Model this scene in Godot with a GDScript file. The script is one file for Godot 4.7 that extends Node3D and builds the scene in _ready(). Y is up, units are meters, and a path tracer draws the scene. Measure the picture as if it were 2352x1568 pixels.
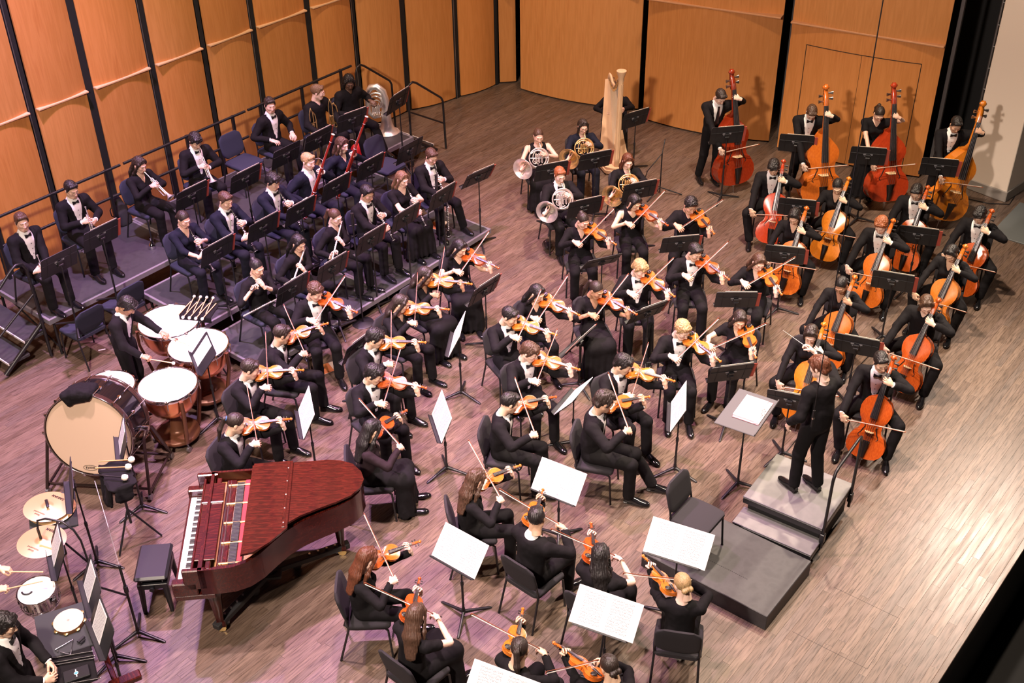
extends Node3D
# A youth orchestra on a concert stage, seen from a side balcony.
# The camera stands at (0, 9.15, 0); -Z runs along the stage, +X towards the audience.
const FOC := 2742.0
const PHI := 0.69115
const CAMY := 9.15
var cX: Vector3
var cY: Vector3
var cF: Vector3
var M := {}
var used := {}
var rng := RandomNumberGenerator.new()

func setup_view() -> void:
	var th := deg_to_rad(35.0)
	var fh := Vector3(-sin(PHI), 0, -cos(PHI))
	var r0 := Vector3(cos(PHI), 0, -sin(PHI))
	cF = fh * cos(th) + Vector3(0, -sin(th), 0)
	var d0 := -(Vector3(0, cos(th), 0) + fh * sin(th))
	var roll := 0.0163
	cX = r0 * cos(roll) + d0 * sin(roll)
	cY = d0 * cos(roll) - r0 * sin(roll)
	var cam := Camera3D.new()
	cam.name = "camera"
	cam.fov = rad_to_deg(2.0 * atan(784.0 / FOC))
	cam.near = 0.1
	cam.far = 80.0
	cam.transform = Transform3D(Basis(cX, -cY, -cF).orthonormalized(), Vector3(0, CAMY, 0))
	add_child(cam)
	cam.current = true

func G(px: float, py: float, h := 0.0) -> Vector3:      # a pixel of the photograph to the point at height h that it shows
	var d := cF * FOC + cX * (px - 1176.0) + cY * (py - 784.0)
	return Vector3(0, CAMY, 0) + d * ((h - CAMY) / d.y)

func yaw_of(az: float) -> float:                         # degrees clockwise from the camera's heading to a yaw
	return PHI - deg_to_rad(az)

func spot(called: String, from: Vector3, to: Vector3, col: Color, energy: float, angle: float, size: float) -> void:
	var l := SpotLight3D.new()
	l.name = called
	l.light_color = col
	l.light_energy = energy
	l.spot_angle = angle
	l.spot_angle_attenuation = 0.6
	l.spot_range = 60.0
	l.spot_attenuation = 2.0
	l.light_size = size
	l.shadow_enabled = true
	add_child(l)
	l.look_at_from_position(from, to, Vector3(0.01, 0, 1).normalized())
	lamps.append([called, from, to, size, col])
var lamps := []

# ---------------------------------------------------------------- materials
func mat(key: String, c: Color, rough := 0.6, metal := 0.0) -> StandardMaterial3D:
	if M.has(key):
		return M[key]
	var m := StandardMaterial3D.new()
	m.resource_name = key
	m.albedo_color = c
	m.roughness = rough
	m.metallic = metal
	M[key] = m
	return m

func noise_tex(freq: float, ramp: Array, w := 512, h := 512, seedn := 1, normal := false, oct := 4) -> NoiseTexture2D:
	var fn := FastNoiseLite.new()
	fn.noise_type = FastNoiseLite.TYPE_SIMPLEX_SMOOTH
	fn.frequency = freq
	fn.seed = seedn
	fn.fractal_octaves = oct
	var t := NoiseTexture2D.new()
	t.width = w
	t.height = h
	t.seamless = true
	t.noise = fn
	if normal:
		t.as_normal_map = true
		t.bump_strength = 3.0
	elif ramp.size():
		var g := Gradient.new()
		g.offsets = PackedFloat32Array()
		g.colors = PackedColorArray()
		var offs := PackedFloat32Array()
		var cols := PackedColorArray()
		for i in ramp.size():
			offs.append(float(i) / (ramp.size() - 1))
			cols.append(ramp[i])
		g.offsets = offs
		g.colors = cols
		t.color_ramp = g
	return t

func grain(m: StandardMaterial3D, t: Texture2D, scale: Vector3, world := false) -> StandardMaterial3D:
	m.albedo_texture = t
	m.uv1_triplanar = true
	m.uv1_world_triplanar = world
	m.uv1_scale = scale
	return m

# ---------------------------------------------------------------- mesh building
class MB:
	var v := PackedVector3Array()
	var n := PackedVector3Array()
	var ix := PackedInt32Array()
	var t := Transform3D()
	func tri(a: Vector3, b: Vector3, c: Vector3, out: Vector3) -> void:
		a = t * a
		b = t * b
		c = t * c
		var nn := (c - a).cross(b - a).normalized()
		if nn.dot(t.basis * out) < 0.0:
			var s := b
			b = c
			c = s
			nn = -nn
		var k := v.size()
		v.append_array([a, b, c])
		n.append_array([nn, nn, nn])
		ix.append_array([k, k + 1, k + 2])
	func quad(a: Vector3, b: Vector3, c: Vector3, d: Vector3, out: Vector3) -> void:
		a = t * a
		b = t * b
		c = t * c
		d = t * d
		var nn := (c - a).cross(b - d).normalized()
		var k := v.size()
		if nn.dot(t.basis * out) < 0.0:
			v.append_array([a, d, c, b])
			nn = -nn
		else:
			v.append_array([a, b, c, d])
		n.append_array([nn, nn, nn, nn])
		ix.append_array([k, k + 1, k + 2, k, k + 2, k + 3])
	func box(c: Vector3, s: Vector3, bev := 0.0) -> MB:
		var h := s * 0.5
		var b := minf(bev, minf(h.x, minf(h.y, h.z)) * 0.95)
		for ax in 3:
			var u := (ax + 1) % 3
			var w := (ax + 2) % 3
			for sg in [-1.0, 1.0]:
				var o := Vector3.ZERO
				o[ax] = sg
				var p := []
				for q in [[-1, -1], [1, -1], [1, 1], [-1, 1]]:
					var e := Vector3.ZERO
					e[ax] = sg * h[ax]
					e[u] = q[0] * (h[u] - b)
					e[w] = q[1] * (h[w] - b)
					p.append(c + e)
				quad(p[0], p[1], p[2], p[3], o)
				if b > 0.0:
					for s2 in [-1.0, 1.0]:       # the chamfer between face ax and face u
						var o2 := o
						o2[u] = s2
						var e1 := Vector3.ZERO
						e1[ax] = sg * h[ax]
						e1[u] = s2 * (h[u] - b)
						var e2 := Vector3.ZERO
						e2[ax] = sg * (h[ax] - b)
						e2[u] = s2 * h[u]
						var l := Vector3.ZERO
						l[w] = h[w] - b
						quad(c + e1 - l, c + e1 + l, c + e2 + l, c + e2 - l, o2)
		if b > 0.0:
			for sx in [-1.0, 1.0]:
				for sy in [-1.0, 1.0]:
					for sz in [-1.0, 1.0]:
						var sv := Vector3(sx, sy, sz)
						tri(c + sv * Vector3(h.x, h.y - b, h.z - b), c + sv * Vector3(h.x - b, h.y, h.z - b), c + sv * Vector3(h.x - b, h.y - b, h.z), sv)
		return self
	func loft(rings: Array, ca := true, cb := true) -> MB:
		var m: int = rings[0].size()
		var k := rings.size()
		var base := v.size()
		var pos := PackedVector3Array()
		var cen := PackedVector3Array()
		for r in rings:
			var c := Vector3.ZERO
			for p in r:
				var q: Vector3 = t * p
				pos.append(q)
				c += q
			cen.append(c / m)
		var nr := PackedVector3Array()
		nr.resize(m * k)
		var sg := 0.0
		for i in k - 1:
			for j in m:
				var j2 := (j + 1) % m
				var a := i * m + j
				var b := i * m + j2
				var c := a + m
				var d := b + m
				var nn := (pos[d] - pos[a]).cross(pos[c] - pos[b])
				sg += nn.dot(pos[a] + pos[d] - cen[i] - cen[i + 1])
				nr[a] += nn
				nr[b] += nn
				nr[c] += nn
				nr[d] += nn
		var s := 1.0 if sg >= 0.0 else -1.0
		for i in nr.size():
			nr[i] = (nr[i] * s).normalized()
		v.append_array(pos)
		n.append_array(nr)
		for i in k - 1:
			for j in m:
				var a := base + i * m + j
				var b := base + i * m + (j + 1) % m
				if s > 0.0:
					ix.append_array([a, b + m, b, a, a + m, b + m])
				else:
					ix.append_array([a, b, b + m, a, b + m, a + m])
		for e in 2:
			if (e == 0 and not ca) or (e == 1 and not cb):
				continue
			var ri := 0 if e == 0 else k - 1
			var o := cen[ri] - cen[1 if e == 0 else k - 2]
			if o.length() < 1e-7:
				o = cen[ri] - cen[k / 2]
			var hold := t
			t = Transform3D()
			for j in m:
				tri(cen[ri], pos[ri * m + j], pos[ri * m + (j + 1) % m], o)
			t = hold
		return self
	func tube(pts: Array, r, sides := 8, caps := true, sq := 1.0) -> MB:
		var rings := []
		var up := Vector3.UP
		var k := pts.size()
		var side := Vector3.ZERO
		for i in k:
			var d: Vector3 = (pts[mini(i + 1, k - 1)] - pts[maxi(i - 1, 0)]).normalized()
			if side == Vector3.ZERO:
				side = d.cross(up if absf(d.y) < 0.95 else Vector3.RIGHT).normalized()
			side = (side - d * side.dot(d)).normalized()
			var o := side.cross(d)
			var rr: float = r[i] if r is Array else r
			var ring := PackedVector3Array()
			for j in sides:
				var an := TAU * j / sides
				ring.append(pts[i] + side * cos(an) * rr + o * sin(an) * rr * sq)
			rings.append(ring)
		return loft(rings, caps, caps)
	func lathe(prof: Array, segs := 20, ca := true, cb := true) -> MB:   # prof: Vector2(radius, y)
		var rings := []
		for p in prof:
			var ring := PackedVector3Array()
			for j in segs:
				ring.append(Vector3(cos(TAU * j / segs) * p.x, p.y, sin(TAU * j / segs) * p.x))
			rings.append(ring)
		return loft(rings, ca, cb)
	func plate(poly: Array, y0: float, y1: float) -> MB:      # poly: Vector2(x, z), extruded in y
		var a := PackedVector3Array()
		var b := PackedVector3Array()
		for p in poly:
			a.append(Vector3(p.x, y0, p.y))
			b.append(Vector3(p.x, y1, p.y))
		return loft([a, a, b, b])
	func torus(c: Vector3, ax: Vector3, R: float, r: float, segs := 24, sides := 6, from := 0.0, to := TAU) -> MB:
		var u := ax.cross(Vector3.UP if absf(ax.y) < 0.9 else Vector3.RIGHT).normalized()
		var w := ax.cross(u).normalized()
		var pts := []
		for i in segs + 1:
			var an := lerpf(from, to, float(i) / segs)
			pts.append(c + (u * cos(an) + w * sin(an)) * R)
		return tube(pts, r, sides)
	func mesh() -> ArrayMesh:
		var a := []
		a.resize(Mesh.ARRAY_MAX)
		a[Mesh.ARRAY_VERTEX] = v
		a[Mesh.ARRAY_NORMAL] = n
		a[Mesh.ARRAY_INDEX] = ix
		var m := ArrayMesh.new()
		m.add_surface_from_arrays(Mesh.PRIMITIVE_TRIANGLES, a)
		return m

func numbered(called: String) -> String:
	used[called] = used.get(called, -1) + 1
	return called if used[called] == 0 else "%s_%03d" % [called, used[called]]

func obj(called: String, mesh: Mesh, m: Material, parent: Node = self, xf := Transform3D()) -> MeshInstance3D:
	var o := MeshInstance3D.new()
	o.name = numbered(called) if parent == self else called
	o.mesh = mesh
	o.material_override = m
	o.transform = xf
	parent.add_child(o, true)
	return o

func tag(o: Node, label: String, category: String, group := "", kind := "") -> void:
	if label: o.set_meta("label", label)
	if category: o.set_meta("category", category)
	if group: o.set_meta("group", group)
	if kind: o.set_meta("kind", kind)

func thing(called: String, label: String, category: String, xf: Transform3D, group := "") -> Node3D:
	var o := Node3D.new()
	o.name = numbered(called)
	add_child(o)
	o.transform = xf
	tag(o, label, category, group)
	return o

func struct(called: String, mesh: Mesh = null, m: Material = null) -> Node3D:
	var o: Node3D
	if mesh:
		o = obj(called, mesh, m)
	else:
		o = Node3D.new()
		o.name = numbered(called)
		add_child(o)
	o.set_meta("kind", "structure")
	return o

func at(p: Vector3, yaw := 0.0) -> Transform3D:
	return Transform3D(Basis(Vector3.UP, yaw), p)

func frame(p: Vector3, a: Vector3, u: Vector3) -> Transform3D:   # -z along a, y near u
	var z := -a.normalized()
	var x := u.cross(z).normalized()
	return Transform3D(Basis(x, z.cross(x), z), p)

# ---------------------------------------------------------------- distance fields, meshed as surface nets
var fg: PackedFloat32Array
var gnx: int
var gny: int
var gnz: int
var go: Vector3
var gc: float

func sd_new(mn: Vector3, mx: Vector3, c: float) -> void:
	go = mn
	gc = c
	gnx = int(ceil((mx.x - mn.x) / c)) + 1
	gny = int(ceil((mx.y - mn.y) / c)) + 1
	gnz = int(ceil((mx.z - mn.z) / c)) + 1
	fg = PackedFloat32Array()
	fg.resize(gnx * gny * gnz)
	fg.fill(0.5)

func sd_cap(a: Vector3, b: Vector3, ra: float, rb: float, k := 0.03, sq := Vector3.ONE, sub := false) -> void:
	var rm := (maxf(ra, rb) + k + 2.0 * gc)
	var ex := sq * rm
	var lo := ((a.min(b) - ex - go) / gc).floor()
	var hi := ((a.max(b) + ex - go) / gc).ceil()
	var x0 := clampi(int(lo.x), 0, gnx)
	var x1 := clampi(int(hi.x) + 1, 0, gnx)
	var y0 := clampi(int(lo.y), 0, gny)
	var y1 := clampi(int(hi.y) + 1, 0, gny)
	var z0 := clampi(int(lo.z), 0, gnz)
	var z1 := clampi(int(hi.z) + 1, 0, gnz)
	var inv := Vector3.ONE / sq
	var ab := (b - a) * inv
	var den := 1.0 / maxf(ab.length_squared(), 1e-9)
	var dr := rb - ra
	var nxy := gnx * gny
	for z in range(z0, z1):
		for y in range(y0, y1):
			var i := z * nxy + y * gnx + x0
			var q := (go + Vector3(x0, y, z) * gc - a) * inv
			var st := gc * inv.x
			for x in range(x0, x1):
				var tt := clampf(q.dot(ab) * den, 0.0, 1.0)
				var d := (q - ab * tt).length() - ra - dr * tt
				var f := fg[i]
				if sub:
					d = -d
					var h2 := maxf(k - absf(d - f), 0.0)
					fg[i] = maxf(d, f) + h2 * h2 * 0.25 / k
				elif d < f + k:
					var h := maxf(k - absf(d - f), 0.0)
					fg[i] = minf(d, f) - h * h * 0.25 / k
				q.x += st
				i += 1

func sd_ell(c: Vector3, r: Vector3, k := 0.02, sub := false) -> void:      # a ball squashed to the radii r
	var m := minf(r.x, minf(r.y, r.z))
	sd_cap(c, c, m, m, k, r / m, sub)

func sd_fn(fn: Callable, band := 3.0) -> void:
	var b := band * gc
	var i := 0
	for z in gnz:
		for y in gny:
			for x in gnx:
				var f := fg[i]
				if f < b and f > -b * 4.0:
					fg[i] = fn.call(go + Vector3(x, y, z) * gc, f)
				i += 1

func sd_mesh() -> Dictionary:
	var nxy := gnx * gny
	var ids := PackedInt32Array()
	ids.resize(fg.size())
	ids.fill(-1)
	var vs := PackedVector3Array()
	var ns := PackedVector3Array()
	var ix := PackedInt32Array()
	var c := PackedFloat32Array()
	c.resize(8)
	var cells := PackedInt32Array()
	for z in gnz - 1:
		for y in gny - 1:
			var i := z * nxy + y * gnx
			var a := fg[i]
			var b := fg[i + gnx]
			var d := fg[i + nxy]
			var e := fg[i + nxy + gnx]
			var s0 := int(a < 0.0) + int(b < 0.0) + int(d < 0.0) + int(e < 0.0)
			for x in gnx - 1:
				i += 1
				a = fg[i]
				b = fg[i + gnx]
				d = fg[i + nxy]
				e = fg[i + nxy + gnx]
				var s1 := int(a < 0.0) + int(b < 0.0) + int(d < 0.0) + int(e < 0.0)
				var t := s0 + s1
				s0 = s1
				if t != 0 and t != 8:
					cells.append(i - 1)
	for i in cells:
		var x := i % gnx
		var y := (i / gnx) % gny
		var z := i / nxy
		for j in 8:
			c[j] = fg[i + (j & 1) + ((j >> 1) & 1) * gnx + (j >> 2) * nxy]
		var p := Vector3.ZERO
		var m := 0
		for e in EDG:
			var fa := c[e[0]]
			var fb := c[e[1]]
			if (fa < 0.0) != (fb < 0.0):
				p += e[2] + e[3] * (fa / (fa - fb))
				m += 1
		ids[i] = vs.size()
		vs.append(go + (Vector3(x, y, z) + p / m) * gc)
		ns.append(Vector3(c[1] + c[3] + c[5] + c[7] - c[0] - c[2] - c[4] - c[6], c[2] + c[3] + c[6] + c[7] - c[0] - c[1] - c[4] - c[5], c[4] + c[5] + c[6] + c[7] - c[0] - c[1] - c[2] - c[3]).normalized())
	for i in cells:
		var inside := fg[i] < 0.0
		for ax in 3:
			var st := 1 if ax == 0 else (gnx if ax == 1 else nxy)
			if (fg[i + st] < 0.0) == inside:
				continue
			var u := gnx if ax == 0 else (nxy if ax == 1 else 1)
			var w := nxy if ax == 0 else (1 if ax == 1 else gnx)
			if i - u - w < 0:
				continue
			var q0 := ids[i]
			var q1 := ids[i - u]
			var q2 := ids[i - u - w]
			var q3 := ids[i - w]
			if q1 < 0 or q2 < 0 or q3 < 0:
				continue
			if inside:
				ix.append_array([q0, q2, q1, q0, q3, q2])
			else:
				ix.append_array([q0, q1, q2, q0, q2, q3])
	return {"v": vs, "n": ns, "i": ix}

const EDG := [[0, 1, Vector3(0, 0, 0), Vector3(1, 0, 0)], [2, 3, Vector3(0, 1, 0), Vector3(1, 0, 0)], [4, 5, Vector3(0, 0, 1), Vector3(1, 0, 0)], [6, 7, Vector3(0, 1, 1), Vector3(1, 0, 0)],
	[0, 2, Vector3(0, 0, 0), Vector3(0, 1, 0)], [1, 3, Vector3(1, 0, 0), Vector3(0, 1, 0)], [4, 6, Vector3(0, 0, 1), Vector3(0, 1, 0)], [5, 7, Vector3(1, 0, 1), Vector3(0, 1, 0)],
	[0, 4, Vector3(0, 0, 0), Vector3(0, 0, 1)], [1, 5, Vector3(1, 0, 0), Vector3(0, 0, 1)], [2, 6, Vector3(0, 1, 0), Vector3(0, 0, 1)], [3, 7, Vector3(1, 1, 0), Vector3(0, 0, 1)]]

func to_mesh(d: Dictionary, col := PackedColorArray()) -> ArrayMesh:
	var a := []
	a.resize(Mesh.ARRAY_MAX)
	a[Mesh.ARRAY_VERTEX] = d.v
	a[Mesh.ARRAY_NORMAL] = d.n
	a[Mesh.ARRAY_INDEX] = d.i
	if col.size():
		a[Mesh.ARRAY_COLOR] = col
	var m := ArrayMesh.new()
	m.add_surface_from_arrays(Mesh.PRIMITIVE_TRIANGLES, a)
	return m

# ---------------------------------------------------------------- people: templates
const UPY := 0.41                      # a standing figure's trunk sits this much higher than a seated one's
var RJ := {}                            # rest joints of the seated figure
var TP := {}                            # garment and body templates
var HAIR := {}
var wrinkle := FastNoiseLite.new()
var fold := FastNoiseLite.new()

func rest_joints() -> void:
	RJ = {"hip": Vector3(0, .53, 0), "waist": Vector3(0, .66, .02), "neck": Vector3(0, 1.02, .015), "head": Vector3(0, 1.195, -.02)}
	for s in [-1, 1]:
		var c := "L" if s < 0 else "R"
		RJ[c + "sh"] = Vector3(s * .172, .96, .015)
		RJ[c + "el"] = Vector3(s * .265, .73, -.07)
		RJ[c + "wr"] = Vector3(s * .205, .69, -.305)
		RJ[c + "hp"] = Vector3(s * .085, .53, -.01)
		RJ[c + "kn"] = Vector3(s * .12, .53, -.43)
		RJ[c + "an"] = Vector3(s * .13, .11, -.45)

func rest(stand: bool) -> Dictionary:
	var r := RJ.duplicate()
	if stand:
		for k in r:
			r[k] = r[k] + Vector3(0, UPY, 0)
		for s in [-1, 1]:
			var c := "L" if s < 0 else "R"
			r[c + "kn"] = Vector3(s * .10, .51, -.02)
			r[c + "an"] = Vector3(s * .11, .10, .0)
	return r

const BONES := [["hip", "waist"], ["waist", "neck"], ["neck", "head"], ["Lsh", "Lel"], ["Lel", "Lwr"], ["Rsh", "Rel"], ["Rel", "Rwr"], ["Lhp", "Lkn"], ["Lkn", "Lan"], ["Rhp", "Rkn"], ["Rkn", "Ran"]]
const BRAD := [.13, .14, .05, .045, .035, .045, .035, .075, .05, .075, .05]

func bind(d: Dictionary, r: Dictionary, bones: Array) -> Dictionary:
	var vs: PackedVector3Array = d.v
	var b0 := PackedInt32Array()
	var b1 := PackedInt32Array()
	var ww := PackedFloat32Array()
	var ba := []
	for b in bones:
		var a: Vector3 = r[BONES[b][0]]
		var ab: Vector3 = r[BONES[b][1]] - a
		ba.append([b, a, ab, 1.0 / ab.length_squared(), BRAD[b]])
	for p in vs:
		var d0 := 9.0
		var d1 := 9.0
		var i0 := 0
		var i1 := 0
		for e in ba:
			var q: Vector3 = p - e[1]
			var dd: float = maxf((q - e[2] * clampf(q.dot(e[2]) * e[3], 0.0, 1.0)).length() - e[4], 0.004)
			if dd < d0:
				d1 = d0
				i1 = i0
				d0 = dd
				i0 = e[0]
			elif dd < d1:
				d1 = dd
				i1 = e[0]
		var w := pow(d1, 2.0)
		w = w / (w + d0 * d0)
		b0.append(i0)
		b1.append(i1)
		ww.append(w)
	d.b0 = b0
	d.b1 = b1
	d.w = ww
	d.bones = bones
	return d

func tpl_body(stand: bool) -> void:
	var r := rest(stand)
	var o := UPY if stand else 0.0
	sd_new(Vector3(-.36, 0.02 if stand else .04, -.52 if not stand else -.42), Vector3(.36, 1.22 + o, .2), .0235)
	var up := Vector3(0, o, 0)
	sd_cap(Vector3(0, .56, .0) + up, Vector3(0, .68, .015) + up, .135, .118, .05, Vector3(1, 1, .74))
	sd_cap(Vector3(0, .70, .015) + up, Vector3(0, .90, .015) + up, .118, .135, .05, Vector3(1, 1, .72))
	sd_cap(r.Lsh, r.Rsh, .05, .05, .06)
	sd_cap(r.neck - Vector3(0, .05, 0), r.head + Vector3(0, -.03, .02), .056, .05, .04)
	for c in ["L", "R"]:
		sd_cap(r[c + "sh"], r[c + "el"], .046, .037, .02)
		sd_cap(r[c + "el"], r[c + "wr"], .037, .025, .01)
		sd_cap(r[c + "hp"], r[c + "kn"], .072, .052, .03)
		sd_cap(r[c + "kn"], r[c + "an"], .05, .034, .01)
	TP["body" + ("_st" if stand else "")] = bind(sd_mesh(), r, [0, 1, 2, 3, 4, 5, 6, 7, 8, 9, 10])

func tpl_top(key: String, fem: bool, sleeve: float, vy: float, vw: float, hem: float) -> void:
	# sleeve: 0 none, 1 to the elbow, 2 to the wrist; the neck opening reaches down to vy and is vw wide at the top
	var r := RJ
	var lapel := key == "jacket"
	sd_new(Vector3(-.38, .42, -.42), Vector3(.38, 1.10, .24), .0185)
	var cr := .012 if not fem else 0.0
	sd_cap(Vector3(0, .52, .0), Vector3(0, .68, .015), .152 + cr, .135 + cr, .05, Vector3(1, 1, .76))
	sd_cap(Vector3(0, .70, .015), Vector3(0, .90, .012), .135 + cr, .148 + cr, .05, Vector3(1, 1, .74))
	if fem:
		for s in [-1, 1]:
			sd_ell(Vector3(s * .06, .86, -.085), Vector3(.058, .06, .05), .05)
	sd_cap(r.Lsh + Vector3(.0, 0, 0), r.Rsh, .058 + cr, .058 + cr, .07)
	sd_cap(Vector3(0, .95, .022), Vector3(0, 1.03, .02), .085, .064 + cr * .3, .05)
	if sleeve > 0.0:
		for c in ["L", "R"]:
			var f := minf(sleeve, 1.0)
			sd_cap(r[c + "sh"], r[c + "sh"].lerp(r[c + "el"], f), .058 + cr, lerpf(.058, .049, f) + cr * .6, .035)
			if sleeve > 1.0:
				sd_cap(r[c + "el"], r[c + "el"].lerp(r[c + "wr"], sleeve - 1.0), .049 + cr * .6, lerpf(.049, .038, sleeve - 1.0) + cr * .5, .02)
	var ends := []
	for c in ["L", "R"]:
		var e: Vector3 = r[c + "sh"]
		var d: Vector3 = (r[c + "el"] - r[c + "sh"]).normalized()
		if sleeve > 1.0:
			e = r[c + "el"].lerp(r[c + "wr"], sleeve - 1.0)
			d = (r[c + "wr"] - r[c + "el"]).normalized()
		elif sleeve > 0.0:
			e = r[c + "sh"].lerp(r[c + "el"], sleeve)
		else:
			e += Vector3(-.035 if c == "R" else .035, 0, 0)
			d = Vector3(1 if c == "R" else -1, .12, 0).normalized()
		ends.append([e, d])
	sd_fn(func(p: Vector3, f: float) -> float:
		f -= .0065 * wrinkle.get_noise_3dv(p)
		if lapel and p.z < 0.0:
			var lw := absf(p.x) - (p.y - vy) / (1.03 - vy) * vw
			f -= .007 * smoothstep(.052, .040, lw) * smoothstep(-.01, 0.0, lw) * smoothstep(vy - .02, vy + .04, p.y)
		f = maxf(f, (p.y - 1.045) * .93 - (p.z - .02) * -.36)
		f = maxf(f, hem - p.y)
		if p.z < .0 and p.y > vy - .05:
			f = maxf(f, (p.y - vy) / (1.03 - vy) * vw - absf(p.x))
		for e in ends:
			if (p - e[0]).length() < (.11 if sleeve > 0.0 else .14):
				f = maxf(f, (p - e[0]).dot(e[1]))
		return f)
	TP[key] = bind(sd_mesh(), r, [0, 1, 3, 4, 5, 6])

func tpl_shirt() -> void:
	sd_new(Vector3(-.13, .5, -.2), Vector3(.13, 1.12, .12), .016)
	sd_cap(Vector3(0, .52, .0), Vector3(0, .68, .015), .151, .134, .05, Vector3(1, 1, .76))
	sd_cap(Vector3(0, .70, .015), Vector3(0, .90, .012), .134, .146, .05, Vector3(1, 1, .75))
	sd_cap(Vector3(0, .93, .02), Vector3(0, 1.03, .01), .085, .065, .05)
	sd_cap(Vector3(0, 1.0, .014), Vector3(0, 1.06, .004), .066, .061, .02)
	sd_fn(func(p: Vector3, f: float) -> float:
		f = maxf(f, (p.y - 1.075) - (p.z) * .45)
		f = maxf(f, absf(p.x) - .088)
		f = maxf(f, .56 - p.y)
		if p.y < .99:
			f = maxf(f, p.z + .01)
		return f - .002 * wrinkle.get_noise_3dv(p))
	TP["shirt"] = bind(sd_mesh(), RJ, [0, 1])

func tpl_legs(stand: bool) -> void:
	var r := rest(stand)
	var o := UPY if stand else 0.0
	var sfx := "_st" if stand else ""
	sd_new(Vector3(-.3, 0.03, -.56 if not stand else -.2), Vector3(.3, .72 + o, .2), .0215)
	sd_cap(Vector3(0, .545 + o, .0), Vector3(0, .66 + o, .01), .148, .138, .04, Vector3(1, 1, .78))
	for c in ["L", "R"]:
		sd_cap(r[c + "hp"], r[c + "kn"], .094, .072, .03)
		sd_cap(r[c + "kn"], r[c + "an"] - Vector3(0, .03, 0), .070, .062, .02)
	sd_fn(func(p: Vector3, f: float) -> float:
		f = maxf(f, p.y - .68 - o)
		f = maxf(f, .085 - p.y)
		return f - .005 * fold.get_noise_3dv(p))
	TP["trousers" + sfx] = bind(sd_mesh(), r, [0, 7, 8, 9, 10])
	sd_new(Vector3(-.36, 0.03, -.62 if not stand else -.3), Vector3(.36, .72 + o, .24), .02)
	sd_cap(Vector3(0, .545 + o, .0), Vector3(0, .66 + o, .01), .150, .138, .04, Vector3(1, 1, .8))
	if stand:
		sd_cap(Vector3(0, .95, 0), Vector3(0, .05, 0), .15, .25, .06, Vector3(1, 1, .8))
	else:
		sd_cap(Vector3(-.07, .53, -.02), Vector3(-.11, .52, -.43), .105, .09, .05)
		sd_cap(Vector3(.07, .53, -.02), Vector3(.11, .52, -.43), .105, .09, .05)
		sd_cap(Vector3(0, .53, -.1), Vector3(0, .50, -.40), .10, .10, .05)
		for x in [-.13, 0.0, .13]:
			sd_cap(Vector3(x * .8, .50, -.40), Vector3(x * 1.2, .04, -.42), .10, .115, .06)
	sd_fn(func(p: Vector3, f: float) -> float:
		f = maxf(f, p.y - .68 - o)
		f = maxf(f, .055 - p.y)
		var fl := .012 * sin(p.x * 75.0 + p.z * 30.0) * clampf((.5 + o * .9 - p.y) * 2.2, 0.0, 1.0)
		return f - fl - .004 * fold.get_noise_3dv(p))
	TP["skirt" + sfx] = bind(sd_mesh(), r, [0, 7, 8, 9, 10])

func tpl_head() -> void:
	sd_new(Vector3(-.10, -.15, -.14), Vector3(.10, .13, .125), .0070)
	sd_ell(Vector3(0, .028, .018), Vector3(.073, .084, .092), .01)
	sd_ell(Vector3(0, -.03, -.022), Vector3(.060, .078, .068), .03)
	sd_cap(Vector3(-.018, -.094, -.05), Vector3(.018, -.094, -.05), .021, .021, .03)
	for s in [-1, 1]:
		sd_cap(Vector3(s * .048, -.055, .0), Vector3(s * .018, -.09, -.05), .022, .018, .03)      # jaw
		sd_ell(Vector3(s * .036, -.025, -.058), Vector3(.022, .02, .02), .025)                    # cheek
		sd_ell(Vector3(s * .031, .006, -.090), Vector3(.016, .010, .011), .012, true)            # eye socket
		sd_ell(Vector3(s * .031, .003, -.077), Vector3(.0125, .010, .0125), .004)                # eyeball
		sd_cap(Vector3(s * .012, .023, -.088), Vector3(s * .045, .021, -.076), .0065, .006, .012) # brow
		sd_ell(Vector3(s * .074, -.008, .012), Vector3(.010, .030, .017), .008)                  # ear
		sd_ell(Vector3(s * .012, -.037, -.094), Vector3(.008, .006, .009), .006)                 # nostril wing
	sd_cap(Vector3(0, .012, -.087), Vector3(0, -.032, -.106), .008, .011, .012)
	sd_cap(Vector3(-.017, -.065, -.083), Vector3(.017, -.065, -.083), .0065, .0065, .006)
	sd_cap(Vector3(-.014, -.076, -.081), Vector3(.014, -.076, -.081), .0065, .0065, .006)
	sd_cap(Vector3(0, -.07, .025), Vector3(0, -.15, .04), .052, .052, .03)
	var d := sd_mesh()
	var reg := PackedInt32Array()          # 0 skin, 1 eye white, 2 iris, 3 brow, 4 lips
	for p in d.v:
		var k := 0
		var ax := absf(p.x)
		if p.z < -.055:
			var e := Vector2(ax - .031, p.y - .003)
			if e.length() < .005:
				k = 2
			elif absf(e.x) < .0115 and absf(e.y) < .0045:
				k = 1
			elif p.y > .018 and p.y < .026 and ax > .014 and ax < .048:
				k = 3
			elif p.y < -.061 and p.y > -.079 and ax < .021 - absf(p.y + .07) * .4:
				k = 4
		reg.append(k)
	d.reg = reg
	TP["head"] = d

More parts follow.
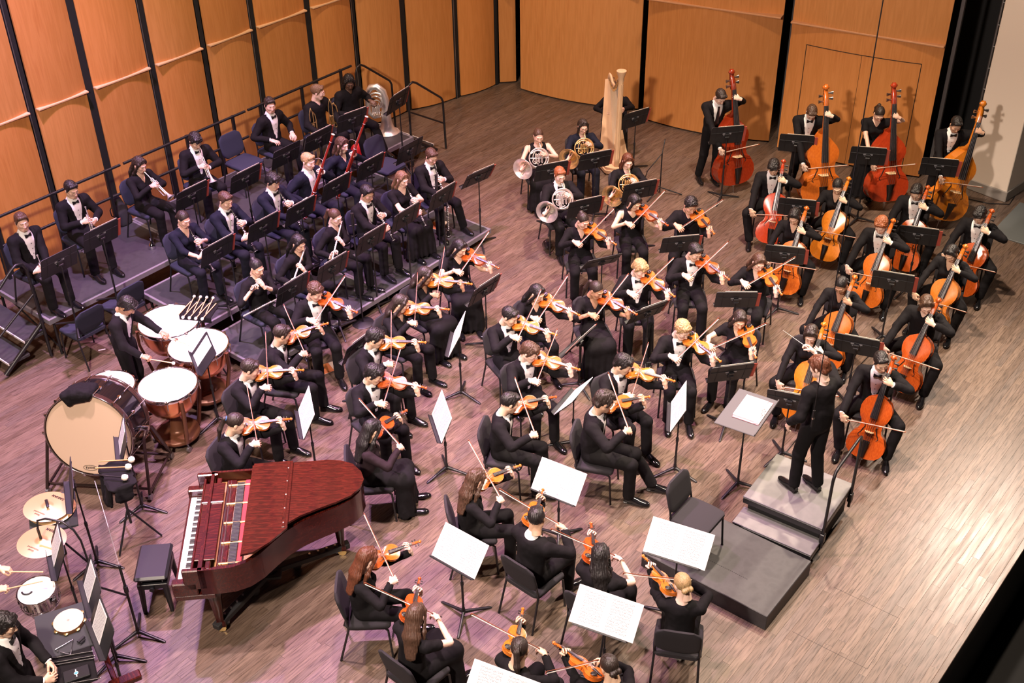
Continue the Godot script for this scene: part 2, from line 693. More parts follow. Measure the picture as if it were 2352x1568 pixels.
func tpl_hand(key: String, curl: Array, thumb: Vector3) -> void:
	sd_new(Vector3(-.085, -.10, -.20), Vector3(.065, .04, .035), .0054)
	sd_cap(Vector3(0, 0, .03), Vector3(0, 0, -.02), .025, .026, .01, Vector3(1.05, .8, 1))
	sd_cap(Vector3(-.018, -.002, -.04), Vector3(-.022, -.002, -.082), .020, .014, .015, Vector3(1, .8, 1))
	sd_cap(Vector3(.016, -.002, -.04), Vector3(.020, -.002, -.076), .020, .013, .02, Vector3(1, .8, 1))
	sd_cap(Vector3(-.01, -.004, -.03), Vector3(.01, -.002, -.075), .018, .014, .02, Vector3(1, .85, 1))
	var xs := [-.032, -.0105, .0105, .030]
	var ln := [.072, .081, .076, .060]
	var zb := [-.086, -.091, -.088, -.080]
	for i in 4:
		var p := Vector3(xs[i], 0, zb[i])
		var an := 0.0
		var fan: float = (i - 1.5) * .085
		var rr := .0092 if i < 3 else .0082
		for s in 3:
			an += deg_to_rad(curl[s] + i * 3.0)
			var l: float = ln[i] * [.46, .31, .23][s]
			var q := p + Vector3(sin(fan) * cos(an), -sin(an), -cos(fan) * cos(an)) * l
			sd_cap(p, q, rr, rr - .0009, .004)
			rr -= .0009
			p = q
	var t0 := Vector3(-.022, -.008, -.022)
	var t1 := t0 + Vector3(-.62, -.30, -.72).normalized() * .042
	var t2 := t1 + thumb.normalized() * .034
	var t3 := t2 + (thumb.normalized() + Vector3(.25, -.1, 0)).normalized() * .026
	sd_cap(t0, t1, .016, .012, .012)
	sd_cap(t1, t2, .0115, .0105, .004)
	sd_cap(t2, t3, .0105, .009, .003)
	var d := sd_mesh()
	TP[key + "R"] = d
	var m := {"v": Transform3D(Basis.from_scale(Vector3(-1, 1, 1)), Vector3.ZERO) * d.v, "n": Transform3D(Basis.from_scale(Vector3(-1, 1, 1)), Vector3.ZERO) * d.n}
	var ix: PackedInt32Array = d.i.duplicate()
	ix.reverse()
	m.i = ix
	TP[key + "L"] = m

func tpl_hair() -> void:
	var cn := FastNoiseLite.new()
	cn.frequency = 38.0
	cn.seed = 5
	var st := FastNoiseLite.new()
	st.frequency = 30.0
	st.seed = 8
	for key in ["short", "mop", "curly", "tight", "bun", "lowbun", "ponytail", "long", "wavy", "bob", "braids"]:
		var drop := -.42 if key in ["long", "wavy", "braids", "ponytail"] else (-.17 if key == "bob" else -.14)
		sd_new(Vector3(-.135, drop, -.15), Vector3(.135, .17, .21), .0068)
		var f := 1.0
		if key in ["tight", "bun", "lowbun", "ponytail"]:
			sd_ell(Vector3(0, .032, .02), Vector3(.078, .089, .097), .01)
		elif key == "curly":
			sd_ell(Vector3(0, .046, .018), Vector3(.09, .094, .104), .01)
		elif key == "mop":
			sd_ell(Vector3(0, .040, .018), Vector3(.086, .094, .106), .01)
		else:
			sd_ell(Vector3(0, .036, .019), Vector3(.081, .090, .101), .01)
		var fl := -.022 if key in ["short", "tight", "bun", "lowbun", "ponytail"] else -.030
		sd_fn(func(p: Vector3, d: float) -> float:
			d = maxf(d, -(p.y * .50 + p.z * .86 - fl))          # the hairline rises from the nape to the forehead
			d = maxf(d, -(p.y + .065 + (p.z - .05) * .15))
			return d, 6.0)
		if key in ["short", "mop", "curly"]:
			sd_cap(Vector3(-.045, .082, -.058), Vector3(.04, .088, -.06), .02, .021, .03)
			for s in [-1, 1]:
				sd_cap(Vector3(s * .074, .03, -.02), Vector3(s * .075, -.02, -.008), .009, .006, .012)
		if key == "mop":
			sd_cap(Vector3(-.05, .068, -.075), Vector3(.03, .055, -.088), .016, .016, .02)
			sd_cap(Vector3(-.07, .04, -.03), Vector3(-.075, -.02, .0), .016, .012, .02)
			sd_cap(Vector3(.07, .04, -.03), Vector3(.075, -.02, .0), .016, .012, .02)
			sd_cap(Vector3(-.04, -.03, .085), Vector3(.04, -.03, .085), .03, .03, .03)
		if key == "bun":
			sd_ell(Vector3(0, .085, .088), Vector3(.036, .034, .034), .012)
		if key == "lowbun":
			for s in [-1, 0, 1]:
				sd_ell(Vector3(s * .03, -.015 - absf(s) * .01, .105), Vector3(.03, .028, .028), .01)
		if key == "ponytail":
			sd_cap(Vector3(0, .04, .10), Vector3(0, .03, .135), .02, .024, .01)
			sd_cap(Vector3(0, .03, .135), Vector3(.01, -.10, .155), .026, .028, .02)
			sd_cap(Vector3(.01, -.10, .155), Vector3(.015, -.24, .135), .027, .012, .02)
		if key == "bob":
			sd_cap(Vector3(0, .0, .07), Vector3(0, -.09, .07), .06, .055, .03, Vector3(1.2, 1, .8))
			for s in [-1, 1]:
				sd_cap(Vector3(s * .066, .05, -.035), Vector3(s * .083, -.11, -.012), .019, .02, .02)
				sd_cap(Vector3(s * .03, .1, -.04), Vector3(s * .066, .05, -.035), .02, .018, .02)
		if key in ["long", "wavy", "braids"]:
			sd_cap(Vector3(0, .0, .068), Vector3(0, -.17, .105), .062, .066, .03, Vector3(1.25, 1, .8))
			sd_cap(Vector3(0, -.17, .105), Vector3(0, -.36, .125), .066, .04, .03, Vector3(1.35, 1, .6))
			for s in [-1, 1]:
				sd_cap(Vector3(s * .028, .098, -.045), Vector3(s * .068, .045, -.04), .019, .017, .02)
				sd_cap(Vector3(s * .068, .045, -.04), Vector3(s * .086, -.14, .02), .018, .022, .02)
				sd_cap(Vector3(s * .086, -.14, .02), Vector3(s * .085, -.30, .055), .024, .014, .02)
		var amp: float = {"curly": .012, "wavy": .009, "braids": .010, "mop": .010, "short": .006, "bob": .005, "long": .005}.get(key, .003)
		var kk: String = key
		sd_fn(func(p: Vector3, d: float) -> float:
			if kk in ["curly"]:
				return d - amp * cn.get_noise_3dv(p)
			if kk == "braids":
				return d - amp * sin(atan2(p.x, p.z - .02) * 17.0) * (.6 + .4 * sin(p.y * 160.0))
			return d - amp * st.get_noise_3d(p.x * 1.7, p.y * .45 + p.z * .4, p.z * 1.2) - .0018 * sin(atan2(p.x, p.z - .02) * 34.0 + p.y * 20.0))
		HAIR[key] = to_mesh(sd_mesh())

func build_templates() -> void:
	wrinkle.frequency = 11.0
	wrinkle.seed = 3
	wrinkle.fractal_octaves = 2
	fold.frequency = 7.0
	fold.seed = 11
	fold.fractal_octaves = 2
	rest_joints()
	tpl_body(false)
	tpl_body(true)
	tpl_top("jacket", false, 1.96, .60, .088, .465)
	tpl_top("blouse", true, 1.98, .88, .055, .50)
	tpl_top("shirtblack", false, 1.95, .97, .045, .50)
	tpl_top("threequarter", true, 1.35, .88, .06, .50)
	tpl_top("shortsleeve", true, .62, .92, .07, .50)
	tpl_top("sleeveless", true, 0.0, .93, .085, .50)
	tpl_shirt()
	tpl_legs(false)
	tpl_legs(true)
	tpl_head()
	tpl_hand("relax", [14, 24, 18], Vector3(-.1, -.35, -.9))
	tpl_hand("hold", [34, 48, 30], Vector3(.3, -.75, -.6))
	tpl_hand("wrap", [50, 62, 40], Vector3(.35, -.7, -.6))
	tpl_hair()
	# shoes and small wear
	for k in ["shoe", "flat"]:
		var b := MB.new()
		var rings := []
		var fl: bool = k == "flat"
		for q in [[.075, .030, .055], [.055, .036, .075], [.0, .036, .078 if not fl else .04], [-.05, .040, .062 if not fl else .035], [-.10, .046, .046 if not fl else .034], [-.15, .043, .036], [-.185, .030, .028], [-.20, .012, .018]]:
			var ring := PackedVector3Array()
			for j in 12:
				var an := TAU * j / 12.0
				ring.append(Vector3(cos(an) * q[1], maxf(sin(an), -.25) * q[2] * .8 + q[2] * .2, q[0]))
			rings.append(ring)
		b.loft(rings)
		TP[k] = b.mesh()
		var s := MB.new()
		var poly := []
		for j in 18:
			var an := TAU * j / 18.0
			poly.append(Vector2(sin(an) * (.040 + .008 * (cos(an) * -.5)), -.062 - cos(an) * .142))
		s.plate(poly, -.012, .003)
		s.box(Vector3(0, -.011, .05), Vector3(.062, .020, .055), .004)
		TP[k + "_sole"] = s.mesh()
	var g := MB.new()
	for s in [-1, 1]:
		g.torus(Vector3(s * .033, .002, -.108), Vector3(0, 0, 1), .021, .0013, 16, 5)
		g.tube([Vector3(s * .053, .006, -.106), Vector3(s * .076, .006, -.08), Vector3(s * .079, .002, .01)], .0013, 5)
	g.tube([Vector3(-.012, .004, -.109), Vector3(.012, .004, -.109)], .0013, 5)
	TP["glasses"] = g.mesh()
	var bt := MB.new()
	for s in [-1, 1]:
		bt.loft([quadring(Vector3(s * .004, 0, 0), .008, .008), quadring(Vector3(s * .022, 0, .001), .017, .008), quadring(Vector3(s * .045, 0, .006), .023, .007)])
	bt.box(Vector3.ZERO, Vector3(.016, .020, .018), .004)
	TP["bowtie"] = bt.mesh()
	var nt := MB.new()
	nt.loft([quadring2(Vector3(0, 0, 0), .016, .008), quadring2(Vector3(0, -.03, -.004), .012, .007), quadring2(Vector3(0, -.3, -.01), .035, .005), quadring2(Vector3(0, -.34, -.008), .012, .004)])
	TP["tie"] = nt.mesh()
	var cf := MB.new()
	cf.tube([Vector3(0, 0, -.010), Vector3(0, 0, .03)], [.0315, .0345], 12)
	TP["cuff"] = cf.mesh()
	var btn := MB.new()
	btn.lathe([Vector2(.006, 0), Vector2(.006, .003)], 8)
	TP["button"] = btn.mesh()

func quadring(c: Vector3, h: float, d: float) -> PackedVector3Array:
	return PackedVector3Array([c + Vector3(0, h, d), c + Vector3(0, h, -d), c + Vector3(0, -h, -d), c + Vector3(0, -h, d)])

func quadring2(c: Vector3, w: float, d: float) -> PackedVector3Array:
	return PackedVector3Array([c + Vector3(w, 0, d), c + Vector3(w, 0, -d), c + Vector3(-w, 0, -d), c + Vector3(-w, 0, d)])

# ---------------------------------------------------------------- people: posing
func hb(f: Vector3, pn: Vector3) -> Basis:        # a hand whose fingers point along f and whose palm faces pn
	var z := -f.normalized()
	var y := (-pn - z * (-pn).dot(z)).normalized()
	return Basis(y.cross(z), y, z)

func ik(a: Vector3, c: Vector3, l1: float, l2: float, pole: Vector3) -> Vector3:
	var d := c - a
	var l := clampf(d.length(), absf(l1 - l2) + .02, (l1 + l2) * .995)
	var dn := d.normalized()
	var x := (l1 * l1 - l2 * l2 + l * l) / (2.0 * l)
	var pv := (pole - dn * pole.dot(dn)).normalized()
	return a + dn * x + pv * sqrt(maxf(l1 * l1 - x * x, 0.0))

func bone_xf(a0: Vector3, b0: Vector3, a1: Vector3, b1: Vector3, rp: Basis) -> Transform3D:
	var d0 := (b0 - a0).normalized()
	var d1 := (b1 - a1).normalized()
	var m := rp * d0
	var r := Basis(Quaternion(m, d1)) * rp if m.dot(d1) > -.999 else rp
	var s := (b1 - a1).length() / (b0 - a0).length()
	# stretch along the bone only
	var st := Basis(Vector3(1 + (s - 1) * d0.x * d0.x, (s - 1) * d0.x * d0.y, (s - 1) * d0.x * d0.z), Vector3((s - 1) * d0.x * d0.y, 1 + (s - 1) * d0.y * d0.y, (s - 1) * d0.y * d0.z), Vector3((s - 1) * d0.x * d0.z, (s - 1) * d0.y * d0.z, 1 + (s - 1) * d0.z * d0.z))
	var bb := r * st
	return Transform3D(bb, a1 - bb * a0)

func skin(d: Dictionary, bx: Array) -> Dictionary:
	var vs := {}
	var ns := {}
	for b in d.bones:
		vs[b] = bx[b] * d.v
		ns[b] = Transform3D(bx[b].basis, Vector3.ZERO) * d.n
	var out := PackedVector3Array()
	var on := PackedVector3Array()
	var k: int = d.v.size()
	out.resize(k)
	on.resize(k)
	var b0: PackedInt32Array = d.b0
	var b1: PackedInt32Array = d.b1
	var w: PackedFloat32Array = d.w
	var va := []
	var na := []
	for b in 11:
		va.append(vs.get(b, PackedVector3Array()))
		na.append(ns.get(b, PackedVector3Array()))
	for i in k:
		var f := w[i]
		if f > .985:
			out[i] = va[b0[i]][i]
			on[i] = na[b0[i]][i]
		else:
			out[i] = va[b0[i]][i] * f + va[b1[i]][i] * (1.0 - f)
			on[i] = (na[b0[i]][i] * f + na[b1[i]][i] * (1.0 - f))
	return {"v": out, "n": on, "i": d.i}

func mouth(hd: Transform3D) -> Vector3:
	return hd * Vector3(0, -.07, -.098)

# ---------------------------------------------------------------- instruments: kits of [part name, mesh, material key]
var KIT := {}

func v3(a: Array) -> Vector3:
	return Vector3(a[0], a[1], a[2])

func string_kit(L: float, rib: float, arch: float, nl: float, sl: float, slope: bool, kind: String) -> Array:
	var o := [[0, .02], [.004, .10], [.03, .19], [.09, .255], [.17, .288], [.26, .285], [.33, .255], [.385, .225], [.40, .205], [.43, .178], [.49, .160], [.55, .158], [.60, .175], [.625, .198], [.66, .212], [.72, .230], [.79, .234], [.86, .218], [.92, .18], [.965, .115], [.99, .05], [1.0, .03]]
	if slope:
		o = [[0, .02], [.004, .11], [.03, .20], [.09, .265], [.17, .298], [.26, .295], [.33, .265], [.385, .235], [.40, .215], [.43, .188], [.49, .172], [.55, .170], [.60, .185], [.625, .205], [.66, .218], [.70, .228], [.76, .222], [.82, .19], [.88, .14], [.94, .085], [.98, .05], [1.0, .035]]
	var half := o.size()
	var ring0 := []
	for i in half:
		ring0.append(Vector2(o[i][1] * L, -o[i][0] * L))
	for i in range(half - 1, -1, -1):
		ring0.append(Vector2(-o[i][1] * L, -o[i][0] * L))
	var zc := -.5 * L
	var mk := func(s: float, y: float) -> PackedVector3Array:
		var r := PackedVector3Array()
		for p in ring0:
			r.append(Vector3(p.x * s, y, zc + (p.y - zc) * s))
		return r
	var e := L * .008
	var kit := []
	var b := MB.new()
	b.loft([mk.call(.04, -rib - arch), mk.call(.4, -rib - arch * .84), mk.call(.75, -rib - arch * .42), mk.call(.97, -rib - e), mk.call(1.0, -rib - e), mk.call(1.0, -rib - e), mk.call(1.0, -rib), mk.call(1.0, -rib), mk.call(.975, -rib), mk.call(.975, -rib), mk.call(.975, 0)], true, false)
	kit.append(["ribs_and_back", b.mesh(), "varnish"])
	b = MB.new()
	b.loft([mk.call(.975, 0), mk.call(1.0, 0), mk.call(1.0, 0), mk.call(1.0, e), mk.call(1.0, e), mk.call(.96, e), mk.call(.75, arch * .42), mk.call(.4, arch * .84), mk.call(.04, arch)], false, true)
	kit.append(["top_plate", b.mesh(), "varnish"])
	var ah := func(z: float, x: float) -> float:
		return arch * clampf(1.0 - pow(maxf(absf(x) / (L * .24), absf(z - zc) / (L * .52)), 2.0), 0.1, 1.0) + L * .004
	b = MB.new()
	for s in [-1, 1]:
		var pts := []
		for q in [[.13, .33], [.15, .345], [.148, .37], [.125, .40], [.11, .44], [.095, .48], [.082, .51], [.09, .53], [.105, .525]]:
			pts.append(Vector3(s * q[0] * L, ah.call(-q[1] * L, q[0] * L), -q[1] * L))
		b.tube(pts, [L * .006, L * .007, L * .006, L * .008, L * .009, L * .008, L * .006, L * .007, L * .006], 5, true, .5)
	kit.append(["f_hole", b.mesh(), "ebony"])
	var bz := -.435 * L
	var bh := L * (.10 if not slope else .13)
	var nut := -(L + nl)
	var nh := L * .035
	b = MB.new()       # neck, heel, pegbox and scroll
	b.tube([Vector3(0, -rib * .8, -L * .985), Vector3(0, -rib * .3, -L - nl * .06), Vector3(0, nh - L * .03, -L - nl * .25), Vector3(0, nh - L * .03, nut)], [L * .038, L * .036, L * .033, L * .031], 10)
	b.loft([boxring(Vector3(0, nh - L * .03, nut), L * .033, L * .03), boxring(Vector3(0, nh - L * .055, nut - sl * .5), L * .03, L * .034), boxring(Vector3(0, nh - L * .075, nut - sl * .82), L * .02, L * .024)])
	b.t = Transform3D(Basis(Vector3(0, 0, 1), PI / 2), Vector3(0, nh - L * .06, nut - sl * .88))
	b.lathe([Vector2(L * .012, -L * .048), Vector2(L * .02, -L * .042), Vector2(L * .03, -L * .022), Vector2(L * .044, -L * .018), Vector2(L * .044, L * .018), Vector2(L * .03, L * .022), Vector2(L * .02, L * .042), Vector2(L * .012, L * .048)], 14)
	b.t = Transform3D()
	kit.append(["neck_and_scroll", b.mesh(), "varnish"])
	b = MB.new()       # fingerboard
	var fe := -.66 * L if not slope else -.62 * L
	var fr := []
	for q in [[nut, .032, nh], [fe, .058 if not slope else .05, bh * .74]]:
		var r := PackedVector3Array()
		for a in [[-1, -.22], [-1, -.05], [-.5, .06], [0, .1], [.5, .06], [1, -.05], [1, -.22]]:
			r.append(Vector3(a[0] * q[1] * L, q[2] + a[1] * q[1] * L, q[0]))
		fr.append(r)
	b.loft(fr)
	kit.append(["fingerboard", b.mesh(), "fingerboard"])
	b = MB.new()
	var pr := []
	for q in [[arch * .8, .07, .010], [arch + (bh - arch) * .5, .058, .008], [bh, .05, .004]]:
		pr.append(PackedVector3Array([Vector3(-q[1] * L, q[0], bz - q[2] * L), Vector3(q[1] * L, q[0], bz - q[2] * L), Vector3(q[1] * L, q[0], bz + q[2] * L), Vector3(-q[1] * L, q[0], bz + q[2] * L)]))
	b.loft(pr)
	kit.append(["bridge", b.mesh(), "maple"])
	b = MB.new()
	var ty := bh * .55
	var tr := []
	for q in [[-.02, .028, arch * .5 + L * .01], [-.10, .036, ty * .8], [-.30 if not slope else -.27, .062, ty + L * .012]]:
		tr.append(PackedVector3Array([Vector3(-q[1] * L, q[2], q[0] * L), Vector3(0, q[2] + L * .014, q[0] * L), Vector3(q[1] * L, q[2], q[0] * L), Vector3(0, q[2] - L * .01, q[0] * L)]))
	b.loft(tr)
	kit.append(["tailpiece", b.mesh(), "ebony"])
	b = MB.new()
	for i in 4:
		var u: float = (i - 1.5) / 1.5
		var rr := maxf(L * .0028, .0009) if not slope else L * .002
		b.tube([Vector3(u * .045 * L, ty + L * .016, -.27 * L), Vector3(u * .046 * L, bh + L * .003, bz), Vector3(u * .024 * L, nh + L * .006, nut), Vector3(u * .012 * L, nh - L * .02, nut - sl * .4)], rr, 4)
	kit.append(["strings", b.mesh(), "steel"])
	b = MB.new()
	for i in 4:
		var zz := nut - sl * (.18 + .14 * i)
		var s := 1.0 if i % 2 else -1.0
		b.tube([Vector3(-s * L * .03, nh - L * .05, zz), Vector3(s * L * .055, nh - L * .05, zz), Vector3(s * L * .10, nh - L * .05, zz)], [L * .011, L * .012, L * .026], 6, true, .6)
	kit.append(["tuning_pegs", b.mesh(), "ebony" if not slope else "steel"])
	if kind == "violin":
		b = MB.new()
		var cr := []
		for q in [[.1, .02], [.5, .022], [.85, .02], [1.0, .012]]:
			var r := PackedVector3Array()
			for j in 14:
				var an := TAU * j / 14.0
				r.append(Vector3(-.062 + cos(an) * .034 * q[0], q[1] + .012 if q[0] > .8 else q[1] + .008, -.045 + sin(an) * .03 * q[0]))
			cr.append(r)
		b.loft(cr)
		kit.append(["chin_rest", b.mesh(), "ebony"])
	else:
		b = MB.new()
		b.tube([Vector3(0, -rib * .5, .0), Vector3(0, -rib * .5, L * .04)], L * .025, 10)
		b.tube([Vector3(0, -rib * .5, .03), Vector3(0, -rib * .5, .22 if not slope else .16)], .005, 8)
		kit.append(["endpin", b.mesh(), "steel"])
	return kit

func boxring(c: Vector3, w: float, h: float) -> PackedVector3Array:
	return PackedVector3Array([c + Vector3(-w, -h, 0), c + Vector3(-w, h, 0), c + Vector3(w, h, 0), c + Vector3(w, -h, 0)])

func bow_kit(len: float, th: float) -> Array:        # the frog at the origin, the tip along -z, the hair below
	var kit := []
	var b := MB.new()
	var pts := []
	for i in 9:
		var t := i / 8.0
		pts.append(Vector3(0, .014 * th - .010 * th * sin(t * PI) , -t * len + .02))
	pts.append(Vector3(0, .004 * th, -len + .008))
	b.tube(pts, .0036 * th, 6)
	b.box(Vector3(0, .002, -len + .014), Vector3(.006, .020, .014) * th, .002)
	kit.append(["stick", b.mesh(), "bowwood"])
	b = MB.new()
	b.box(Vector3(0, .0, -.03), Vector3(.010 * th, .022 * th, .045), .003)
	b.tube([Vector3(0, .014 * th, .02), Vector3(0, .014 * th, .038)], .0045 * th, 6)
	kit.append(["frog", b.mesh(), "ebony"])
	b = MB.new()
	b.box(Vector3(0, -.008 * th, -len * .5 - .01), Vector3(.009 * th, .0016, len - .06))
	kit.append(["horsehair", b.mesh(), "horsehair"])
	return kit

func keys(b: MB, a: Vector3, d: Vector3, up: Vector3, l0: float, l1: float, n: int, r: float, rad: float) -> void:
	var side := d.cross(up).normalized()
	for i in n:
		var q := a + d * lerpf(l0, l1, float(i) / (n - 1)) + up * rad
		b.t = frame(q, up, d) * Transform3D(Basis(Vector3(1, 0, 0), -PI / 2), Vector3.ZERO)
		b.lathe([Vector2(r, 0), Vector2(r, .004), Vector2(r * .5, .006)], 8)
	b.t = Transform3D()
	for s in [-1, 1]:
		b.tube([a + d * l0 + (up * .7 + side * s * .75) * rad, a + d * l1 + (up * .7 + side * s * .75) * rad], .0022, 5)

func make_kits() -> void:
	KIT.violin = string_kit(.356, .031, .016, .130, .105, false, "violin")
	KIT.cello = string_kit(.755, .115, .030, .285, .20, false, "cello")
	KIT.bass = string_kit(1.10, .19, .045, .44, .30, true, "bass")
	KIT.bow = bow_kit(.745, 1.0)
	KIT.cello_bow = bow_kit(.71, 1.35)
	var up := Vector3.UP
	var fw := Vector3(0, 0, -1)
	# clarinet: mouthpiece tip at the origin, bell along -z
	var b := MB.new()
	b.tube([Vector3(0, 0, 0), fw * .03, fw * .075, fw * .08, fw * .13, fw * .135, fw * .34, fw * .345, fw * .56, fw * .57, fw * .62, fw * .66], [.005, .010, .0135, .015, .015, .0135, .0135, .0145, .0145, .016, .022, .034], 12)
	var k := MB.new()
	keys(k, Vector3.ZERO, fw, up, .17, .31, 6, .009, .014)
	keys(k, Vector3.ZERO, fw, up, .36, .54, 7, .0105, .0145)
	k.torus(fw * .135, fw, .0145, .0025, 14, 5)
	k.torus(fw * .342, fw, .0148, .0025, 14, 5)
	k.torus(fw * .565, fw, .0158, .0025, 14, 5)
	k.torus(fw * .66, fw, .0335, .002, 18, 5)
	KIT.clarinet = [["tube_body", b.mesh(), "blackwood"], ["keywork", k.mesh(), "silver"]]
	b = MB.new()
	b.tube([Vector3(0, 0, 0), fw * .04, fw * .07, fw * .075, fw * .3, fw * .305, fw * .53, fw * .56, fw * .62], [.003, .004, .005, .010, .011, .0125, .0135, .016, .0235], 12)
	k = MB.new()
	keys(k, Vector3.ZERO, fw, up, .12, .29, 8, .008, .0115)
	keys(k, Vector3.ZERO, fw, up, .32, .54, 9, .009, .014)
	k.torus(fw * .302, fw, .0135, .0025, 14, 5)
	k.torus(fw * .62, fw, .023, .002, 16, 5)
	KIT.oboe = [["tube_body", b.mesh(), "blackwood"], ["keywork", k.mesh(), "silver"]]
	# flute: embouchure at the origin, foot along -z
	b = MB.new()
	b.tube([fw * -.06, fw * .14], .0105, 12)
	b.tube([fw * .14, fw * .17], .0125, 12)
	b.tube([fw * .17, fw * .60], .0098, 12)
	b.t = Transform3D(Basis(), Vector3(0, .009, 0))
	b.box(Vector3.ZERO, Vector3(.018, .007, .026), .003)
	b.t = Transform3D()
	k = MB.new()
	keys(k, Vector3.ZERO, fw, up, .2, .58, 15, .0088, .0095)
	KIT.flute = [["tube_body", b.mesh(), "silver"], ["keywork", k.mesh(), "silver"]]
	b = MB.new()
	b.tube([fw * -.03, fw * .09], .0085, 10)
	b.tube([fw * .09, fw * .27], .0075, 10)
	k = MB.new()
	keys(k, Vector3.ZERO, fw, up, .10, .26, 9, .006, .008)
	KIT.piccolo = [["tube_body", b.mesh(), "blackwood"], ["keywork", k.mesh(), "silver"]]
	# trumpet: mouthpiece at the origin, bell along -z
	b = MB.new()
	b.tube([Vector3(0, 0, 0), fw * .012, fw * .03, fw * .08], [.0135, .012, .0065, .0045], 10)
	b.tube([fw * .07, fw * .40], .0062, 8)
	b.torus(Vector3(0, -.028, -.40), Vector3(1, 0, 0), .028, .0062, 12, 8, -PI / 2 + PI, PI / 2 + PI)
	b.tube([Vector3(0, -.056, -.40), Vector3(0, -.056, -.22)], .0062, 8)
	b.tube([Vector3(-.022, 0, -.13), Vector3(-.022, 0, -.30), Vector3(-.022, 0, -.40), Vector3(-.022, 0, -.46), Vector3(-.022, 0, -.49), Vector3(-.022, 0, -.505)], [.0062, .0075, .012, .022, .042, .061], 20, false)
	b.torus(Vector3(-.022, 0, -.505), fw, .061, .002, 24, 5)
	b.tube([Vector3(-.022, 0, -.13), Vector3(-.022, -.03, -.10), Vector3(-.022, -.056, -.13), Vector3(-.022, -.056, -.2)], .0062, 8)
	for i in 3:
		b.tube([Vector3(-.006, -.085, -.205 - i * .022), Vector3(-.006, .03, -.205 - i * .022)], .0095, 10)
		b.tube([Vector3(-.006, .03, -.205 - i * .022), Vector3(-.006, .05, -.205 - i * .022), Vector3(-.006, .052, -.205 - i * .022)], [.003, .003, .007], 8)
	KIT.trumpet = [["tubing_and_bell", b.mesh(), "silver"]]
	# french horn: mouthpiece at the origin; coil ahead and below, bell to the player's right
	b = MB.new()
	b.tube([Vector3(0, 0, 0), Vector3(0, -.012, -.012), Vector3(0, -.03, -.03), Vector3(.0, -.08, -.12), Vector3(.02, -.12, -.19)], [.011, .008, .005, .006, .007], 8)
	var hc := Vector3(.06, -.15, -.20)
	var hx := Vector3(.15, .30, -.94).normalized()
	b.torus(hc, hx, .15, .011, 32, 8)
	b.torus(hc + Vector3(.018, -.012, 0) + hx * .014, hx, .128, .010, 30, 8, .6, 5.6)
	b.torus(hc + Vector3(-.02, .012, 0) - hx * .012, hx, .112, .008, 28, 8, 2.2, 7.6)
	var hu := Vector3(1, 0, .16).normalized()
	var hv := hx.cross(hu).normalized()
	for i in 3:                       # valve slides: hairpins in two banks
		for sd in [-1.0, 1.0]:
			var o0: Vector3 = hc + hu * (-.055 + i * .045) + hx * (.018 * sd)
			b.tube([o0 + hv * .005, o0 + hv * .06 * sd, o0 + hv * .075 * sd + hu * .008, o0 + hv * .06 * sd + hu * .018, o0 + hv * .005 + hu * .018], .0058, 7)
	b.torus(hc + hu * .06 + hv * .05, hx, .038, .007, 16, 6)
	b.torus(hc - hu * .07 - hv * .05, hx, .034, .007, 16, 6)
	b.tube([hc - hu * .14, hc - hu * .05 + hx * .02, hc + hu * .05 + hx * .02, hc + hu * .13], .007, 7)
	for i in 4:
		b.t = Transform3D(Basis(), hc + Vector3(-.03 + i * .028, .05, -.02))
		b.lathe([Vector2(.012, -.02), Vector2(.013, .02), Vector2(.006, .025)], 10)
	b.t = Transform3D()
	b.tube([hc + Vector3(-.05, -.13, .02), hc + Vector3(.03, -.165, .02), hc + Vector3(.11, -.16, .01), hc + Vector3(.17, -.12, -.01), hc + Vector3(.205, -.085, -.03)], [.012, .018, .028, .045, .06], 16)
	KIT.horn = [["coiled_tubing", b.mesh(), "horn"]]
	b = MB.new()
	var bp := hc + Vector3(.19, -.10, -.02)
	var bd := Vector3(.55, .05, -.62).normalized()
	b.tube([bp, bp + bd * .05, bp + bd * .10, bp + bd * .135, bp + bd * .15], [.045, .064, .095, .135, .165], 28, false)
	b.torus(bp + bd * .15, bd, .165, .003, 32, 5)
	KIT.horn.append(["bell", b.mesh(), "horn"])
	# bassoon: boot at the origin, top along -z, bocal towards +y
	b = MB.new()
	b.tube([fw * 0.0, fw * .02, fw * .44, fw * .45], [.024, .03, .03, .028], 14, true, .7)
	b.tube([Vector3(.014, 0, -.44), Vector3(.014, 0, -1.22), Vector3(.014, 0, -1.25), Vector3(.014, 0, -1.33), Vector3(.014, 0, -1.335)], [.018, .016, .02, .018, .022], 12)
	b.tube([Vector3(-.018, 0, -.44), Vector3(-.018, 0, -.80)], .014, 10)
	k = MB.new()
	for z in [.03, .44, .82, 1.22]:
		k.torus(fw * z + Vector3(.012 if z > .5 else 0.0, 0, 0), fw, .03 if z < .5 else .018, .004, 16, 6)
	keys(k, Vector3(.008, 0, 0), fw, up, .08, .42, 9, .011, .026)
	keys(k, Vector3(.014, 0, 0), fw, up, .5, 1.15, 11, .010, .018)
	k.tube([Vector3(-.018, 0, -.80), Vector3(-.025, .02, -.86), Vector3(-.04, .09, -.90), Vector3(-.05, .17, -.885), Vector3(-.055, .235, -.84)], [.005, .0045, .004, .0035, .003], 8)
	KIT.bassoon = [["wooden_joints", b.mesh(), "bassoonwood"], ["keywork", k.mesh(), "silver"]]
	b = MB.new()
	b.torus(Vector3(.014, 0, -1.335), fw, .021, .006, 18, 8)
	KIT.bassoon.append(["ivory_ring", b.mesh(), "ivory"])
	# trombone standing bell down: the bell rim at the origin, tubing up +y
	b = MB.new()
	b.tube([Vector3(0, .004, 0), Vector3(0, .02, 0), Vector3(0, .06, 0), Vector3(0, .14, 0), Vector3(0, .3, 0), Vector3(0, .5, 0)], [.118, .09, .055, .032, .016, .010], 26, false)
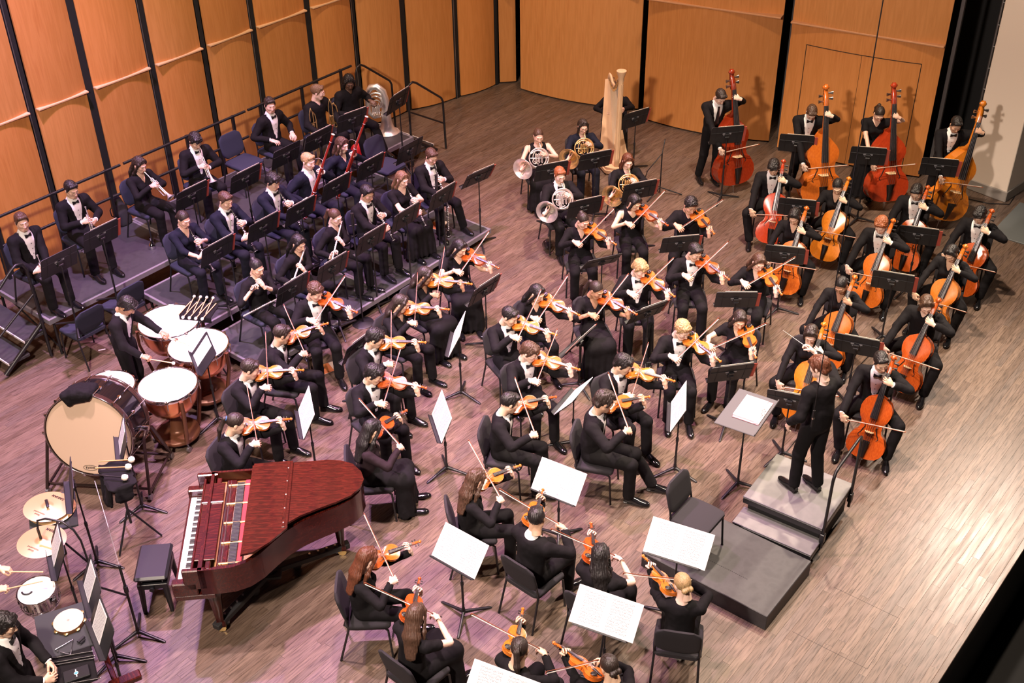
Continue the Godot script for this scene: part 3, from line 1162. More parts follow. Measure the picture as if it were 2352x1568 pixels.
	b.torus(Vector3(0, .004, 0), up, .118, .003, 28, 5)
	b.tube([Vector3(0, .5, 0), Vector3(0, .56, .012), Vector3(0, .60, .05), Vector3(0, .56, .09), Vector3(0, .5, .10), Vector3(0, .2, .10)], .010, 8)
	b.tube([Vector3(.06, .1, .08), Vector3(.06, .60, .08), Vector3(.06, .66, .11), Vector3(.06, .60, .14), Vector3(.06, .10, .14)], .008, 8)
	for y in [.2, .34, .48]:
		b.tube([Vector3(0, y, .0), Vector3(0, y, .1)], .005, 6)
		b.tube([Vector3(.06, y, .08), Vector3(.06, y, .14)], .005, 6)
	b.torus(Vector3(-.03, .42, .06), Vector3(1, 0, 0), .05, .007, 18, 6)
	b.torus(Vector3(-.05, .34, .06), Vector3(1, 0, 0), .04, .007, 18, 6)
	KIT.trombone = [["tubing_and_bell", b.mesh(), "brass"]]
	# tuba, bell down: bell rim at the origin
	b = MB.new()
	b.tube([Vector3(0, .006, 0), Vector3(0, .03, 0), Vector3(0, .09, 0), Vector3(0, .2, 0), Vector3(0, .38, .0), Vector3(0, .58, -.0), Vector3(-.03, .72, 0), Vector3(-.12, .80, 0), Vector3(-.22, .78, 0), Vector3(-.29, .68, 0), Vector3(-.30, .5, 0), Vector3(-.28, .34, 0), Vector3(-.20, .26, 0), Vector3(-.12, .28, 0)], [.20, .155, .115, .085, .072, .066, .062, .058, .054, .05, .045, .04, .034, .03], 24, false)
	b.torus(Vector3(0, .006, 0), up, .20, .005, 32, 6)
	for q in [[-.13, .58, .13, .016], [-.14, .56, .095, .014], [-.13, .52, .065, .012]]:
		b.torus(Vector3(q[0], q[1], .05), Vector3(0, 0, 1), q[2], q[3], 24, 8)
	for i in 4:
		b.tube([Vector3(-.20 + i * .035, .36, .075), Vector3(-.20 + i * .035, .52, .075)], .015, 10)
		b.tube([Vector3(-.20 + i * .035, .52, .075), Vector3(-.20 + i * .035, .55, .075)], [.004, .011], 8)
		b.torus(Vector3(-.19 + i * .035, .34, .06), Vector3(1, 0, .2).normalized(), .045, .008, 14, 6)
	b.tube([Vector3(-.12, .64, .06), Vector3(-.05, .70, .12), Vector3(-.02, .72, .17)], [.007, .006, .008], 8)
	KIT.tuba = [["tubing_and_bell", b.mesh(), "silver"]]
	# concert harp: foot at the origin, player towards +z, column towards -z
	b = MB.new()
	var ap := []
	for q in [[-.24, 0], [-.20, -.32], [-.06, -.42], [.06, -.42], [.20, -.32], [.24, 0], [.22, .24], [.10, .34], [-.10, .34], [-.22, .24]]:
		ap.append(Vector2(q[0], q[1]))
	b.plate(ap, .03, .085)
	b.plate(ap.map(func(p): return p * .93), .085, .13)
	for s in [-1, 1]:
		for z in [-.3, .2]:
			b.tube([Vector3(s * .15, 0, z), Vector3(s * .15, .035, z)], .03, 8)
	KIT.harp = [["pedal_base", b.mesh(), "harpwood"]]
	b = MB.new()
	b.tube([Vector3(0, .12, -.30), Vector3(0, 1.62, -.36), Vector3(0, 1.66, -.362), Vector3(0, 1.70, -.362), Vector3(0, 1.80, -.365), Vector3(0, 1.825, -.365)], [.042, .036, .05, .046, .078, .08], 18)
	for i in 9:
		var an := TAU * i / 9.0
		b.tube([Vector3(cos(an) * .040, .14, -.30 + sin(an) * .040), Vector3(cos(an) * .036, 1.60, -.358 + sin(an) * .036)], .008, 5)
	KIT.harp.append(["column", b.mesh(), "harpwood"])
	b = MB.new()      # sound box: a tapering trough from base to shoulder
	var sb := []
	for i in 9:
		var t := i / 8.0
		var c := Vector3(0, lerpf(.12, 1.42, t), lerpf(-.10, .30, t))
		var w := lerpf(.28, .075, pow(t, .75))
		var dp := lerpf(.16, .075, t)
		var r := PackedVector3Array()
		for j in 13:
			var an := PI * j / 12.0
			r.append(c + Vector3(cos(an) * w, -sin(an) * dp * .35, sin(an) * dp))
		sb.append(r)
	b.loft(sb)
	KIT.harp.append(["sound_box", b.mesh(), "harpwood"])
	b = MB.new()
	var nk := []
	for q in [[-.36, 1.70, .055], [-.26, 1.64, .06], [-.15, 1.50, .06], [-.03, 1.40, .058], [.10, 1.40, .06], [.22, 1.47, .065], [.31, 1.47, .06], [.35, 1.41, .05]]:
		nk.append(PackedVector3Array([Vector3(-.022, q[1] - q[2], q[0]), Vector3(-.022, q[1] + q[2] * .6, q[0]), Vector3(0, q[1] + q[2], q[0]), Vector3(.022, q[1] + q[2] * .6, q[0]), Vector3(.022, q[1] - q[2], q[0])]))
	b.loft(nk)
	KIT.harp.append(["neck", b.mesh(), "harpwood"])
	b = MB.new()
	var npl := []
	for q in [[-.34, 1.65], [-.26, 1.60], [-.15, 1.46], [-.03, 1.36], [.10, 1.36], [.22, 1.42]]:
		npl.append(PackedVector3Array([Vector3(-.03, q[1] - .02, q[0]), Vector3(-.03, q[1] + .035, q[0]), Vector3(.03, q[1] + .035, q[0]), Vector3(.03, q[1] - .02, q[0])]))
	b.loft(npl)
	KIT.harp.append(["neck_plate", b.mesh(), "brass"])
	b = MB.new()
	var pins := MB.new()
	for i in 40:
		var t := i / 39.0
		var lowp := Vector3(0, lerpf(.26, 1.34, t), lerpf(-.07, .26, t))
		var zt := lerpf(-.33, .24, t)
		var yt := 1.62 if zt < -.3 else (lerpf(1.62, 1.37, clampf((zt + .30) / .24, 0, 1)) if zt < -.06 else lerpf(1.36, 1.44, clampf((zt + .06) / .30, 0, 1)))
		b.tube([lowp, Vector3(0, yt, zt)], .0011, 4)
		if i % 2 == 0:
			pins.tube([Vector3(-.06, yt + .03, zt), Vector3(.045, yt + .03, zt)], .004, 5)
	KIT.harp.append(["strings", b.mesh(), "horsehair"])
	KIT.harp.append(["tuning_pins", pins.mesh(), "ebony"])

func put_kit(called: String, kit: Array, xf: Transform3D, label: String, category: String, group := "", over := {}) -> Node3D:
	var o := thing(called, label, category, xf, group)
	for p in kit:
		obj(p[0], p[1], M[over.get(p[2], p[2])], o)
	return o

# ---------------------------------------------------------------- people: the pose of each kind of player
func mir(v: Vector3) -> Vector3:
	return Vector3(-v.x, v.y, v.z)

func pose(kind: String, o: Dictionary) -> Dictionary:
	var stand: bool = kind in ["bass", "timpani", "conductor", "tray", "snare"]
	var r := rest(stand)
	var lean: float = o.get("lean", {"violin": 6.0, "cello": 9.0, "bass": 14.0, "timpani": 12.0, "conductor": 6.0, "harp": 4.0}.get(kind, 3.0))
	var tw := deg_to_rad(o.get("tw", 0.0))
	var hy := deg_to_rad(o.get("hy", {"violin": 30.0, "cello": -6.0}.get(kind, 0.0)))
	var hp := deg_to_rad(o.get("hp", {"violin": 16.0, "cello": 22.0, "bass": 24.0, "timpani": 30.0}.get(kind, 8.0)))
	var hr := deg_to_rad(o.get("hr", {"violin": 8.0, "cello": -6.0}.get(kind, 0.0)))
	var rc := Basis(Vector3.UP, tw) * Basis(Vector3.RIGHT, -deg_to_rad(lean))
	var w: Vector3 = r.waist
	var j := r.duplicate()
	for k in ["neck", "Lsh", "Rsh"]:
		j[k] = w + rc * (r[k] - w)
	j.head = j.neck + rc * Basis(Vector3.UP, hy * .5) * Basis(Vector3.RIGHT, -hp * .5) * (r.head - r.neck)
	var rh := rc * Basis(Vector3.UP, hy) * Basis(Vector3.RIGHT, -hp) * Basis(Vector3(0, 0, 1), hr)
	var hd := Transform3D(rh, j.head)
	var mo := mouth(hd)
	var nk: Vector3 = j.neck
	var up := Vector3.UP
	var inst := []
	# hands: grip point, basis, shape
	var lh := [Vector3(-.10, .635, -.24), hb(Vector3(.35, -.15, -.9), Vector3(0, -1, 0)), "relax"]
	var rhn := [Vector3(.10, .635, -.24), hb(Vector3(-.35, -.15, -.9), Vector3(0, -1, 0)), "relax"]
	var lp := Vector3(-.8, -.7, .25)
	var rp := Vector3(.8, -.7, .25)
	var fl: Vector3 = o.get("fl", Vector3(-.12, .10, -.46))
	var fr: Vector3 = o.get("fr", Vector3(.13, .10, -.42))
	var kl := Vector3(-.1, .5, -1)
	var kr := Vector3(.1, .5, -1)
	match kind:
		"violin":
			var vy := deg_to_rad(o.get("vy", 36.0)) + tw
			var a := Basis(up, vy) * Vector3(0, sin(deg_to_rad(o.get("vp", -4.0))), -1).normalized()
			var x0 := a.cross(up).normalized()
			var roll := deg_to_rad(o.get("vr", 24.0))
			var u := (x0.cross(a) * cos(roll) + x0 * sin(roll)).normalized()
			var tail := nk + Basis(up, vy) * Vector3(-.035, .058, -.072)
			var vt := frame(tail, a, u)
			inst.append(["violin", vt])
			var s: float = o.get("s", .45)
			var bt := deg_to_rad(o.get("bt", 4.0))
			var bd: Vector3 = (-vt.basis.x * cos(bt) + vt.basis.y * sin(bt) + vt.basis.z * o.get("bz", 0.0)).normalized()
			var ct: Vector3 = vt * Vector3(0, .044, -.175)
			var bu: Vector3 = (vt.basis.y - bd * vt.basis.y.dot(bd)).normalized()
			var fp: Vector3 = ct - bd * (.06 + s * .62)
			inst.append(["bow", frame(fp, bd, bu)])
			lh = [vt * Vector3(.014, -.012, -.455), hb(vt.basis.y * .85 - vt.basis.x * .35 + vt.basis.z * .25, vt.basis.z * .8 - vt.basis.x * .5), "hold"]
			rhn = [fp + bd * .02 + bu * -.012, hb(bd * .55 + Vector3(0, -.45, 0) + Basis(up, tw) * Vector3(-.1, 0, -.6), -bu * .75 - bd * .2 + Basis(up, tw) * Vector3(-.2, -.1, .45)), "hold"]
			lp = Vector3(-.1, -1, .1)
			rp = Vector3(.75, -.55, .15)
		"cello":
			var sc := Vector3(-.135, 1.27, -.10)
			var a := Vector3(-.115, .905, .405).normalized()
			var tail := sc - a * 1.235
			var vt := frame(tail, a, Vector3(.12, .4, -.9))
			inst.append(["cello", vt])
			var s: float = o.get("s", .45)
			var bd: Vector3 = (vt.basis.x + vt.basis.z * o.get("bz", -.13)).normalized()
			var ct: Vector3 = vt * Vector3(0, .10, -.43)
			var bu: Vector3 = (vt.basis.y - bd * vt.basis.y.dot(bd)).normalized()
			var fp: Vector3 = ct - bd * (.06 + s * .58)
			inst.append(["cello_bow", frame(fp, bd, bu)])
			lh = [vt * Vector3(-.0, .035, -o.get("np", .95)), hb(Vector3(.85, .25, .1), Vector3(.1, -.25, .9)), "wrap"]
			rhn = [fp + bd * .02, hb(Vector3(-.35, -.85, -.15), Vector3(-.25, -.1, .95)), "hold"]
			lp = Vector3(-1, -.35, -.15)
			rp = Vector3(1, -.3, .1)
			fl = Vector3(-.27, .10, -.42)
			fr = Vector3(.27, .10, -.40)
			kl = Vector3(-.75, .5, -.8)
			kr = Vector3(.75, .5, -.8)
		"bass":
			var a: Vector3 = o.get("ba", Vector3(.05, .97, .20)).normalized()
			var tail: Vector3 = o.get("bt", Vector3(-.27, .17, -.52))
			var vt := frame(tail, a, Vector3(-.15, .2, -.95))
			inst.append(["bass", vt])
			var ct: Vector3 = vt * Vector3(0, .15, -.62)
			var bd: Vector3 = (vt.basis.x + vt.basis.z * -.02).normalized()
			var bu: Vector3 = (vt.basis.y - bd * vt.basis.y.dot(bd)).normalized()
			var fp: Vector3 = ct - bd * (.06 + o.get("s", .50) * .58)
			inst.append(["cello_bow", frame(fp, bd, bu)])
			lh = [vt * Vector3(0, .04, -1.42), hb(Vector3(.85, .3, .15), Vector3(.1, -.2, .9)), "wrap"]
			rhn = [fp + bd * .02, hb(Vector3(-.3, -.9, -.1), Vector3(-.3, -.1, .9)), "hold"]
			lp = Vector3(-1, -.2, .2)
			rp = Vector3(.9, -.3, .5)
			fl = Vector3(-.08, .10, -.02)
			fr = Vector3(.14, .10, .10)
		"clarinet", "oboe":
			var dn: float = o.get("dn", 1.15)
			var d := Basis(up, tw) * Vector3(.06, -dn, -1.0).normalized()
			inst.append([kind, frame(mo, d, Vector3(0, .6, -1))])
			lh = [mo + d * .24 + Vector3(0, .005, -.02), hb(Vector3(.8, .25, -.35), Vector3(.35, -.3, .8)), "wrap"]
			rhn = [mo + d * .43 + Vector3(0, .005, -.02), hb(Vector3(-.8, .2, -.35), Vector3(-.35, -.3, .8)), "wrap"]
		"flute", "piccolo":
			var d := Basis(up, tw) * Vector3(.92, -o.get("dn", .42), -.18).normalized()
			inst.append([kind, frame(mo + Vector3(0, -.008, -.014), d, up)])
			var k := .45 if kind == "piccolo" else 1.0
			lh = [mo + d * .22 * k + Vector3(0, -.02, -.03), hb(Vector3(.25, .75, .3), Vector3(.3, .1, .9)), "hold"]
			rhn = [mo + d * .43 * k + Vector3(0, -.02, -.01), hb(Vector3(-.15, .75, -.35), Vector3(-.1, .3, -.9) * -1.0 + Vector3(0, .2, -1.6)), "hold"]
			lp = Vector3(-.7, -.8, -.1)
			rp = Vector3(.8, -.8, .1)
		"trumpet":
			var d := Basis(up, tw) * Vector3(0, -o.get("dn", .35), -1.0).normalized()
			inst.append(["trumpet", frame(mo, d, up)])
			lh = [mo + d * .24 + Vector3(-.02, -.045, 0), hb(Vector3(.45, .55, -.6), Vector3(.9, 0, .3)), "wrap"]
			rhn = [mo + d * .26 + Vector3(.015, .0, 0), hb(Vector3(-.35, .35, -.85), Vector3(-.75, -.6, .1)), "wrap"]
			lp = Vector3(-.9, -.7, 0)
			rp = Vector3(.9, -.7, 0)
		"trumpet_rest":
			var tp: Vector3 = o.get("tp", Vector3(.02, .86, -.27))
			var d := Vector3(.05, -.93, -.25).normalized()
			inst.append(["trumpet", frame(tp, d, Vector3(-.3, .1, 1))])
			lh = [tp + d * .24 + Vector3(-.02, 0, -.0), hb(Vector3(.8, -.1, -.55), Vector3(.5, 0, .85)), "wrap"]
			rhn = [tp + d * .22 + Vector3(.02, .03, .0), hb(Vector3(-.8, .1, -.45), Vector3(-.4, -.3, .7)), "wrap"]
		"horn":
			inst.append(["horn", Transform3D(Basis(up, tw), mo)])
			var hc := mo + Basis(up, tw) * Vector3(.06, -.15, -.20)
			lh = [hc + Vector3(-.055, .06, -.03), hb(Vector3(.6, .55, -.5), Vector3(.75, -.4, .3)), "wrap"]
			rhn = [hc + Vector3(.27, -.10, -.07), hb(Vector3(-.55, .1, .35), Vector3(-.3, .3, .8)), "relax"]
			lp = Vector3(-1, -.6, 0)
			rp = Vector3(1, -.4, .2)
		"bassoon":
			var b0 := Vector3(.27, .40, -.12)
			var tp := Vector3(-.20, 1.62, -.42)
			var d := (tp - b0).normalized()
			var vt := frame(b0, d, Vector3(.0, -.2, 1))
			inst.append(["bassoon", vt])
			lh = [vt * Vector3(0, .02, -.74), hb(Vector3(.7, .35, -.3), Vector3(.3, -.2, .9)), "wrap"]
			rhn = [vt * Vector3(.02, .02, -.28), hb(Vector3(-.5, -.1, -.7), Vector3(-.6, -.1, .3)), "wrap"]
		"trombone_rest":
			inst.append(["trombone", at(Vector3(.20, 0, -.42), .6)])
			inst.append(["trombone", at(Vector3(-.17, 0, -.44), -.5)])
			rhn = [Vector3(.20, .62, -.36), hb(Vector3(-.3, -.1, -.9), Vector3(-.9, 0, .2)), "wrap"]
			lh = [Vector3(-.15, .62, -.38), hb(Vector3(.3, -.1, -.9), Vector3(.9, 0, .2)), "wrap"]
		"tuba_rest":
			inst.append(["tuba", at(Vector3(-.36, 0, -.34), 1.9)])
			lh = [Vector3(-.30, .78, -.26), hb(Vector3(-.2, -.2, -.9), Vector3(-.3, -.9, 0)), "hold"]
			rhn = [Vector3(.06, .64, -.26), hb(Vector3(-.5, -.2, -.8), Vector3(0, -1, 0)), "relax"]
		"harp":
			inst.append(["harp", at(Vector3(.05, 0, -.62), .24)])
			lh = [Vector3(-.09, .98, -.50), hb(Vector3(.25, .1, -.95), Vector3(.9, 0, -.2)), "hold"]
			rhn = [Vector3(.16, .90, -.46), hb(Vector3(-.25, .1, -.95), Vector3(-.9, 0, -.2)), "hold"]
			lp = Vector3(-1, -.3, 0)
			rp = Vector3(1, -.3, 0)
		"timpani":
			lh = [Vector3(-.20, 1.02, -.48), hb(Vector3(.15, -.2, -1), Vector3(.2, -1, 0)), "wrap"]
			rhn = [Vector3(.22, .96, -.42), hb(Vector3(-.1, -.25, -1), Vector3(-.2, -1, 0)), "wrap"]
			inst.append(["mallet", frame(lh[0] + Vector3(0, 0, .05), Vector3(.2, -.12, -1), up)])
			inst.append(["mallet", frame(rhn[0] + Vector3(0, 0, .05), Vector3(-.05, -.1, -1), up)])
			lp = Vector3(-.9, -.6, .4)
			rp = Vector3(.9, -.6, .4)
		"snare":
			lh = [Vector3(-.19, .98, -.46), hb(Vector3(.2, -.2, -1), Vector3(.2, -1, 0)), "wrap"]
			rhn = [Vector3(.10, 1.02, -.46), hb(Vector3(-.2, -.2, -1), Vector3(-.2, -1, 0)), "wrap"]
			inst.append(["drumstick", frame(lh[0] + Vector3(0, 0, .06), Vector3(.35, .05, -1), up)])
			inst.append(["drumstick", frame(rhn[0] + Vector3(0, 0, .06), Vector3(.1, .12, -1), up)])
			lp = Vector3(-.9, -.6, .4)
			rp = Vector3(.9, -.6, .4)
		"tray":
			lh = [Vector3(-.03, 1.0, -.33), hb(Vector3(.55, -.2, -.75), Vector3(.6, -.4, .5)), "hold"]
			rhn = [Vector3(.05, .99, -.35), hb(Vector3(-.55, -.2, -.75), Vector3(-.6, -.4, .5)), "hold"]
		"conductor":
			rhn = [Vector3(.10, 1.60, -.40), hb(Vector3(-.25, .55, -.75), Vector3(-.5, -.7, .2)), "hold"]
			lh = [Vector3(-.25, .88, -.14), hb(Vector3(.05, -1, -.25), Vector3(.9, 0, .25)), "relax"]
			inst.append(["baton", frame(rhn[0] + Vector3(0, 0, .04), Vector3(-.62, .55, -.55), up)])
			rp = Vector3(.8, -.7, .1)
			lp = Vector3(-.5, 0, .9)
			fl = Vector3(-.13, .10, -.06)
			fr = Vector3(.10, .10, .05)
	if o.has("hands"):
		lh = [o.hands[0], hb(Vector3(.4, -.2, -.85), Vector3(.1, -1, 0)), "relax"]
		rhn = [o.hands[1], hb(Vector3(-.4, -.2, -.85), Vector3(-.1, -1, 0)), "relax"]
	if stand and not kind in ["bass", "conductor"]:
		fl = Vector3(-.12, .10, .02)
		fr = Vector3(.12, .10, -.02)
	var gp := Vector3(0, -.02, -.078)
	j.Lwr = lh[0] - lh[1] * gp
	j.Rwr = rhn[0] - rhn[1] * gp
	var ua: float = (r.Lel - r.Lsh).length()
	var fa: float = (r.Lwr - r.Lel).length()
	j.Lel = ik(j.Lsh, j.Lwr, ua, fa, lp)
	j.Rel = ik(j.Rsh, j.Rwr, ua, fa, rp)
	j.Lan = fl
	j.Ran = fr
	var th: float = (r.Lkn - r.Lhp).length()
	var sh: float = (r.Lan - r.Lkn).length()
	j.Lkn = ik(j.Lhp, j.Lan, th, sh, kl if not stand else Vector3(0, 0, -1))
	j.Rkn = ik(j.Rhp, j.Ran, th, sh, kr if not stand else Vector3(0, 0, -1))
	var bx := []
	for k in 11:
		var a: String = BONES[k][0]
		var b: String = BONES[k][1]
		var rb: Basis = rc if k in [1, 2, 3, 4, 5, 6] else Basis()
		bx.append(bone_xf(r[a], r[b], j[a], j[b], rb))
	bx[1] = Transform3D(rc, w - rc * w)
	return {"j": j, "bx": bx, "hd": hd, "lh": [Transform3D(lh[1], j.Lwr), lh[2] + "L"], "rh": [Transform3D(rhn[1], j.Rwr), rhn[2] + "R"], "inst": inst, "stand": stand, "rc": rc}

func person(px: float, py: float, lv: float, az: float, kind: String, outfit: String, hair: String, hcol: String, tone: String, who: String, o := {}) -> Dictionary:
	var p := pose(kind, o)
	var fem: bool = not (outfit.begins_with("tux") or outfit.begins_with("navytux") or outfit.begins_with("suit") or outfit.begins_with("shirtblack") or outfit.begins_with("opensuit"))
	var sz: float = o.get("size", .96 if fem else 1.0)
	var yaw := yaw_of(az)
	var turn := Basis(Vector3.UP, yaw)
	var hd: Transform3D = p.hd
	var spot_at := G(px, py, lv + hd.origin.y * sz)
	var pos := Vector3(spot_at.x, lv, spot_at.z) - turn * Vector3(hd.origin.x, 0, hd.origin.z) * sz
	if o.has("at"):
		pos = o.at
	var root := thing("person", who, "person", Transform3D(turn.scaled(Vector3.ONE * sz), pos), o.get("group", ""))
	var st: bool = p.stand
	var sfx := "_st" if st else ""
	# the body: one mesh of trunk, limbs, head and hands
	var tone_c: Color = TONES[tone]
	var hc: Color = HCOL[hcol]
	var body := skin(TP["body" + sfx], p.bx)
	var vs: PackedVector3Array = body.v
	var ns: PackedVector3Array = body.n
	var ix: PackedInt32Array = body.i.duplicate()
	var col := PackedColorArray()
	col.resize(vs.size())
	col.fill(tone_c)
	var lips := Color(tone_c.r * .92, tone_c.g * .62, tone_c.b * .62)
	var pal := [tone_c, tone_c.lerp(Color(.5, .46, .43), .4), Color(.03, .02, .015), hc.lerp(tone_c, .4), lips]
	var hands := [[TP.head, hd], [TP[p.lh[1]], p.lh[0]], [TP[p.rh[1]], p.rh[0]]]
	for h in hands:
		var b0 := vs.size()
		vs.append_array(h[1] * h[0].v)
		ns.append_array(Transform3D(h[1].basis, Vector3.ZERO) * h[0].n)
		var nc := PackedColorArray()
		nc.resize(h[0].v.size())
		nc.fill(tone_c)
		if h[0].has("reg"):
			for i in nc.size():
				nc[i] = pal[h[0].reg[i]]
		col.append_array(nc)
		var hi: PackedInt32Array = h[0].i
		var sh := PackedInt32Array()
		sh.resize(hi.size())
		for i in hi.size():
			sh[i] = hi[i] + b0
		ix.append_array(sh)
	obj("body", to_mesh({"v": vs, "n": ns, "i": ix}, col), M.skin, root)
	# clothes
	var shift := Transform3D(Basis(), Vector3(0, UPY if st else 0.0, 0))
	var bs: Array = p.bx
	if st:
		bs = p.bx.map(func(t): return t * shift)
	var navy: bool = outfit.begins_with("navy") or outfit.begins_with("opensuit")
	var cloth: Material = M.navycloth if navy else M.blackcloth
	var base := outfit.split("+")[0].trim_prefix("navy")
	var top: String = {"tux": "jacket", "suit": "jacket", "opensuit": "jacket"}.get(base, base)
	var names := {"jacket": "jacket", "openjacket": "jacket", "blouse": "blouse", "shirtblack": "shirt", "threequarter": "blouse", "shortsleeve": "blouse", "sleeveless": "blouse"}
	obj(names[top], to_mesh(skin(TP[top], bs)), cloth if not o.has("cloth") else M[o.cloth], root)
	if top == "jacket" or top == "openjacket":
		var shirt := obj("dress_shirt", to_mesh(skin(TP.shirt, bs)), M.whitecloth, root)
		for i in 3:
			obj("button", TP.button, M.ebony, shirt, bs[1] * Transform3D(Basis(Vector3.RIGHT, -PI / 2), Vector3(0, .90 - i * .075, -.103)))
		for c in [["Lel", "Lwr"], ["Rel", "Rwr"]]:
			var d: Vector3 = (p.j[c[1]] - p.j[c[0]]).normalized()
			obj("cuff", TP.cuff, M.whitecloth, shirt, frame(p.j[c[1]] - d * .012, d, Vector3.UP if absf(d.y) < .9 else Vector3.RIGHT))
		if base == "tux":
			obj("bow_tie", TP.bowtie, M.satin, root, bs[1] * Transform3D(Basis(Vector3.RIGHT, .25), Vector3(0, 1.012, -.083)))
		elif base == "suit":
			obj("necktie", TP.tie, M.satin, root, bs[1] * Transform3D(Basis(Vector3.RIGHT, .1), Vector3(0, 1.012, -.085)))
	if outfit.contains("+skirt"):
		obj("skirt", to_mesh(skin(TP["skirt" + sfx], p.bx)), M.blackcloth, root)
	else:
		obj("trousers", to_mesh(skin(TP["trousers" + sfx], p.bx)), M.navytrousers if navy else M.blacktrousers, root)
	for c in ["L", "R"]:
		var an: Vector3 = p.j[c + "an"]
		var kn: Vector3 = p.j[c + "kn"]
		var toe := Vector3(an.x * .35, 0, -1).normalized()
		var shx := frame(Vector3(an.x, .024, an.z) + toe * .03, toe, Vector3.UP)
		var sn := obj("shoe", TP["flat" if fem else "shoe"], M.patent, root, shx)
		obj("sole", TP[("flat" if fem else "shoe") + "_sole"], M.ebony, sn)
	if hair != "none":
		obj("hair", HAIR[hair], M["hair_" + hcol], root, hd)
	if o.get("hairtie", false):
		var ht := MB.new()
		ht.torus(Vector3(0, .035, .122), Vector3(0, .1, 1).normalized(), .024, .007, 16, 6)
		obj("hair_tie", ht.mesh(), M.hairtie, root, hd)
	if o.get("glasses", false):
		obj("eyeglasses", TP.glasses, M.spectacle, root, hd)
	var wx := Transform3D(turn, pos)
	var res := {"root": root, "pos": pos, "yaw": yaw, "wx": wx, "inst": []}
	for e in p.inst:
		var t: Transform3D = e[1]
		res.inst.append([e[0], Transform3D(turn * t.basis, pos + turn * (t.origin * sz))])
	return res

const TONES := {"light": Color(.66, .42, .32), "fair": Color(.74, .51, .41), "asian": Color(.66, .44, .31), "tan": Color(.40, .23, .14), "olive": Color(.55, .34, .23), "dark": Color(.11, .056, .036)}
const HCOL := {"black": Color(.012, .010, .010), "dark": Color(.028, .018, .014), "brown": Color(.075, .038, .022), "light": Color(.17, .095, .05), "blond": Color(.42, .28, .13), "red": Color(.30, .09, .03), "auburn": Color(.11, .035, .015)}

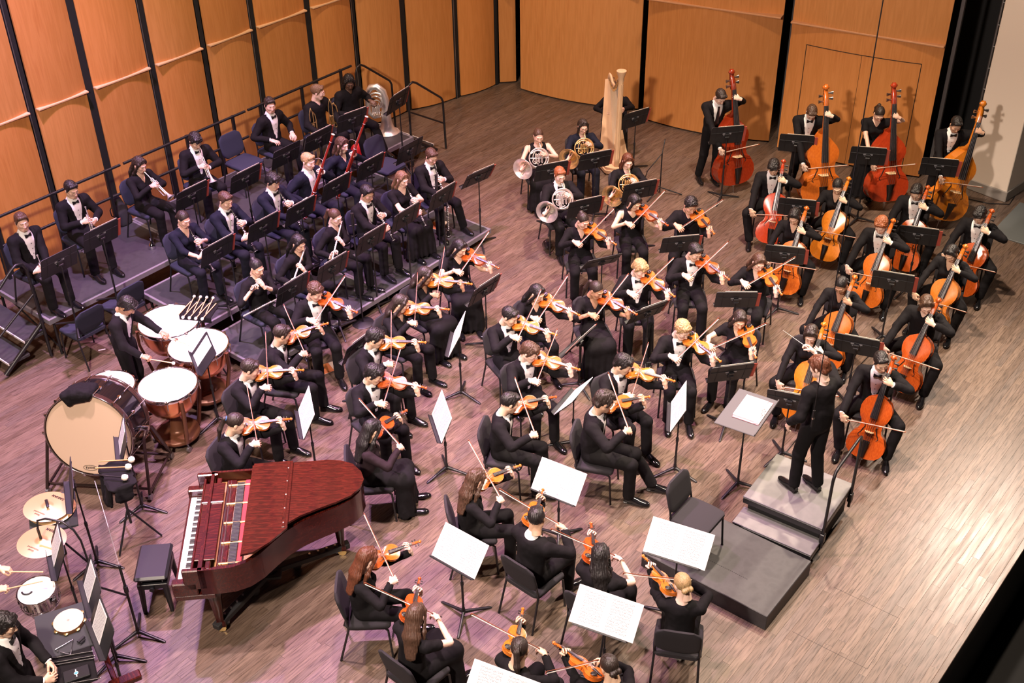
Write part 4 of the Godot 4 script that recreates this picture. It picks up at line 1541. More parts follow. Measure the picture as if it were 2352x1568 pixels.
# ---------------------------------------------------------------- chairs and stands
func make_furniture() -> void:
	var b := MB.new()
	var pr := []
	for q in [[-.22, .028, .85], [-.20, .045, .97], [-.08, .05, 1.0], [.10, .045, 1.0], [.19, .04, .95], [.215, .028, .82]]:
		var r := PackedVector3Array()
		for j in 16:
			var an := TAU * j / 16.0
			var cx: float = signf(cos(an)) * pow(absf(cos(an)), .35) * .228 * q[2]
			var cy: float = signf(sin(an)) * pow(absf(sin(an)), .5) * q[1] * .75
			r.append(Vector3(cx, .445 + cy - .10 * maxf(0.0, -q[0] - .14), q[0]))
		pr.append(r)
	b.loft(pr)
	var seat := b.mesh()
	b = MB.new()
	pr = []
	for i in 9:
		var t := i / 8.0
		var y := lerpf(.50, .85, t)
		var z := lerpf(.195, .275, t)
		var hw := .215 * (1.0 - .35 * pow(absf(t - .5) * 2.0, 6.0))
		var r := PackedVector3Array()
		for j in 16:
			var an := TAU * j / 16.0
			var cx: float = signf(cos(an)) * pow(absf(cos(an)), .35) * hw
			var cz: float = signf(sin(an)) * pow(absf(sin(an)), .6) * (.024 if i > 0 and i < 8 else .012)
			r.append(Vector3(cx, y, z + cz - .22 * cx * cx * 4.0 * .22))
		pr.append(r)
	b.loft(pr)
	var back := b.mesh()
	var tubes := MB.new()
	for s in [-1, 1]:
		tubes.tube([Vector3(s * .205, .41, -.18), Vector3(s * .208, .415, .10), Vector3(s * .205, .42, .185)], .0105, 8)
	tubes.tube([Vector3(-.205, .41, -.1), Vector3(.205, .41, -.1)], .009, 8)
	tubes.tube([Vector3(-.205, .415, .12), Vector3(.205, .415, .12)], .009, 8)
	KIT.chair = [["seat", seat, "chairfabric"], ["backrest", back, "chairfabric"], ["seat_frame", tubes.mesh(), "blackmetal"]]
	for s in [-1, 1]:
		b = MB.new()
		b.tube([Vector3(s * .205, .415, -.16), Vector3(s * .21, .385, -.192), Vector3(s * .222, .012, -.215), Vector3(s * .222, 0, -.216)], [.0115, .0115, .0115, .014], 8)
		KIT.chair.append(["leg", b.mesh(), "blackmetal"])
		b = MB.new()
		b.tube([Vector3(s * .222, 0, .29), Vector3(s * .222, .012, .288), Vector3(s * .207, .40, .185), Vector3(s * .205, .47, .185), Vector3(s * .20, .62, .21), Vector3(s * .195, .78, .255)], [.014, .0115, .0115, .0115, .0115, .01], 8)
		KIT.chair.append(["leg", b.mesh(), "blackmetal"])
	# music stand pieces: desk centred at the origin, facing -z
	b = MB.new()
	var poly := []
	for q in [[-.26, -.165], [-.26, .14], [-.245, .165], [.245, .165], [.26, .14], [.26, -.165]]:
		poly.append(Vector2(q[0], q[1]))
	b.t = Transform3D(Basis(Vector3(1, 0, 0), Vector3(0, 0, 1), Vector3(0, 1, 0)), Vector3.ZERO)
	b.plate(poly, -.004, .004)
	b.t = Transform3D()
	b.box(Vector3(0, .05, .006), Vector3(.50, .006, .008), .002)
	b.box(Vector3(-.17, 0, .007), Vector3(.006, .32, .006), .002)
	b.box(Vector3(.17, 0, .007), Vector3(.006, .32, .006), .002)
	TP.desk = b.mesh()
	b = MB.new()
	b.box(Vector3(0, -.166, -.028), Vector3(.52, .006, .062), .002)
	b.box(Vector3(0, -.158, -.058), Vector3(.52, .016, .005), .002)
	TP.desk_lip = b.mesh()
	b = MB.new()
	b.box(Vector3(0, -.01, .022), Vector3(.07, .10, .026), .005)
	b.tube([Vector3(-.03, -.02, .035), Vector3(.03, -.02, .035)], .014, 10)
	TP.desk_bracket = b.mesh()
	b = MB.new()
	for s in [-1, 1]:
		b.box(Vector3(s * .048, .028, .0048), Vector3(.04, .028, .0016))
	for i in 5:
		b.box(Vector3(-.045 + i * .022, -.006 + .0, .0048), Vector3(.014, .007, .0016))
	TP.desk_mark = b.mesh()
	b = MB.new()
	b.tube([Vector3(0, 0, 0), Vector3(0, 1, 0)], .0125, 10)
	TP.pole = b.mesh()
	b = MB.new()
	b.loft([boxring(Vector3(0, .065, -.01), .014, .016), boxring(Vector3(0, .045, -.12), .012, .011), boxring(Vector3(0, .012, -.28), .012, .008), boxring(Vector3(0, .006, -.30), .008, .006)])
	TP.base_leg = b.mesh()
	b = MB.new()
	b.lathe([Vector2(.018, .035), Vector2(.021, .05), Vector2(.019, .10), Vector2(.014, .13)], 12)
	TP.hub = b.mesh()
	b = MB.new()
	b.lathe([Vector2(.015, -.03), Vector2(.018, -.02), Vector2(.017, .02), Vector2(.013, .03)], 10)
	TP.clutch = b.mesh()
	# sheet music: two leaves with a fold; the print is flat texture
	var im := Image.create(256, 352, false, Image.FORMAT_RGB8)
	im.fill(Color(.80, .80, .80))
	rng.seed = 77
	for st in 11:
		var y0 := 22 + st * 29
		for l in 5:
			im.fill_rect(Rect2i(16, y0 + l * 4, 224, 1), Color(.30, .30, .34))
		var x := 24
		while x < 232:
			var ny := y0 + rng.randi_range(-3, 16)
			im.fill_rect(Rect2i(x, ny, 4, 3), Color(.18, .18, .2))
			im.fill_rect(Rect2i(x + 3, ny - 9, 1, 10), Color(.25, .25, .28))
			x += rng.randi_range(6, 15)
	var pm := mat("printed_page", Color(1, 1, 1), .75)
	pm.albedo_texture = ImageTexture.create_from_image(im)
	TP.page = QuadMesh.new()
	TP.page.size = Vector2(.245, .325)

func chair(xf: Transform3D, label: String, navy := false, group := "") -> Node3D:
	return put_kit("orchestra_chair", KIT.chair, xf, label, "chair", group, {"chairfabric": "chairnavy"} if navy else {})

func stand(px: float, py: float, h: float, lv: float, az: float, who: String, sheet := 0, tilt := 18.0, o := {}) -> void:
	var c := G(px, py, h)
	if o.has("base"):
		var bp := G(o.base[0], o.base[1], lv)
		c = Vector3(bp.x, h, bp.z)
	var yaw := yaw_of(az)
	var root := thing("music_stand", "black metal music stand " + who, "music stand", at(Vector3(c.x, lv, c.z), yaw), "")
	var hh := h - lv
	var tl := deg_to_rad(tilt)
	var dx := Transform3D(Basis(Vector3.RIGHT, tl), Vector3(0, hh, 0))   # leans its top away from the reader
	var dk := obj("desk", TP.desk, M.deskmetal, root, dx)
	obj("ledge", TP.desk_lip, M.deskmetal, dk)
	obj("bracket", TP.desk_bracket, M.blackmetal, dk)
	if o.get("mark", true):
		obj("maker_mark", TP.desk_mark, M.markwhite, dk)
	var off := Basis(Vector3.RIGHT, tl) * Vector3(0, -.02, .03)
	obj("upper_pole", TP.pole, M.polemetal, root, Transform3D(Basis.from_scale(Vector3(.7, hh * .5 + off.y, .7)), Vector3(0, hh * .5, off.z)))
	obj("lower_pole", TP.pole, M.blackmetal, root, Transform3D(Basis.from_scale(Vector3(1, hh * .52 - .04, 1)), Vector3(0, .04, off.z)))
	obj("clutch", TP.clutch, M.blackmetal, root, Transform3D(Basis(), Vector3(0, hh * .52, off.z)))
	obj("hub", TP.hub, M.blackmetal, root, Transform3D(Basis(), Vector3(0, 0, off.z)))
	for i in 3:
		obj("base_leg", TP.base_leg, M.blackmetal, root, Transform3D(Basis(Vector3.UP, o.get("legs", .5) + TAU * i / 3.0), Vector3(0, 0, off.z)))
	var wx: Transform3D = root.transform * dx
	if sheet == 1:        # a folder standing on the desk, its cover showing past the side
		var f := thing("music_folder", "cream folder on the music stand " + who, "sheet music", wx)
		var b := MB.new()
		b.box(Vector3(.075, -.015, -.0085), Vector3(.47, .29, .005), .001)
		obj("cover", b.mesh(), M.redcover, f, Transform3D(Basis(Vector3(0, 0, 1), .02), Vector3.ZERO))
		b = MB.new()
		b.box(Vector3(.05, .004, -.014), Vector3(.40, .325, .004), .001)
		obj("pages", b.mesh(), M.cream, f)
	elif sheet == 4:
		var f := thing("sheet_music", "single white printed page on the stand " + who, "sheet music", wx)
		var b := MB.new()
		b.box(Vector3(.06, -.005, -.0075), Vector3(.25, .31, .004), .001)
		obj("leaf", b.mesh(), M.paper, f)
		obj("page", TP.page, M.printed_page, f, Transform3D(Basis(Vector3.UP, PI).scaled(Vector3(.98, .94, 1)), Vector3(.06, -.005, -.0098)))
	elif sheet >= 2:
		var f := thing("sheet_music", "white printed music on the stand " + who, "sheet music", wx)
		var b := MB.new()
		b.box(Vector3(0, .02, -.0095), Vector3(.54 if sheet == 2 else .62, .35, .006), .0015)
		obj("booklet", b.mesh(), M.paper, f)
		for s in [-1, 1]:
			obj("page", TP.page, M.printed_page, f, Transform3D(Basis(Vector3.UP, PI) , Vector3(s * .13, .02, -.0132)))

# ---------------------------------------------------------------- the stage
func arc_panel(a: Vector3, b: Vector3, sag: float, y0: float, y1: float, th: float, seg := 12) -> ArrayMesh:
	var d := b - a
	var nn := Vector3(-d.z, 0, d.x).normalized()       # towards the stage
	var rings := []
	for i in seg + 1:
		var t := float(i) / seg
		var s := 4.0 * t * (1.0 - t) * sag
		var f := a + d * t + nn * s
		var k := f - nn * th
		var q := [Vector3(f.x, y0, f.z), Vector3(f.x, y1, f.z), Vector3(k.x, y1, k.z), Vector3(k.x, y0, k.z)]
		rings.append(PackedVector3Array([q[0], q[0], q[1], q[1], q[2], q[2], q[3], q[3]]))
	var mb := MB.new()
	mb.loft(rings)
	return mb.mesh()

func straight(a: Vector3, b: Vector3, off0: float, off1: float, y0: float, y1: float, bev := .006) -> ArrayMesh:
	var d := b - a
	var nn := Vector3(-d.z, 0, d.x).normalized()
	var mb := MB.new()
	mb.t = Transform3D(Basis(d.normalized(), Vector3.UP, nn * 1.0), (a + b) * .5 + nn * (off0 + off1) * .5 + Vector3(0, (y0 + y1) * .5, 0))
	mb.box(Vector3.ZERO, Vector3(d.length(), y1 - y0, off1 - off0), bev)
	return mb.mesh()

func build_floor() -> void:
	var fl := struct("floor")
	tag(fl, "worn grey-brown hardwood plank stage floor", "")
	rng.seed = 12
	var W := .0835
	var x1 := -1.68
	var near := []
	var surf := []
	for k in 6:
		surf.append(MB.new())
	var shapes := []
	for l in 4:
		var mb := MB.new()
		mb.box(Vector3(0, -.0125, 0), Vector3(W - .0009, .025, [.8, 1.1, 1.4, 1.8][l] - .0009), .0007)
		shapes.append(mb.mesh())
	var all := []
	for r in 168:
		var x := x1 - (r + .5) * W
		var z := 1.0 - rng.randf() * 1.6
		while z > -18.3:
			var l := rng.randi_range(0, 3)
			var len: float = [.8, 1.1, 1.4, 1.8][l]
			var zc := z - len * .5
			z -= len
			var c := Vector3(x, 0, zc)
			var rel := c - Vector3(0, CAMY, 0)
			var dep := rel.dot(cF)
			if dep < 1.0:
				continue
			var u := rel.dot(cX) / dep * FOC + 1176.0
			var v := rel.dot(cY) / dep * FOC + 784.0
			var seen: bool = u > -150 and u < 2500 and v > -200 and v < 1700
			if not seen and (absf(x + 8.0) > 9.0 or z > -1.0):
				pass
			var free: bool = seen and ((u > 1750 and v > 880) or (v > 1100 and u > 380) or (u > 2150 and v > 650) or (u < 260 and v > 780))
			all.append([dep if free else 99.0, c, l, rng.randi_range(0, 5)])
	all.sort_custom(func(p, q): return p[0] < q[0])
	for i in all.size():
		var e: Array = all[i]
		if i < 296 and e[0] < 90.0:
			obj("plank", shapes[e[2]], M["plank%d" % e[3]], fl, Transform3D(Basis(), e[1]))
		else:
			var mb: MB = surf[e[3]]
			mb.t = Transform3D(Basis(), e[1])
			var h := Vector3(W * .5 - .00045, 0, [.8, 1.1, 1.4, 1.8][e[2]] * .5 - .00045)
			var cb := .0007
			mb.quad(Vector3(-h.x + cb, 0, -h.z), Vector3(h.x - cb, 0, -h.z), Vector3(h.x - cb, 0, h.z), Vector3(-h.x + cb, 0, h.z), Vector3.UP)
			for s in [-1.0, 1.0]:
				mb.quad(Vector3(s * (h.x - cb), 0, -h.z), Vector3(s * h.x, -.002, -h.z), Vector3(s * h.x, -.002, h.z), Vector3(s * (h.x - cb), 0, h.z), Vector3(s, 1, 0))
	var am: ArrayMesh
	for k in 6:
		if am == null:
			am = surf[k].mesh()
		else:
			var arr := []
			arr.resize(Mesh.ARRAY_MAX)
			arr[Mesh.ARRAY_VERTEX] = surf[k].v
			arr[Mesh.ARRAY_NORMAL] = surf[k].n
			arr[Mesh.ARRAY_INDEX] = surf[k].ix
			am.add_surface_from_arrays(Mesh.PRIMITIVE_TRIANGLES, arr)
	for k in 6:
		am.surface_set_material(k, M["plank%d" % k])
	var rest_p := MeshInstance3D.new()
	rest_p.name = "further_planks"
	rest_p.mesh = am
	rest_p.set_meta("kind", "stuff")
	fl.add_child(rest_p)
	var sub := MB.new()
	sub.box(Vector3(-8.72, -.13, -8.5), Vector3(14.1, .20, 20), .0)
	obj("subfloor", sub.mesh(), M.blackpaint, fl)
	for q in [[1820, 1450, 1992, 1536], [1915, 1348, 2066, 1420], [1992, 1536, 2066, 1420]]:      # seams of a stage trap
		tube_obj("trap_seam", [G(q[0], q[1]) - Vector3(0, .0012, 0), G(q[2], q[3]) - Vector3(0, .0012, 0)], .0022, M.blackpaint, fl)
	var lip := MB.new()
	lip.box(Vector3(-1.65, -.012, -8.5), Vector3(.06, .03, 20), .004)
	obj("edge_strip", lip.mesh(), M.plank2, fl)
	var face := MB.new()
	face.box(Vector3(-1.66, -.68, -8.5), Vector3(.03, 1.3, 20), .0)
	obj("stage_front", face.mesh(), M.blackpaint, fl)

func build_shell() -> void:
	var posts := [Vector3(-14.75, 0, -1.6), Vector3(-14.75, 0, -2.6), Vector3(-14.75, 0, -3.6), Vector3(-14.75, 0, -4.65), Vector3(-14.75, 0, -5.65), Vector3(-14.75, 0, -6.65), Vector3(-14.75, 0, -7.60), Vector3(-14.75, 0, -8.53), Vector3(-14.75, 0, -9.60), Vector3(-14.75, 0, -10.57), Vector3(-14.75, 0, -11.55), Vector3(-14.72, 0, -12.68), Vector3(-14.66, 0, -13.64), Vector3(-14.5, 0, -14.66), Vector3(-14.17, 0, -15.67), Vector3(-13.98, 0, -16.60)]
	var wall := struct("wall_back")
	tag(wall, "orange wood acoustic shell panels between black posts", "")
	var LH := 2.45
	for i in posts.size() - 1:
		var a: Vector3 = posts[i]
		var b: Vector3 = posts[i + 1]
		var d := (b - a).normalized()
		a += d * .065
		b -= d * .065
		var m: Material = M["panel%d" % (i % 3)]
		# seen from the stage the run goes from +z to -z, so its stage side is towards +x
		obj("lower_panel", arc_panel(a, b, .055, .03, LH - .014, .03), m, wall)
		obj("upper_panel", arc_panel(a, b, .055, LH + .014, 10.4, .03), M["panel%d" % ((i + 1) % 3)], wall)
		obj("ledge", straight(a, b, -.03, .075, LH - .014, LH + .014), M.palewood, wall)
	for i in posts.size():
		var b := MB.new()
		b.box(posts[i] + Vector3(-.05, 5.2, 0), Vector3(.09, 10.4, .115 if i % 3 else .07), .004)
		obj("post", b.mesh(), M.blackpaint, wall)
		if i % 2 == 0:
			b = MB.new()
			b.box(posts[i] + Vector3(.0, 5.2, .04), Vector3(.012, 10.4, .012), .002)
			obj("metal_edge", b.mesh(), M.dullsteel, wall)
	var far := struct("wall_far")
	tag(far, "curved orange wood shell panels with double door", "")
	var c0 := Vector3(-13.98, 0, -16.66)
	var c1 := G(1186, 190)
	c1 = Vector3(c1.x, 0, c1.z)
	obj("corner_panel", straight(c0, c1, -.03, .0, .03, 10.4), M.panel1, far)
	var ps := [[G(1196, 206), G(1465, 253)], [G(1476, 274), G(1765, 327)], [G(1784, 341), G(2110, 409)]]
	for i in 3:
		var a: Vector3 = ps[i][0]
		var b: Vector3 = ps[i][1]
		var fh := 2.27
		obj("lower_panel", arc_panel(a, b, .16 if i < 2 else .10, .03, fh - .015, .03, 18), M["panel%d" % i], far)
		obj("upper_panel", arc_panel(a, b, .16 if i < 2 else .10, fh + .015, 10.4, .03, 18), M["panel%d" % ((i + 1) % 3)], far)
		obj("ledge", straight(a, b, -.03, .17 if i < 2 else .11, fh - .015, fh + .015), M.panelpale, far)
		var p := MB.new()
		var q := b + (b - a).normalized() * .06
		p.box(q + Vector3(0, 5.2, -.25), Vector3(.06, 10.4, .06), .004)
		obj("support_post", p.mesh(), M.dullsteel, far)
	# the double door let into the third panel: grooves of dark gasket
	var a3: Vector3 = ps[2][0]
	var b3: Vector3 = ps[2][1]
	var dn := Vector3(-(b3 - a3).z, 0, (b3 - a3).x).normalized()
	var on := func(t: float, y: float) -> Vector3:
		return a3 + (b3 - a3) * t + dn * (4.0 * t * (1.0 - t) * .10 + .001) + Vector3(0, y, 0)
	for g in [[.12, .12, .03, 1.93], [.88, .88, .03, 1.93], [.50, .50, .03, 1.93]]:
		var mb := MB.new()
		mb.tube([on.call(g[0], g[2]), on.call(g[1], g[3])], .006 if g[0] != .5 else .003, 6)
		obj("door_gasket", mb.mesh(), M.blackpaint, far)
	var top := []
	for i in 13:
		top.append(on.call(lerpf(.12, .88, i / 12.0), 1.93))
	var mt := MB.new()
	mt.tube(top, .006, 6)
	obj("door_gasket", mt.mesh(), M.blackpaint, far)
	# backstage and house beyond
	var b := MB.new()
	b.box(Vector3(-9, 4.0, -19.8), Vector3(18, 14.0, .2), 0)
	struct("wall_backstage", b.mesh(), M.blackpaint)
	b = MB.new()
	b.box(Vector3(-15.6, 4.5, -8), Vector3(.2, 15, 24), 0)
	struct("wall_upstage", b.mesh(), M.blackpaint)
	b = MB.new()
	b.box(Vector3(-6, 11.3, -8), Vector3(22, .2, 26), 0)
	struct("ceiling", b.mesh(), M.darkceil)
	b = MB.new()
	b.box(Vector3(-6, 4.5, 3.2), Vector3(22, 15, .2), 0)
	struct("wall_near", b.mesh(), M.housewall)
	b = MB.new()
	b.box(Vector3(4.8, 4.5, -8), Vector3(.2, 15, 24), 0)
	struct("wall_house", b.mesh(), M.housewall)
	b = MB.new()
	b.box(Vector3(1.7, -1.4, -8), Vector3(6.6, .2, 24), 0)
	struct("floor_house", b.mesh(), M.darkfloor)
	# proscenium pillar
	var pa := G(2225, 436)
	var pb := G(2310, 462)
	var pil := thing("proscenium_pillar", "cream painted proscenium pillar with a grey plinth beside the stage", "pillar", at((pa + pb) * .5, yaw_of(172)))
	b = MB.new()
	b.box(Vector3(-.05, 5.2, .45), Vector3(.72, 10.4, .9), .01)
	obj("shaft", b.mesh(), M.cream_wall, pil)
	b = MB.new()
	b.box(Vector3(-.05, .09, .45), Vector3(.76, .18, .94), .01)
	obj("plinth", b.mesh(), M.greypaint, pil)
	pil.transform = Transform3D(Basis(Vector3.UP, deg_to_rad(-8)), (pa + pb) * .5 + Vector3(0, 0, -.45)) * Transform3D(Basis(Vector3.UP, 0), Vector3(.05, 0, -.45))
	# grey landing beside the pillar
	b = MB.new()
	b.box(Vector3(-3.1, .008, -17.35), Vector3(2.6, .02, 1.25), .003)
	struct("floor_landing", b.mesh(), M.greyfloor)
	# backstage clutter seen in the wing
	var lad := thing("wing_ladder", "dim steel pole and rungs standing in the dark wing", "ladder", at(Vector3(-5.5, 0, -18.5), .3))
	for x in [0.0, .34]:
		b = MB.new()
		b.tube([Vector3(x, 0, 0), Vector3(x, 3.2, -.1)], .022, 8)
		obj("rail", b.mesh(), M.dullsteel, lad)
	for i in 8:
		b = MB.new()
		b.tube([Vector3(0, .4 + i * .35, -.02), Vector3(.34, .4 + i * .35, -.02)], .012, 6)
		obj("rung", b.mesh(), M.dullsteel, lad)

func tube_obj(called: String, pts: Array, r: float, m: Material, parent: Node) -> void:
	var b := MB.new()
	b.tube(pts, r, 8)
	obj(called, b.mesh(), m, parent)

func riser(x0: float, x1: float, z0: float, z1: float, h: float, label: String, deep: bool) -> void:
	var c := Vector3((x0 + x1) * .5, 0, (z0 + z1) * .5)
	var o := thing("riser_platform", label, "platform", at(c))
	var s := Vector3(absf(x1 - x0), 0, absf(z1 - z0)) - Vector3(.006, 0, .006)
	var b := MB.new()
	b.box(Vector3(0, h - .02, 0), Vector3(s.x - .06, .04, s.z - .06), .0)
	obj("deck", b.mesh(), M.deckgrey, o)
	for q in [[Vector3(s.x * .5 - .0175, h - .035, 0), Vector3(.035, .076, s.z)], [Vector3(-s.x * .5 + .0175, h - .035, 0), Vector3(.035, .076, s.z)], [Vector3(0, h - .035, s.z * .5 - .0175), Vector3(s.x - .07, .076, .035)], [Vector3(0, h - .035, -s.z * .5 + .0175), Vector3(s.x - .07, .076, .035)]]:
		b = MB.new()
		b.box(q[0], q[1], .004)
		obj("edge_rail", b.mesh(), M.edgealu, o)
	for sx in [-1, 1]:
		for sz in [-1, 1]:
			tube_obj("leg", [Vector3(sx * (s.x * .5 - .07), 0, sz * (s.z * .5 - .09)), Vector3(sx * (s.x * .5 - .07), h - .06, sz * (s.z * .5 - .09))], .02, M.blackmetal, o)
	if deep:
		for sz in [-1, 1]:
			tube_obj("brace", [Vector3(s.x * .5 - .07, .1, sz * (s.z * .5 - .09)), Vector3(-s.x * .5 + .07, h - .08, sz * (s.z * .5 - .09))], .012, M.blackmetal, o)

func guard_rail(z0: float, z1: float, label: String) -> void:
	var o := thing("guard_rail", label, "railing", Transform3D())
	var x := -14.12
	for y in [1.52, 1.10]:
		tube_obj("rail", [Vector3(x, y, z0 - .03), Vector3(x, y, z1 + .03)], .021, M.blackmetal, o)
	for t in [.12, .5, .88]:
		var z := lerpf(z0, z1, t)
		var b := MB.new()
		b.box(Vector3(x, 1.06, z), Vector3(.045, .96, .045), .005)
		obj("upright", b.mesh(), M.blackmetal, o)

func build_risers() -> void:
	var zs := [-6.08, -8.39, -10.70, -13.0]
	for i in 3:
		riser(-12.79, -14.2, zs[i], zs[i + 1], .6, ["dark grey platform under the two tuxedo trumpeters near the steps", "dark grey platform under trumpeters beside an empty chair", "dark grey platform under the trombone and tuba chairs"][i], true)
		guard_rail(zs[i], zs[i + 1], ["black double guard rail behind the end trumpeters", "black double guard rail behind an empty blue chair", "black double guard rail behind the trombone and tuba"][i])
	for i in 2:
		riser(-11.37, -12.72, -7.41 - i * 2.27, -9.68 - i * 2.27, .4, ["grey middle platform under the clarinets beside the timpani", "grey middle platform under the bassoons"][i], false)
		riser(-10.26, -11.36, -7.40 - i * 2.28, -9.68 - i * 2.28, .2, ["low grey platform under the piccolo and flutes", "low grey platform under the oboes"][i], false)
	# steps with handrails at both ends
	for e in 2:
		var zz := -6.08 if e == 0 else -13.0
		var sg := 1.0 if e == 0 else -1.0
		var o := thing("stage_steps", ["black portable steps at the trumpet end of the risers", "black portable steps at the tuba end of the risers"][e], "steps", at(Vector3(-13.5, 0, zz)))
		for i in 2:
			var y := .4 - i * .2
			var b := MB.new()
			b.box(Vector3(0, y - .02, sg * (.17 + i * .28)), Vector3(1.15, .04, .30), .004)
			obj("tread", b.mesh(), M.deckgrey, o)
			b = MB.new()
			b.box(Vector3(0, y - .015, sg * (.325 + i * .28)), Vector3(1.15, .034, .014), .003)
			obj("nosing", b.mesh(), M.nosing, o)
		for s in [-1, 1]:
			tube_obj("stringer", [Vector3(s * .56, .54, 0), Vector3(s * .56, .06, sg * .68)], .03, M.blackmetal, o)
			tube_obj("handrail", [Vector3(s * .60, .56, sg * .04), Vector3(s * .60, 1.36, sg * .04), Vector3(s * .60, 1.46, sg * .08), Vector3(s * .60, 1.48, sg * .16), Vector3(s * .60, 1.44, sg * .24), Vector3(s * .60, .98, sg * .82), Vector3(s * .60, .90, sg * .86), Vector3(s * .60, .02, sg * .88)], .019, M.blackmetal, o)
			tube_obj("middle_rail", [Vector3(s * .60, 1.0, sg * .04), Vector3(s * .60, .50, sg * .86)], .015, M.blackmetal, o)
			tube_obj("foot_brace", [Vector3(s * .60, .03, sg * .04), Vector3(s * .60, .58, sg * .04)], .022, M.blackmetal, o)

func obox(parent: Node, called: String, c: Vector3, s: Vector3, m: Material, bev := .006) -> MeshInstance3D:
	var b := MB.new()
	b.box(c, s, bev)
	return obj(called, b.mesh(), m, parent)

func build_podium() -> void:
	var o := thing("conductor_podium", "grey two-step conductor podium with black edges and a side rail", "podium", at(Vector3(-3.765, 0, -9.37), deg_to_rad(4.0)))
	obox(o, "top_deck", Vector3(0, .385, 0), Vector3(.90, .03, .84), M.podiumgrey, .005)
	obox(o, "top_edge", Vector3(0, .335, 0), Vector3(.90, .07, .84), M.blackmetal, .003)
	obox(o, "inner_box", Vector3(0, .15, -.02), Vector3(.82, .30, .76), M.blackpaint, .003)
	obox(o, "step_deck", Vector3(0, .185, .50), Vector3(.90, .03, .28), M.podiumgrey, .005)
	obox(o, "step_edge", Vector3(0, .14, .50), Vector3(.90, .06, .28), M.blackmetal, .003)
	obox(o, "step_box", Vector3(0, .06, .50), Vector3(.84, .12, .24), M.blackpaint, .003)
	obox(o, "top_trim", Vector3(0, .392, .424), Vector3(.90, .018, .008), M.edgealu, .002)
	obox(o, "step_trim", Vector3(0, .192, .644), Vector3(.90, .018, .008), M.edgealu, .002)
	tube_obj("side_rail", [Vector3(.462, .12, .40), Vector3(.462, 1.04, .40), Vector3(.462, 1.13, .36), Vector3(.462, 1.15, .28), Vector3(.462, 1.15, -.24), Vector3(.462, 1.13, -.32), Vector3(.462, 1.04, -.36), Vector3(.462, .12, -.36)], .017, M.blackmetal, o)
	obox(o, "rail_clamp", Vector3(.462, .26, -.36), Vector3(.05, .12, .06), M.blackmetal)
	obox(o, "rail_clamp", Vector3(.462, .26, .40), Vector3(.05, .12, .06), M.blackmetal)
	var p := thing("soloist_platform", "low dark grey painted wooden platform with an empty chair", "platform", at(Vector3(-3.95, 0, -8.20), deg_to_rad(1.0)))
	obox(p, "box", Vector3(0, .1, 0), Vector3(1.46, .2, .95), M.darkdeck, .006)
	for i in 26:
		obox(p, "staple", Vector3(-.2 + i * .021, .2005, .15), Vector3(.008, .002, .008), M.blackpaint, 0)

